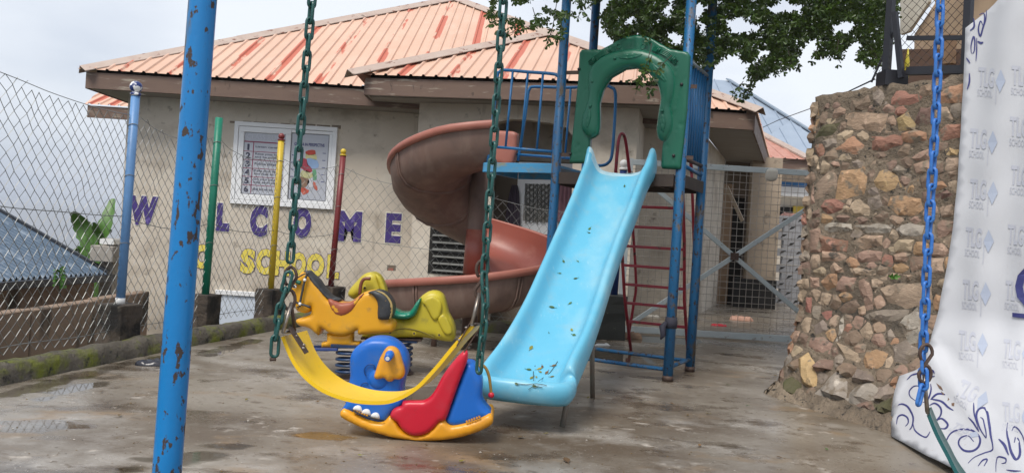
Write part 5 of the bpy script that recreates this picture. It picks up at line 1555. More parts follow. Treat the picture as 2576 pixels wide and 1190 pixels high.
inflate('arch_moulding', pol, PA, m_greenplastic, ap, H=.05, R=.085, T=.0, sp=.014, c0=.008)
def leaf_relief(a, b, wd, c0):
    p = Vector(PA.pix(*crop([a], *C3)[0])); q = Vector(PA.pix(*crop([b], *C3)[0])); t = (q - p); L_ = t.length; t.normalize(); n_ = Vector((-t.y, t.x))
    out = [p + t * L_ * f + n_ * wd * s_ * (math.sin(math.pi * min(1, f * .96)) ** .8) for s_, fl in ((1, [i / 8 for i in range(9)]), (-1, [1 - i / 8 for i in range(1, 8)])) for f in fl]
    def rl(v2, d):
        r = np.zeros(len(v2))
        for i, (x, y) in enumerate(v2):
            e = Vector((x, y)) - p; al = e.dot(t); ac = abs(e.dot(n_))
            r[i] = -.006 * math.exp(-(ac / .004) ** 2) - .004 * max(0, math.cos((al - ac * .8) * 2 * math.pi / .05)) ** 6
        return r
    o = inflate('leaf_relief', [tuple(k) for k in out], PA, m_greenplastic, ap, H=.014, R=.02, T=.012, sp=.008, c0=c0, relief=rl)
    mb = MB(); mb.ball(PA.pt(p.x - t.x * .012, p.y - t.y * .012, c0 + .006), .016, 10); mb.build('leaf_stem', m_greenplastic, ap)
leaf_relief((418,412), (492,300), .032, .045); leaf_relief((535,302), (672,285), .030, .052); leaf_relief((706,318), (792,430), .032, .050)
leaf_relief((404,548), (388,655), .026, .055); leaf_relief((765,572), (768,675), .028, .055)
def logs(a, b, wd):
    p = Vector(PA.pix(*crop([a], *C3)[0])); q = Vector(PA.pix(*crop([b], *C3)[0])); t = (q - p).normalized(); n_ = Vector((-t.y, t.x)); mid = (p + q) / 2 + n_ * .02 * (1 if t.y >= 0 or True else -1)
    mb = MB()
    for k in (-1.5, -.5, .5, 1.5):
        e = n_ * wd * k
        mb.tube([PA.pt(*(p + e + t * random.uniform(-.02, .01)), .014), PA.pt(*(mid + e), .018), PA.pt(*(q + e + t * random.uniform(-.01, .02)), .014)], wd * .55, 8)
    for f in (.12, .18, .78, .84):
        c = p + (q - p) * f + n_ * .02 * math.sin(math.pi * f); mb.tube([PA.pt(*(c - n_ * wd * 2.3), .014), PA.pt(*c, .03), PA.pt(*(c + n_ * wd * 2.3), .014)], .007, 6)
    mb.build('log_relief', m_greenplastic, ap)
logs((398,318), (522,248), .013); logs((722,250), (832,322), .013)
for x, y in ((540,236), (662,238)):
    c = PA.pix(*crop([(x, y)], *C3)[0]); mb = MB(); mb.tube(arc(c, .022, 0, 2 * math.pi, 12, Frame(PA.pt(0, 0, .012), PA.u, PA.v))[:-1], .005, 6, closed=True); mb.build('ring_relief', m_greenplastic, ap)
for x, y in ((340,352), (856,428), (296,776), (816,786)):
    c = PA.pix(*crop([(x, y)], *C3)[0]); mb = MB(); mb.ball(PA.pt(c[0], c[1], .014), .016, 10); mb.build('bolt', m_black, ap)
for (x0, y0), (x1, y1) in (((255, 362), (335, 360)), ((870, 430), (925, 432)), ((225, 778), (296, 776)), ((820, 790), (905, 792))):
    a = PA.pix(*crop([(x0, y0)], *C3)[0]); b = PA.pix(*crop([(x1, y1)], *C3)[0]); mb = MB(); mb.beam(PA.pt(a[0], a[1], -.052), PA.pt(b[0], b[1], -.052), .008, .035, up=(0, 0, 1)); mb.build('bracket', m_rusty, tower)
mb = MB(); c = FR + Vector((0, 0, .47)); mb.tube([c, c + Vector((0, 0, .05)), c + Vector((0, 0, .10))], [.052, .056, .05], 14); mb.tube([c + Vector((-.05, -.02, .05)), c + Vector((-.085, -.04, .01)), c + Vector((-.075, -.05, -.06)), c + Vector((-.095, -.05, -.10))], [.018, .03, .024, .006], 8)
o = mb.build('cloth', m_cloth, None); tag(o, 'dark navy rag knotted round the front right leg of the play tower', 'rag')

# ------------------------------------------------------------------ blue slide
SP = [(1563, 437, 7.06), (1556, 450, 6.96), (1540, 488, 6.80), (1512, 560, 6.48), (1478, 640, 6.15), (1446, 720, 5.83), (1416, 800, 5.52), (1382, 880, 5.22), (1350, 942, 5.02), (1330, 970, 4.90), (1322, 978, 4.82)]
sc = bez([P(*q) for q in SP], 4)
NSL = len(sc)
def slide_prof(h, hw, skirt):
    return [(-hw + .012, -skirt), (-hw - .022, -skirt * .2), (-hw - .026, h * .55), (-hw - .012, h * .93), (-hw + .012, h), (-hw + .036, h * .90), (-hw + .055, h * .55), (-hw + .085, h * .18), (-hw + .135, .012), (-hw + .2, 0), (0, -.004)]
rows = []
sl_vs = []
acr = []
for i, p in enumerate(sc):
    t = (sc[min(i + 1, NSL - 1)] - sc[max(i - 1, 0)])
    tn = t.normalized(); s_ = Vector((0, 0, 1)).cross(t).normalized() * -1
    if s_.x < 0: s_ = -s_
    up = s_.cross(tn); up = up if up.z > 0 else -up
    f = i / (NSL - 1)
    h = .155 + .10 * max(0, 1 - f / .10) ** .7 + .015 * math.sin(f * 9)
    hw = .268 + .01 * math.sin(f * 7 + 1) + .022 * max(0, 1 - f / .22)
    if f > .80: h *= 1 - .50 * ((f - .80) / .2) ** 1.5; hw += .014 * ((f - .80) / .2)
    rows.append((p, s_, up, tn, h, hw))
for i, (p, s_, up, tn, h, hw) in enumerate(rows):
    pr = slide_prof(h, hw, .055); pr = pr + [(-a, b) for a, b in reversed(pr[:-1])]
    sl_vs.append([p + s_ * a + up * b for a, b in pr])
npf = len(sl_vs[0])
slide = thing('slide', tuple(G(1415, 1060)), 'sky blue plastic slide with raised sides running down from the play tower', 'slide')
mb = MB(); mb.add([q for r in sl_vs for q in r], [(i * npf + j, i * npf + j + 1, (i + 1) * npf + j + 1, (i + 1) * npf + j) for i in range(len(sl_vs) - 1) for j in range(npf - 1)], True)
for i in range(len(sl_vs) - 1):
    for j in range(npf - 1):
        if i < 3 and 5 <= j <= npf - 7: mb.mi[i * (npf - 1) + j] = 1
        if i < 2 and j in (4, 5): mb.mi[i * (npf - 1) + j] = 1
p, s_, up, tn, h, hw = rows[-1]
horiz = Vector((tn.x, tn.y, 0)).normalized()
prl = slide_prof(h, hw, .055)[:9]; hwi = hw - .135; FW = .035; MU = 18
ring = []
for k in range(MU + 1):
    ph = math.pi * (k / MU - .5)
    sn, cs = math.sin(ph), math.cos(ph)
    sn = math.copysign(abs(sn) ** .6, sn); cs = max(cs, 0) ** .6
    ring.append([p + s_ * (hwi + (-a - hwi)) * sn + horiz * (FW + (-a - hwi)) * cs + up * b for a, b in prl])
mb.add([q for r in ring for q in r], [(k * 9 + j, (k + 1) * 9 + j, (k + 1) * 9 + j + 1, k * 9 + j + 1) for k in range(MU) for j in range(8)], True)
bedp = [r[8] for r in ring]; cen = p + horiz * FW * .4
lastb = sl_vs[-1][8:npf - 8]
mb.add([cen] + bedp, [(0, 1 + k + 1, 1 + k) for k in range(MU)], True)
mb.add([cen] + lastb, [(0, 1 + k, 1 + k + 1) for k in range(len(lastb) - 1)], True)
chute = mb.build('chute', [m_slideblue, m_slideworn], slide, fix=False)
bm = bmesh.new(); bm.from_mesh(chute.data); bmesh.ops.remove_doubles(bm, verts=bm.verts, dist=.0008); bmesh.ops.recalc_face_normals(bm, faces=bm.faces); bm.to_mesh(chute.data); bm.free()
md = chute.modifiers.new('sub', 'SUBSURF'); md.levels = 1; md.render_levels = 1
md = chute.modifiers.new('thick', 'SOLIDIFY'); md.thickness = .012; md.offset = 0
from mathutils.bvhtree import BVHTree
bvh_s = BVHTree.FromPolygons([tuple(v) for v in mb.v], mb.f)
for (tx, ty, td), (bx, by) in (((1434, 965, 5.0), (1414, 1072)), ((1489, 840, 5.75), (1491, 1000)), ((1222, 950, 5.15), (1214, 1048))):
    g_ = G(bx, by); mb = MB(); mb.tube([g_ + Vector((0, 0, -.02)), P(tx, ty, td)], .019, 10); mb.build('leg', mat('slide_leg', (.14, .15, .13), (.17, .12, .09), 9, .6), slide)
mb = MB(); hit = bvh_s.ray_cast(EYEP, ray(1440, 905)); 

def small_leaf(name, loc, nrm, L_, m, ang, parent=None, curl=.3):
    nrm = nrm.normalized(); a = nrm.orthogonal().normalized(); b = nrm.cross(a)
    x = a * math.cos(ang) + b * math.sin(ang); y = nrm.cross(x)
    out = [(0, 0), (.18, .16), (.45, .26), (.75, .20), (1, 0), (.75, -.20), (.45, -.26), (.18, -.16)]
    mb = MB(); vs = [loc + x * (q[0] - .5) * L_ + y * q[1] * L_ + nrm * (.003 + curl * L_ * (q[1] ** 2 * 1.6 + .15 * (q[0] - .5) ** 2)) for q in out]
    vs.append(loc + nrm * .002)
    mb.add(vs, [(8, i, (i + 1) % 8) for i in range(8)])
    mb.tube([loc - x * .5 * L_ + nrm * .003, loc - x * .78 * L_ + nrm * .006], .0012 + L_ * .01, 3)
    return mb.build(name, m, parent)
LSC = .78
kinds = [m_greenleaf, m_yellowleaf, m_dryleaf]
slide_leaves = [(1572, 471, .045, 0), (1483, 578, .05, 0), (1482, 588, .035, 0), (1417, 660, .05, 0), (1454, 660, .03, 0), (1408, 690, .035, 0), (1448, 703, .045, 0), (1388, 775, .06, 0), (1435, 765, .045, 0),
                (1439, 832, .045, 1), (1445, 845, .05, 0), (1381, 840, .02, 0), (1336, 877, .06, 1), (1395, 922, .05, 2), (1358, 930, .05, 1), (1365, 925, .04, 2), (1360, 938, .035, 1), (1331, 932, .05, 0),
                (1350, 951, .03, 1), (1376, 940, .05, 2), (1338, 953, .05, 1), (1390, 950, .04, 1), (1300, 966, .035, 0), (1345, 972, .04, 0)]
for i, (x, y, L_, k) in enumerate(slide_leaves):
    h_, n_, _, _ = bvh_s.ray_cast(EYEP, ray(x, y).normalized())
    if h_ is None: continue
    if n_.dot(ray(x, y)) > 0: n_ = -n_
    o = small_leaf('fallen_leaf', h_ + n_ * .008, n_, L_ * LSC, kinds[k], random.uniform(0, 6.28))
    tag(o, ('small green leaf stuck to the bed of the blue slide', 'yellowed leaf lying in the lower end of the blue slide', 'brown dry leaf lying in the lower end of the blue slide')[k], 'leaf', ('green leaves on the blue slide', 'yellowed leaves on the blue slide', 'brown leaves on the blue slide')[k])
def slide_pt(x, y):
    h_, n_, _, _ = bvh_s.ray_cast(EYEP, ray(x, y).normalized())
    if n_.dot(ray(x, y)) > 0: n_ = -n_
    return h_ + n_ * .012
mb = MB()
for ln in ([(1343, 968), (1342, 940), (1347, 922)], [(1343, 968), (1365, 955), (1385, 940), (1404, 912)], [(1300, 965), (1325, 968), (1350, 966), (1375, 970)], [(1330, 978), (1345, 972), (1365, 976)]):
    mb.tube(bez([slide_pt(*q) for q in ln], 3), .002, 4)
o = mb.build('twig', m_twig); tag(o, 'thin forked twig lying in the bottom of the blue slide', 'twig')

# ------------------------------------------------------------------ brown spiral slide
HC = Vector((-.40, 8.62, 0)); HR = .98
spi = thing('spiral_slide', tuple(HC), 'reddish brown plastic spiral slide winding round its centre column', 'slide')
KEY = [(-82, 2.335), (-110, 2.26), (-140, 2.12), (-180, 1.93), (-225, 1.68), (-270, 1.44), (-315, 1.27), (-360, 1.10), (-405, .92), (-450, .79), (-490, .70), (-530, .62)]
def zrim(th):
    for (a, za), (b, zb) in zip(KEY, KEY[1:]):
        if b <= th <= a: return za + (zb - za) * (th - a) / (b - a)
    return KEY[-1][1]
inn = [(HR - .004, -.015), (HR - .012, -.14), (HR - .04, -.27), (HR - .11, -.37), (HR - .24, -.425), (HR - .42, -.44), (HR - .60, -.42), (.22, -.34), (.12, -.20), (.09, -.06)]
outr = [(HR + .022, -.05), (HR + .014, -.15), (HR - .015, -.29), (HR - .095, -.395), (HR - .235, -.45), (HR - .42, -.465), (HR - .61, -.445), (.20, -.37), (.09, -.24), (.07, -.06)]
rimp = [(HR - .004, -.015), (HR + .006, 0), (HR + .045, 0), (HR + .058, -.012), (HR + .060, -.075), (HR + .022, -.08)]
ths = [-82 - i * 8 for i in range(57)]
def hel(r, dz, th):
    a = rad(th); return HC + Vector((r * math.cos(a), r * math.sin(a), zrim(th) + dz))
def strip_obj(name, prof, m, flip=False):
    mb = MB(); n = len(prof); vs = [hel(r, dz, th) for th in ths for r, dz in prof]
    mb.add(vs, [(i * n + j, i * n + j + 1, (i + 1) * n + j + 1, (i + 1) * n + j) for i in range(len(ths) - 1) for j in range(n - 1)], True)
    return mb.build(name, m, spi, fix=False)
strip_obj('chute', inn, m_spiral_in); strip_obj('chute_shell', outr, m_spiral_out); strip_obj('chute_rim', rimp, m_spiral_rim)
for th in (ths[0], ths[-1]):
    loop = [hel(r, dz, th) for r, dz in inn] + [hel(r, dz, th) for r, dz in reversed(outr)]
    mb = MB(); n = len(inn); mb.add(loop, [(j, j + 1, 2 * n - 2 - j, 2 * n - 1 - j) for j in range(n - 1)]); mb.build('chute_end', m_spiral_out, spi, fix=False)
mb = MB(); mb.tube([HC + Vector((0, 0, 0)), HC + Vector((0, 0, .9)), HC + Vector((0, 0, 1.9))], [.10, .105, .11], 20); mb.build('column', m_spiral_out, spi)
mb = MB(); mb.tube([HC + Vector((0, 0, .75)), HC + Vector((0, 0, 1.25))], [.128, .115], 20); mb.build('column_sleeve', m_spiral_in, spi)
for th in (-148, -214, -285, -352, -418, -482):
    mb = MB(); mb.tube([hel(r + .006, dz - .006, th) for r, dz in outr], .011, 6); mb.tube([hel(r + .006, dz - .006, th - 2.2) for r, dz in outr], .011, 6); mb.build('seam_flange', m_spiral_out, spi)
en = Frame(SL + TV * .66 + TU * .02, TU)
q = [en.pix(*k) for k in ((1225, 328), (1290, 331), (1300, 336), (1298, 380), (1290, 410), (1282, 417), (1220, 415))]
inflate('entry_panel', q, en, m_spiral_rim, spi, H=.015, R=.02, T=.06, sp=.03)
mb = MB(); a = HC + Vector((-.35, -.55, 0)); mb.tube([a, a + Vector((0, 0, .5))], .03, 10); mb.build('support_leg', m_spiral_out, spi)

# ------------------------------------------------------------------ red ladder
lad = thing('ladder', tuple(G(1660, 890)), 'dark red steel ladder with looped handrails behind the play tower', 'ladder')
GL_, GR_ = G(1587, 882), G(1731, 898)
def lrail(pts, name='rail', r=.018):
    mb = MB(); mb.tube(pts, r, 10); return mb.build(name, m_redladder, lad)
TL_ = P(1549, 430, 8.0); TR_ = P(1716, 440, 7.68)
tops = {}
for g_, t_, hp, low in ((GL_, TL_, (1556, 1565, 1574, 1584), (1600, 712, 1594, 765, 1580, 853)), (GR_, TR_, (1719, 1726, 1734, 1740), (1749, 721, 1746, 780, 1740, 867))):
    y0 = 337 if g_ is GL_ else 347
    d = t_.y
    lrail([g_, g_ + (t_ - g_) * .33 + Vector((-.02, -.0, 0)), g_ + (t_ - g_) * .66, t_] + bez([t_, P(hp[0], y0 + 18, d), P(hp[1], y0, d + .03), P(hp[2], y0 + 18, d + .10), P(hp[3], 435, d + .22)], 4)[1:])
    lrail(bez([P(hp[3], 435, d + .22), P((hp[3] + low[0]) / 2, 570, d + .45), P(low[0], low[1], d + .68), P(low[2], low[3], d + .74), P(low[4], low[5], d + .82)], 4), 'handrail', .016)
for k in range(7):
    z = .34 + k * .208
    a = GL_ + (TL_ - GL_) * (z / TL_.z); b = GR_ + (TR_ - GR_) * (z / TR_.z)
    mb = MB(); mb.beam(a, b, .045, .03); o = mb.build('rung', m_redladder, lad); bevel_obj(o, .006, 2)

# ================================================================== SWINGS
swf = thing('swing_frame', (-1.1, 2.45, 0), 'tall blue pipe swing frame with chipped paint at the left foreground', 'swing frame')
pl0 = P(418, 1215, 2.42); pl1 = P(511, -10, 2.50); dirp = (pl1 - pl0) / (pl1.z - pl0.z)
base = pl0 + dirp * (0 - pl0.z); top = pl0 + dirp * (2.62 - pl0.z)
mb = MB(); mb.tube([base + (top - base) * (i / 6) for i in range(7)], .0435, 28); mb.build('post', m_polepaint, swf)
mb = MB(); rt = Vector((2.9, top.y, 0)); mb.tube([rt, rt + Vector((0, 0, 2.62))], .0435, 24); mb.build('post', m_polepaint, swf)
mb = MB(); mb.tube([top + Vector((-.12, 0, .0)), Vector((3.02, top.y, 2.62))], .045, 20); mb.build('top_beam', m_polepaint, swf)

LINK = None
def link_mesh(m, pitch=.053, w_=.017, r=.0055):
    hl = pitch / 2 - w_ * .5 + r * .9
    pts = []
    for k in range(7): a = -math.pi / 2 + math.pi * k / 6; pts.append((w_ * .62 * math.cos(a), 0, 0)) if False else None
    pts = []
    for k in range(7):
        a = math.pi * k / 6; pts.append(Vector((w_ * .66 * math.cos(a), 0, hl + w_ * .66 * math.sin(a))))
    for k in range(7):
        a = math.pi + math.pi * k / 6; pts.append(Vector((w_ * .66 * math.cos(a), 0, -hl + w_ * .66 * math.sin(a))))
    mb = MB(); mb.tube(pts, r, 7, closed=True); return mb.mesh('chain_link', m)
def chain(parent, me, pts, pitch=.052, twist=0.0):
    """links along a polyline, each link its own object"""
    pts = [Vector(p) for p in pts]; seg = [(pts[i], pts[i + 1], (pts[i + 1] - pts[i]).length) for i in range(len(pts) - 1)]
    tot = sum(s for _, _, s in seg); n = int(tot / pitch)
    for k in range(n):
        d = (k + .5) * pitch
        for a, b, L_ in seg:
            if d <= L_: break
            d -= L_
        t = (b - a).normalized(); c = a + t * d
        z = -t; x = Vector((1, 0, 0)); x = (x - z * x.dot(z)).normalized(); y = z.cross(x)
        ang = (math.pi / 2 if k % 2 else 0) + twist + random.uniform(-.16, .16)
        R = Matrix((x, y, z)).transposed() @ Matrix.Rotation(ang, 3, 'Z')
        o = bpy.data.objects.new('chain_link', me); COL.objects.link(o); o.parent = parent
        o.matrix_local = Matrix.Translation(c - ORG[parent]) @ R.to_4x4()
def hook(parent, top_, bot, r=.0055, wd=.022):
    """S hook between two points"""
    c = (top_ + bot) / 2; h = (top_ - bot).length; f = Frame(c, (1, 0, 0), (0, 0, 1)); q = []
    for t in range(25):
        a = t / 24; an = 1.25 * math.pi * (1 - 2 * a)
        if a < .5:
            an = math.pi * (1.35 - 3.0 * a); q.append(f.pt(wd * math.cos(an) * .9, h * .27 + h * .23 * math.sin(an)))
        else:
            an = math.pi * (-.15 - 0.0) + math.pi * 3.0 * (a - .5) ; q.append(f.pt(-wd * math.cos(an + .5) * .9, -h * .27 - h * .23 * math.sin(an + .5)))
    mb = MB(); mb.tube(bez(q, 1), r, 8); mb.build('s_hook', m_rusty, parent)
def shackle(parent, apex, b0, b1, r=.006):
    for a, b, m in ((apex, b0, m_steel), (apex, b1, m_rusty)):
        mb = MB(); mb.tube([a, b], r, 8); mb.build('shackle_side', m, parent)
    mb = MB(); mb.tube([b0, b1], r * .9, 8); mb.build('shackle_pin', m_steel, parent)

def swing_seat(parent, curve, y0, y1, m, th=.012, wd=Vector((0, 1, 0))):
    c = bez(curve, 5); n = len(c); mb = MB(); vs = []
    for i in range(n):
        t = (c[min(i + 1, n - 1)] - c[max(i - 1, 0)]).normalized(); nr = Vector((-t.z, 0, t.x))
        for k in range(7):
            f = k / 6; crown = -.004 * math.sin(math.pi * f)
            vs.append(c[i] + wd * (y0 + (y1 - y0) * f) + nr * (th / 2 + crown))
        for k in range(7):
            f = 1 - k / 6
            vs.append(c[i] + wd * (y0 + (y1 - y0) * f) - nr * th / 2)
    K = 14
    mb.add(vs, [(i * K + k, i * K + (k + 1) % K, (i + 1) * K + (k + 1) % K, (i + 1) * K + k) for i in range(n - 1) for k in range(K)], True)
    mb.f += [tuple(range(K)), tuple(reversed(range((n - 1) * K, n * K)))]; mb.sm += [False, False]; mb.mi += [0, 0]
    o = mb.build('seat', m, parent); o.data.set_sharp_from_angle(angle=rad(50)); return o, c

sw1 = thing('belt_swing', tuple(P(957, 1010, 2.52)), 'yellow rubber belt swing hanging on two green chains', 'swing')
SY = 2.50
me_g = link_mesh(m_chaingreen); me_b = link_mesh(m_chainblue)
cL = [P(785, -330, SY), P(785, 0, SY), P(756, 330, SY), P(727, 690, SY)]
cL[0] = Vector((cL[1].x + (cL[1].x - cL[2].x) * 1.9, SY, 2.57))
cR = [P(1267, 0, SY), P(1244, 330, SY), P(1218, 690, SY)]
cR = [Vector((cR[0].x + (cR[0].x - cR[1].x) * 1.9, SY, 2.57))] + cR
chain(sw1, me_g, cL, twist=.7); chain(sw1, me_g, cR, twist=.5)
chain(sw1, me_g, [P(727, 690, SY - .01), P(706, 770, SY - .02), P(693, 850, SY - .03), P(689, 908, SY - .03)], twist=.4)
chain(sw1, me_g, [P(1218, 690, SY - .01), P(1221, 760, SY - .03), P(1216, 830, SY - .03), P(1207, 905, SY - .03), P(1203, 958, SY - .03)], twist=.9)
mb = MB(); p = P(684, 904, SY - .03); mb.tube([p + Vector((-.006, 0, 0)), p + Vector((.012, 0, .002))], .006, 8); mb.build('bolt', m_rusty, sw1)
curve = [P(713, 846, SY), P(738, 905, SY), P(770, 948, SY), P(815, 982, SY), P(875, 1004, SY), P(935, 1012, SY), P(990, 1007, SY), P(1045, 978, SY), P(1095, 928, SY), P(1145, 868, SY), P(1192, 818, SY)]
st, cc = swing_seat(sw1, curve, -.006, .165, m_seatyellow, .012, Vector((.17, .985, 0)))
def end_plate(parent, a, b, up_, m=m_rusty):
    """riveted steel strip on the inner face of the belt end"""
    t = (b - a).normalized(); nr = Vector((-t.z, 0, t.x)) * up_
    mb = MB(); mb.beam(a + nr * .012, b + nr * .012, .044, .004, up=tuple(nr)); o = mb.build('end_plate', m, parent); bevel_obj(o, .0015, 1)
    for f in (.35, .72, .8):
        c = a + (b - a) * f + nr * .015 + Vector((0, (.011 if f == .72 else -.011 if f == .8 else 0), 0))
        mb = MB(); mb.ball(c, .0065, 8, (1, 1, .6)); mb.build('rivet', m_steel, o)
end_plate(sw1, P(722, 828, SY + .005), P(764, 893, SY + .005), 1)
end_plate(sw1, P(1197, 806, SY + .005), P(1158, 873, SY + .005), -1)
end_plate(sw1, P(1204, 812, SY + .005), P(1160, 880, SY + .005), 1)
hook(sw1, P(727, 672, SY + .01), P(731, 778, SY + .01)); hook(sw1, P(1216, 655, SY + .01), P(1208, 752, SY + .01))
shackle(sw1, P(733, 762, SY), P(712, 836, SY - .03), P(741, 832, SY + .045)); shackle(sw1, P(1206, 738, SY), P(1187, 816, SY - .03), P(1206, 815, SY + .045))

sw2 = thing('belt_swing', tuple(P(2400, 1200, 2.46)), 'green rubber belt swing hanging on a blue chain at the right foreground', 'swing')
SY2 = 2.46
cB = [P(2366, 0, SY2), P(2354, 300, SY2), P(2335, 600, SY2), P(2322, 890, SY2)]
cB = [Vector((cB[0].x + (cB[0].x - cB[1].x) * 1.9, SY2, 2.57))] + cB
chain(sw2, me_b, cB, twist=.55)
chain(sw2, me_b, [P(2322, 890, SY2 - .01), P(2323, 960, SY2 - .02), P(2311, 1010, SY2 - .03), P(2313, 1052, SY2 - .03)], twist=.8)
hook(sw2, P(2330, 866, SY2 - .02), P(2326, 962, SY2 - .02))
mb = MB(); mb.tube([P(2325, 945, SY2 - .01), P(2334, 1040, SY2 - .01)], .006, 8); mb.build('shackle_side', m_steel, sw2)
mb = MB(); mb.tube([P(2325, 945, SY2 + .01), P(2332, 1035, SY2 + .12)], .006, 8); mb.build('shackle_side', m_rusty, sw2)
curve2 = [P(2336, 1042, SY2), P(2356, 1090, SY2), P(2382, 1140, SY2), P(2412, 1195, SY2), P(2460, 1250, SY2), P(2540, 1290, SY2), P(2640, 1280, SY2), P(2730, 1200, SY2), P(2780, 1090, SY2)]
swing_seat(sw2, curve2, -.01, .14, m_seatgreen, .012, Vector((.50, .866, 0)))
cB2 = [P(2780, 1050, SY2), P(2790, 500, SY2), P(2812, 0, SY2)]
chain(sw2, me_b, [Vector((cB2[2].x + .02, SY2, 2.57)), cB2[2], cB2[1], cB2[0]], twist=.5)

# ================================================================== ROCKER AND SPRING HORSES
def body(name, pts, cp_, y, m, parent, H, R, T, sp, mirror=True, sm=3, relief=None, c0=0.0):
    f = Frame((0, y, 0)); q = [f.pix(*k) for k in (crop(pts, *cp_) if cp_ else pts)]
    if sm > 1: q = smooth_loop(q, sm)
    return inflate(name, q, f, m, parent, H=H, R=R, T=T, sp=sp, mirror=mirror, relief=relief, c0=c0)
CR = (820.7, 820.7, .2653)
RYF = 4.36
rk = thing('rocker_toy', tuple(G(1045, 1103)), 'blue, red and yellow plastic dog rocker with a floppy yellow ear', 'rocker toy')
base_p = [(132,842),(140,800),(175,777),(230,800),(320,852),(420,892),(500,906),(550,897),(585,862),(605,846),(640,870),(670,920),(700,970),(770,1020),(870,1040),(950,1012),(1020,950),(1070,897),(1120,885),(1140,910),(1180,938),(1250,932),(1350,907),(1450,872),(1540,829),(1575,850),(1582,900),(1550,942),(1450,992),(1300,1042),(1150,1070),(1000,1082),(850,1080),(650,1056),(500,1016),(350,966),(230,910),(160,872)]
body('rocker_base', base_p, CR, RYF, m_rockyellow, rk, .022, .03, .26, .014)
head_p = [(138,806),(180,737),(213,640),(210,560),(228,470),(223,380),(235,270),(295,185),(395,125),(500,112),(600,128),(690,188),(745,265),(766,350),(756,450),(726,540),(714,640),(725,740),(650,800),(600,860),(560,905),(480,905),(400,885),(300,842),(225,805)]
hd = body('head', head_p, CR, RYF + .025, m_rockblue, rk, .035, .05, .14, .013)
seat_p = [(608,862),(622,800),(665,768),(715,752),(728,712),(850,707),(930,702),(990,662),(1040,592),(1090,492),(1150,402),(1250,282),(1318,228),(1342,252),(1340,312),(1322,370),(1252,550),(1192,720),(1132,882),(1080,897),(1030,952),(960,1010),(870,1036),(780,1022),(710,965),(670,905)]
mid_p = [(625,868),(650,815),(720,800),(850,775),(945,765),(1010,715),(1060,650),(1110,560),(1170,460),(1255,350),(1300,300),(1318,330),(1315,370),(1252,550),(1192,720),(1132,882),(1080,897),(1030,952),(960,1010),(870,1036),(780,1022),(710,965)]
se = body('seat', mid_p, CR, RYF + .01, m_rockred, rk, .004, .02, .20, .02, sm=2)
body('seat_side', seat_p, CR, RYF - .012, m_rockred, se, .020, .03, .035, .012, sm=2, mirror=False)
body('seat_side', seat_p, CR, RYF + .20, m_rockred, se, .016, .03, .035, .016, sm=2)
hind_p = [(1325,346),(1365,346),(1405,366),(1450,450),(1478,520),(1478,600),(1472,680),(1500,752),(1560,822),(1574,868),(1545,862),(1450,895),(1350,930),(1250,950),(1170,940),(1130,880),(1190,720),(1250,550),(1316,380)]
body('hindquarters', hind_p, CR, RYF + .025, m_rockblue, rk, .03, .045, .14, .013)
ear_p = [(600,189),(560,212),(510,300),(475,400),(454,470),(468,497),(510,498),(548,490),(580,520),(622,522),(645,500),(692,502),(733,475),(742,420),(720,330),(690,240),(652,200)]
er = body('ear', ear_p, CR, RYF - .03, m_rockyellow, rk, .026, .035, .03, .010, mirror=False)
rf = Frame((0, RYF - .05, 0)); c = rf.pix(*crop([(606, 266)], *CR)[0]); c2 = rf.pix(*crop([(602, 284)], *CR)[0])
mb = MB(); mb.tube([rf.pt(c[0], c[1], -.01), rf.pt(c[0], c[1], .018), rf.pt(c2[0], c2[1], .075)], [.025, .025, .019], 18); pg = mb.build('ear_peg', m_rockblue, er)
mb = MB(); mb.tube([rf.pt(c2[0], c2[1], .073), rf.pt(c2[0], c2[1] - .001, .080)], .0115, 14); mb.build('peg_tip', m_white, pg)
nf = Frame((0, RYF - .016, 0)); c = nf.pix(*crop([(490, 500)], *CR)[0])
mb = MB(); mb.ball(nf.pt(c[0], c[1], -.02), .062, 24, (1, .55, 1)); mb.build('cheek', m_rockblue, hd)
m_bluegroove = mat('rocker_groove', (.004, .055, .24), None, 4, .4)
for pts in ([(455, 405), (458, 372), (430, 358), (395, 365), (370, 390), (362, 420), (372, 455), (385, 465)], [(400, 550), (385, 532), (350, 540), (330, 562), (340, 572)], [(335, 575), (345, 598), (365, 590)]):
    q = [nf.pix(*k) for k in crop(pts, *CR)]; mb = MB(); mb.tube(bez([nf.pt(a, b, .005) for a, b in q], 4), .0035, 6); mb.build('face_line', m_bluegroove, hd)
for x, y in ((296, 800), (378, 834), (464, 868)):
    q = [(x - 42, y - 12), (x - 30, y - 40), (x, y - 52), (x + 28, y - 44), (x + 40, y - 18), (x + 36, y + 10)]
    body('tooth', q, CR, RYF - .014, m_white, hd, .008, .012, .02, .008, mirror=False, sm=2)
q = [nf.pix(*k) for k in crop([(255, 790), (340, 832), (420, 862), (550, 890)], *CR)]; mb = MB(); mb.tube([nf.pt(a, b, .01) for a, b in q], .004, 6); mb.build('mouth_line', m_black, hd)
tf = Frame((0, RYF + .09, 0)); q = [tf.pix(*k) for k in crop([(1450, 380), (1485, 372), (1520, 408), (1545, 480), (1556, 560), (1565, 640)], *CR)]
mb = MB(); mb.tube(bez([tf.pt(a, b, 0) for a, b in q], 4), .009, 10); tl = mb.build('tail', m_tailcord, rk)
c = tf.pix(*crop([(1564, 650)], *CR)[0]); mb = MB(); mb.ball(tf.pt(c[0], c[1], 0), .0185, 14); mb.build('tail_ball', m_redball, tl)
for x0, n_, dx, dy in ((255, 6, 24, 9), (1330, 6, 24, -9)):
    for k in range(n_):
        y0_ = (815 + k * dy) if x0 < 600 else (912 + k * dy); c = rf.pix(*crop([(x0 + k * dx, y0_)], *CR)[0])
        mb = MB(); mb.box(Frame((0, RYF - .02, 0)).pt(c[0], c[1], 0), (.010, .012, .009)); mb.build('grip_stud', m_rockyellow, rk)

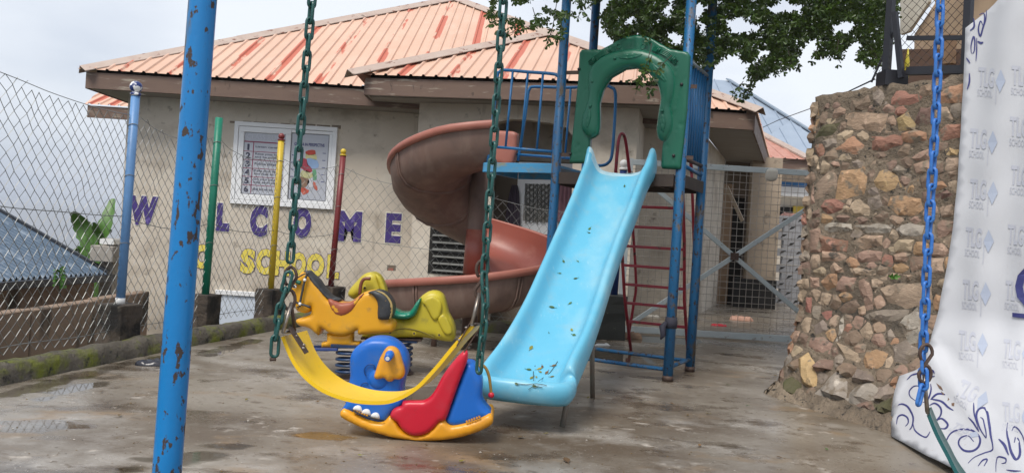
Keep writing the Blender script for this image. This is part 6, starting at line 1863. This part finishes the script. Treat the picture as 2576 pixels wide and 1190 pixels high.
CH = (662.9, 662.9, .2387)
HY = 6.0
hs = thing('spring_rider', tuple(G(880, 952)), 'orange yellow horse spring rider with a black mane and bridle', 'spring rider')
hp = [(345,160),(385,110),(420,84),(462,84),(492,118),(560,180),(612,262),(682,368),(720,382),(800,412),(880,412),(950,384),(1010,335),(1060,303),(1120,288),(1190,284),(1262,316),(1320,378),(1346,440),(1350,510),(1335,572),(1318,592),(1355,604),(1380,642),(1370,702),(1330,726),(1160,738),(1002,748),(992,698),(930,734),(860,758),(770,754),(690,732),(608,678),(578,756),(500,692),(440,668),(380,655),(346,622),(346,590),(400,570),(490,540),(506,500),(500,450),(495,500),(440,522),(362,502),(340,462),(335,420),(322,372),(280,262),(282,212),(330,188)]
hb_ = body('horse_body', hp, CH, HY, m_horse, hs, .038, .05, .14, .013, sm=2)
body('pedestal', [(668,735),(670,825),(612,830),(610,880),(800,878),(1005,870),(1010,828),(930,826),(932,735)], CH, HY + .035, m_horse, hs, .02, .03, .10, .02, sm=1)
fm = HY - .05
def paint(name, pts, m, yoff, parent, T=.01, H=.008, sm=3, cp_=CH):
    return body(name, pts, cp_, yoff, m, parent, H, .02, T, .014, mirror=False, sm=sm)
body('mane', [(418,82),(455,82),(492,120),(560,180),(605,250),(640,290),(690,345),(745,372),(795,392),(690,380),(640,345),(570,275),(520,230),(478,165),(440,100)], CH, HY - .014, m_darkpaint, hs, .03, .05, .15, .012, sm=2)
body('tail', [(1098,305),(1180,284),(1262,312),(1322,372),(1352,440),(1352,520),(1330,580),(1290,592),(1205,580),(1206,450),(1188,380),(1140,325)], CH, HY - .052, m_darkpaint, hs, .025, .05, .2, .014, sm=2)
body('tail_edge', [(1180,282),(1265,308),(1328,370),(1358,440),(1358,520),(1340,575),(1325,580),(1338,500),(1332,440),(1305,372),(1250,322)], CH, HY - .06, mat('tail_cream', (.45, .33, .12), None, 10, .5), hs, .01, .02, .02, .012, mirror=False, sm=2)
body('saddle', [(680,385),(705,374),(800,414),(880,414),(950,388),(1055,312),(1005,398),(962,470),(900,528),(822,556),(752,532),(702,462)], CH, HY - .032, m_saddle, hs, .018, .05, .20, .013, sm=2)
hf_ = Frame((0, HY - .062, 0))
def strap(pts, r=.009, m=m_darkpaint, parent=hs, name='bridle_strap', f=hf_, cp_=CH):
    q = [f.pix(*k) for k in crop(pts, *cp_)]; mb = MB(); mb.tube(bez([f.pt(a, b, 0) for a, b in q], 3), r, 6); return mb.build(name, m, parent)
strap([(470, 95), (440, 160), (412, 280), (388, 400), (382, 458)]); strap([(338, 402), (385, 428), (440, 440), (494, 462)]); strap([(345, 160), (390, 130), (430, 110), (465, 100)], .006)
for x, y in ((437, 172), (387, 424)):
    c = hf_.pix(*crop([(x, y)], *CH)[0]); mb = MB(); mb.ball(hf_.pt(c[0], c[1], .008), .013, 10, (1, .6, 1)); mb.build('bridle_stud', m_white, hs)
strap([(318, 178), (350, 190), (392, 206)], .017, m_greenplastic, name='handle')
c = hf_.pix(*crop([(326, 242)], *CH)[0]); mb = MB(); mb.ball(hf_.pt(c[0], c[1], -.002), .018, 12, (1, .5, .8)); ey = mb.build('eye', m_white, hs)
mb = MB(); mb.ball(hf_.pt(c[0] - .002, c[1], .006), .010, 10, (1, .6, 1)); mb.build('pupil', m_black, ey)
strap([(300, 232), (328, 222), (352, 235)], .004, m_black, name='eyelid'); strap([(352, 462), (360, 452), (366, 470), (358, 482)], .004, m_black, name='nostril')
def spring(parent, cx, y, ztop, r, n, m=m_spring, wire=.011):
    pts = []; N = int(n * 16)
    for i in range(N + 1):
        a = 2 * math.pi * i / 16; rr = r * (1 if 8 < i < N - 8 else .9)
        pts.append(Vector((cx + rr * math.cos(a), y + rr * math.sin(a), .03 + (ztop - .03) * i / N)))
    mb = MB(); mb.tube(pts, wire, 8); mb.build('spring', m, parent)
    mb = MB(); mb.tube([(cx, y, 0), (cx, y, .012)], r * 1.25, 20); mb.build('ground_plate', m_rusty, parent)
    mb = MB(); mb.box((cx, y, ztop + .012), (.30, .16, .02)); mb.build('spring_plate', m_spring, parent)
hy2 = HY + .06
pz = P(880, 872, hy2); spring(hs, P(884, 900, hy2).x, hy2, pz.z, .115, 4.6)
mb = MB(); mb.beam(P(788, 879, HY - .02), P(850, 879, HY - .02), .03, .022); o = mb.build('footrest', m_post_n, hs); bevel_obj(o, .004, 1)
mb = MB(); mb.beam(P(790, 872, HY + .16), P(920, 872, HY + .16), .03, .022); o = mb.build('footrest', m_post_n, hs)

LY = 6.35
lh = thing('spring_rider', tuple(G(1005, 935)), 'dull lime yellow horse spring rider with a green seat behind the other', 'spring rider')
lp = [(906,746),(893,753),(878,746),(876,735),(884,722),(897,708),(910,694),(924,686),(940,685),(954,694),(964,712),(969,728),(974,752),(986,778),(1004,800),(1028,800),(1043,780),(1054,752),(1074,735),(1095,732),(1112,740),(1120,757),(1127,786),(1137,805),(1143,822),(1145,842),(1137,859),(1100,854),(1060,848),(1000,849),(916,850),(915,838),(936,820),(932,792),(920,768)]
def lrel(v2, d):
    return np.zeros(len(v2))
lb_ = body('horse_body', lp, None, LY, m_lime, lh, .05, .075, .12, .016, sm=2)
body('haunch_scroll', [(1062,760),(1075,748),(1092,745),(1108,757),(1112,775),(1104,800),(1090,805),(1078,785),(1070,770)], None, LY - .06, m_lime, lh, .012, .02, .03, .012, mirror=False, sm=2)
body('haunch_scroll', [(1100,800),(1116,790),(1132,812),(1138,838),(1120,842),(1108,822)], None, LY - .055, m_lime, lh, .012, .02, .03, .012, mirror=False, sm=2)
body('neck_scroll', [(944,690),(957,697),(966,716),(972,742),(962,740),(952,716)], None, LY - .055, m_lime, lh, .012, .02, .03, .012, mirror=False, sm=2)
body('seat', [(982,778),(1004,788),(1030,785),(1046,762),(1058,750),(1052,775),(1042,795),(1020,803),(990,801),(976,792)], None, LY - .075, m_saddlegreen, lh, .03, .04, .22, .014, sm=2)
lf_ = Frame((0, LY - .10, 0))
q = [lf_.pix(*k) for k in ((932, 701), (916, 702), (908, 716), (905, 742))]; mb = MB(); mb.tube(bez([lf_.pt(a, b, 0) for a, b in q], 4), .014, 10); mb.build('handle', m_rusty if False else mat('handle_brown', (.17, .05, .03), None, 6, .4), lh)
lf2 = Frame((0, LY - .052, 0))
c = lf2.pix(918, 724); mb = MB(); mb.ball(lf2.pt(c[0], c[1], 0), .018, 12, (1, .5, 1)); ey = mb.build('eye', m_lime, lh); mb = MB(); mb.ball(lf2.pt(c[0], c[1], .007), .010, 10, (1, .6, 1)); mb.build('pupil', m_black, ey)
for x, y in ((982, 836), (1042, 838), (1105, 842)):
    c = lf2.pix(x, y); mb = MB(); mb.tube([lf2.pt(c[0], c[1], 0), lf2.pt(c[0], c[1], .006)], .017, 14); o = mb.build('bolt_boss', m_lime, lh); mb = MB(); mb.tube([lf2.pt(c[0], c[1], .006), lf2.pt(c[0], c[1], .010)], .009, 10); mb.build('bolt', m_rusty, o)
q = [lf2.pix(*k) for k in ((985, 832), (1020, 826), (1060, 834), (1095, 850))]; mb = MB(); mb.tube(bez([lf2.pt(a, b, .0) for a, b in q], 4), .005, 6); mb.build('groove', mat('lime_groove', (.2, .16, .02), None, 5, .6), lh)
spring(lh, P(1004, 890, LY + .06).x, LY + .06, P(1004, 858, LY + .06).z, .105, 5.2)
mb = MB(); mb.beam(P(912, 848, LY + .06), P(1062, 853, LY + .06), .16, .018); mb.build('mount_plate', m_rusty, lh)

# ================================================================== LITTER
def blob(name, px, py, pts, m, lab, cat, h=.03, z=0.0):
    c = G(px, py); f = Frame(c + Vector((0, 0, .004)), (1, 0, 0), (0, 1, 0)); o = inflate(name, smooth_loop(pts, 3), f, m, None, H=h, R=h * 1.2, T=.003, sp=.02,
        relief=lambda v2, d: np.array([mnoise.noise((x * 30, y * 30, px * .1)) * h * .5 * min(1, dd / .02) for (x, y), dd in zip(v2, d)]))
    tag(o, lab, cat); return o
blob('plastic_bag', 384, 917, [(-.12, -.05), (-.05, -.09), (.04, -.07), (.13, -.03), (.12, .05), (.03, .08), (-.06, .06)], m_bag, 'crumpled black plastic bag lying beside the blue swing post', 'bag', .035)
blob('paper_scrap', 1513, 870, [(-.10, -.03), (-.02, -.05), (.06, .0), (.11, .07), (.06, .09), (-.02, .03)], m_white, 'torn scrap of white paper on the concrete behind the slide', 'paper', .025)
blob('cloth_heap', 1575, 850, [(-.18, -.06), (-.05, -.08), (.08, -.05), (.2, -.06), (.16, .05), (.02, .06), (-.12, .05)], mat('brown_rag', (.30, .20, .13), (.2, .13, .09), 12, .9), 'crumpled brown rag at the foot of the black pillar', 'rag', .07)
blob('rubber_clog', 1864, 806, [(-.20, -.05), (.0, -.06), (.19, -.04), (.21, .03), (.05, .06), (-.16, .05)], m_pink, 'pink foam shoe lying behind the gate', 'shoe', .085)
blob('red_scrap', 1808, 820, [(-.11, -.03), (.10, -.03), (.11, .03), (-.10, .03)], m_redball, 'small red plastic scrap on the ground behind the gate', 'scrap', .03)
blob('snack_wrapper', 1637, 799, [(-.16, -.04), (-.02, -.06), (.10, -.03), (.17, .02), (.05, .05), (-.1, .04)], m_tarp, 'pale crumpled wrapper on the ground behind the red ladder', 'wrapper', .05)
LEAF_LABEL = {(1425, 1158): 'biggest brown leaf on the concrete, nearest the camera below the slide', (1310, 1100): 'brown leaf lying just right of the dog rocker on the concrete',
    (1612, 1005): 'brown leaf midway between the slide leg and the rag tied tower leg', (1345, 1035): 'brown leaf in the shade under the lip of the blue slide', (1480, 1000): 'yellowish leaf at the foot of the right slide leg',
    (1690, 1015): 'brown leaf in front of the front right foot of the play tower', (1830, 968): 'small green leaf on the concrete right of the play tower', (2080, 1130): 'small green leaf on the concrete left of the banner foot',
    (1880, 1020): 'small green leaf on the open concrete between tower and stone wall', (255, 985): 'brown leaf in the puddle beside the mossy kerb', (500, 930): 'brown leaf just right of the blue swing post and plastic bag',
    (560, 900): 'yellowish leaf on the concrete near the second fence pillar', (1375, 1090): 'yellowish leaf just in front of the slanted front slide leg', (620, 1005): 'yellowish leaf between the blue swing post and the yellow swing',
    (1730, 1045): 'brown leaf farthest in front of the play tower foot', (2010, 1080): 'brown leaf nearest the foot of the stone wall', (800, 1010): 'brown leaf on the concrete below the yellow swing seat'}
gl = [(1425, 1158, 2, .07), (1310, 1100, 2, .055), (1612, 1005, 2, .05), (1690, 1015, 2, .04), (1480, 1000, 1, .04), (1730, 1045, 2, .035), (1780, 1040, 1, .035), (1880, 1020, 0, .03), (1950, 945, 2, .04), (1900, 928, 2, .035),
      (1830, 968, 0, .04), (1545, 1075, 2, .035), (560, 900, 1, .03), (800, 1010, 2, .03), (860, 1135, 1, .025), (905, 1145, 1, .025), (690, 1060, 2, .03), (620, 1005, 1, .035), (255, 985, 2, .03), (300, 1045, 2, .04), (1160, 1160, 1, .04),
      (2010, 1080, 2, .04), (1960, 1150, 2, .045), (2080, 1130, 0, .03), (1760, 1120, 2, .04), (1560, 950, 2, .03), (1345, 1035, 2, .045), (1375, 1090, 1, .03), (500, 930, 2, .03), (1020, 1150, 2, .03)]
for x, y, k, L_ in gl:
    o = small_leaf('fallen_leaf', G(x, y, .006), Vector((random.uniform(-.2, .2), random.uniform(-.2, .2), 1)), L_, kinds[k], random.uniform(0, 6.28), curl=.7)
    tag(o, ('small green leaf fallen on the wet concrete', 'yellowish leaf fallen on the wet concrete', 'curled brown leaf fallen on the wet concrete')[k], 'leaf', ('green leaves on the concrete', 'yellowish leaves on the concrete', 'brown leaves on the concrete')[k])
    if (x, y) in LEAF_LABEL: o['label'] = LEAF_LABEL[(x, y)]
mb = MB(); mb2 = MB(); rs = random.Random(11)
for i in range(650):
    x, y = rs.uniform(0, 2300), rs.uniform(900, 1190); p = G(x, y)
    if p.y > 12 or p.x < -3.0 or p.x > 2.3: continue
    r = rs.uniform(.0025, .007) * (1.4 if rs.random() < .1 else 1)
    (mb if rs.random() < .6 else mb2).add([p + Vector((r * rs.uniform(.6, 1.3) * math.cos(a), r * rs.uniform(.6, 1.3) * math.sin(a), .002)) for a in (0, 1.5, 3.1, 4.6)] + [p + Vector((0, 0, r * .7))], [(0, 1, 4), (1, 2, 4), (2, 3, 4), (3, 0, 4)])
o = mb.build('leaf_crumbs', m_dryleaf); tag(o, kind='stuff', label='dark crumbs of dead leaf scattered on the concrete', cat='debris')
o = mb2.build('grit', mat('pale_grit', (.5, .46, .4), None, 20, .8)); tag(o, kind='stuff', label='pale grit scattered on the concrete', cat='grit')

# ================================================================== TREE
tree = thing('leafy_tree', (6.3, 8.7, WTOP - .08), 'big dark leafy tree on the terrace whose branches hang over the play tower', 'tree')
rs = random.Random(21)
lowc = [(1225, 70), (1250, 84), (1290, 72), (1330, 96), (1365, 118), (1390, 112), (1412, 96), (1425, 40), (1450, 26), (1478, 40), (1500, 20), (1520, 60), (1545, 104), (1580, 118), (1620, 112), (1680, 130), (1715, 150), (1745, 165), (1790, 170), (1830, 130), (1862, 125), (1885, 205), (1930, 195), (1975, 168), (2010, 160), (2045, 140), (2090, 140), (2130, 134), (2170, 150), (2205, 165), (2225, 150), (2260, 40)]
def low_at(x):
    if x < lowc[0][0] or x > lowc[-1][0]: return -400
    for (a, ya), (b, yb) in zip(lowc, lowc[1:]):
        if a <= x <= b: return ya + (yb - ya) * (x - a) / (b - a)
lv, lf_s = [], []
def leaf_at(c, d, L_):
    d = d.normalized(); s_ = d.cross(Vector((rs.uniform(-1, 1), rs.uniform(-1, 1), rs.uniform(-.3, 1)))).normalized(); u_ = s_.cross(d)
    k = len(lv)
    w_ = L_ * rs.uniform(.22, .28)
    lv.extend([c, c + d * L_ * .45 + s_ * w_ * .55 + u_ * L_ * .05, c + d * L_ * .82 + s_ * w_ + u_ * L_ * .03, c + d * L_ - u_ * L_ * .04, c + d * L_ * .82 - s_ * w_ + u_ * L_ * .03, c + d * L_ * .45 - s_ * w_ * .55 + u_ * L_ * .05])
    lf_s.append((k, k + 1, k + 2, k + 3)); lf_s.append((k, k + 3, k + 4, k + 5))
def rosette(c, ax, n, L_):
    ax = ax.normalized(); o1 = ax.orthogonal().normalized(); o2 = ax.cross(o1); a0 = rs.uniform(0, 6.28)
    for i in range(n):
        a = a0 + 6.283 * i / n + rs.uniform(-.3, .3); sp_ = rs.uniform(.55, 1.15)
        leaf_at(c, (o1 * math.cos(a) + o2 * math.sin(a)) * sp_ + ax * rs.uniform(.35, .9), L_ * rs.uniform(.75, 1.15))
n_ = 0
mbt = MB()
while n_ < 15000:
    x = rs.uniform(1225, 2300); y = rs.uniform(-420, 215)
    lo_ = low_at(x) + rs.gauss(0, 6)
    if y > lo_: continue
    left = x < 1500
    dens = (.25 if left else 1.0)
    if mnoise.noise((x * .018, y * .022, 2.)) < (-.05 if left else -.22) and y > -60: continue
    if rs.random() > dens: continue
    dpt = rs.uniform(6.2, 7.4) if left else rs.uniform(6.9, 9.6)
    if y < -60 and rs.random() < .5: continue
    p = P(x, y, dpt)
    rosette(p, Vector((rs.uniform(-.6, .6), rs.uniform(-.6, .6), rs.uniform(-1, .4))), rs.randint(4, 7), .050)
    n_ += 1
def sprig(pts, n, dpt, r=.0035):
    c = bez([P(x, y, dpt) for x, y in pts], 5); mbt.tube(c, r, 5)
    for i in range(n):
        q = c[int((len(c) - 1) * (.35 + .65 * i / max(1, n - 1)))]
        rosette(q + Vector((rs.uniform(-.02, .02), rs.uniform(-.03, .03), rs.uniform(-.02, .02))), Vector((rs.uniform(-.5, .5), rs.uniform(-.5, .3), -.8)), rs.randint(4, 6), .054)
sprig([(1900, 150), (1905, 190), (1885, 225), (1862, 240)], 9, 7.2); sprig([(1870, 205), (1858, 222), (1842, 240)], 4, 7.2); sprig([(1880, 215), (1882, 232), (1868, 255)], 5, 7.15)
sprig([(1640, 110), (1630, 150), (1618, 190), (1610, 222)], 10, 6.55); sprig([(1640, 140), (1622, 190), (1590, 205)], 6, 6.6); sprig([(1625, 180), (1640, 205), (1630, 235)], 6, 6.5); sprig([(1690, 140), (1655, 175), (1650, 200)], 5, 6.6)
sprig([(1340, 20), (1345, 60), (1300, 80), (1262, 88)], 8, 6.7); sprig([(1400, 10), (1390, 70), (1378, 105)], 7, 6.7); sprig([(1465, -10), (1463, 20), (1478, 40)], 4, 6.6, .003); sprig([(1462, -10), (1460, 25), (1455, 45)], 2, 6.6, .003)
sprig([(2190, 120), (2205, 145), (2200, 160)], 4, 6.9); sprig([(1740, 150), (1750, 190), (1745, 230)], 4, 7.7); sprig([(1752, 40), (1748, 90), (1735, 175)], 5, 7.6)
sprig([(1980, 120), (1990, 160), (1975, 180)], 4, 7.0); sprig([(2110, 100), (2105, 135), (2115, 160)], 4, 7.0); sprig([(2060, 90), (2055, 125), (2048, 150)], 4, 7.0)
me = bpy.data.meshes.new('crown'); me.from_pydata([tuple(Vector(q) - ORG[tree]) for q in lv], [], lf_s); me.materials.append(m_leaf)
cr_ = link('crown', me, tree); cr_['kind'] = 'stuff'
trunk_b = Vector((6.3, 8.7, WTOP - .1))
mb = MB(); mb.tube(bez([trunk_b, trunk_b + Vector((-.1, -.05, 1.0)), trunk_b + Vector((-.05, -.1, 2.2)), trunk_b + Vector((-.3, -.1, 3.2))], 4), [.24 - .006 * i for i in range(13)], 14); mb.build('trunk', m_bark, tree)
for e, r in (((2.9, 7.8, 4.15), .09), ((1.2, 7.5, 4.2), .07), ((3.4, 8.9, 4.6), .08), ((.4, 6.9, 4.3), .045), ((2.1, 7.0, 4.3), .05)):
    a = trunk_b + Vector((-.1, -.05, 1.6 + r * 8)); b = Vector(e); m_ = (a + b) / 2 + Vector((0, 0, .35)); c = bez([a, m_, b], 6)
    mb = MB(); mb.tube(c, [r * (1 - .7 * i / (len(c) - 1)) for i in range(len(c))], 10); mb.build('branch', m_bark, tree)
    for k in range(9):
        q = c[rs.randint(3, len(c) - 1)]; w2 = q + Vector((rs.uniform(-.7, .7), rs.uniform(-.6, .6), rs.uniform(-.75, .2)))
        mbt.tube(bez([q, (q + w2) / 2 + Vector((0, 0, .08)), w2], 4), [.012 - .001 * i for i in range(9)], 5)
o = mbt.build('twigs', m_bark, tree); o['kind'] = 'stuff'

# ================================================================== AIR
mb = MB(); mb.box((0, 0, -170), (32600, 32600, 364))
hz_m = bpy.data.materials.new('haze_air'); hz_m.use_nodes = True
nt = hz_m.node_tree
for n in list(nt.nodes): nt.nodes.remove(n)
hv = nt.nodes.new('ShaderNodeVolumePrincipled'); hv.inputs['Color'].default_value = (.86, .90, .96, 1); hv.inputs['Density'].default_value = .0006; hv.inputs['Anisotropy'].default_value = .2
ho = nt.nodes.new('ShaderNodeOutputMaterial'); nt.links.new(hv.outputs[0], ho.inputs['Volume'])
o = mb.build('haze', hz_m, origin=(0, 0, 0)); tag(o, kind='stuff', label='pale damp air over the valley', cat='haze')
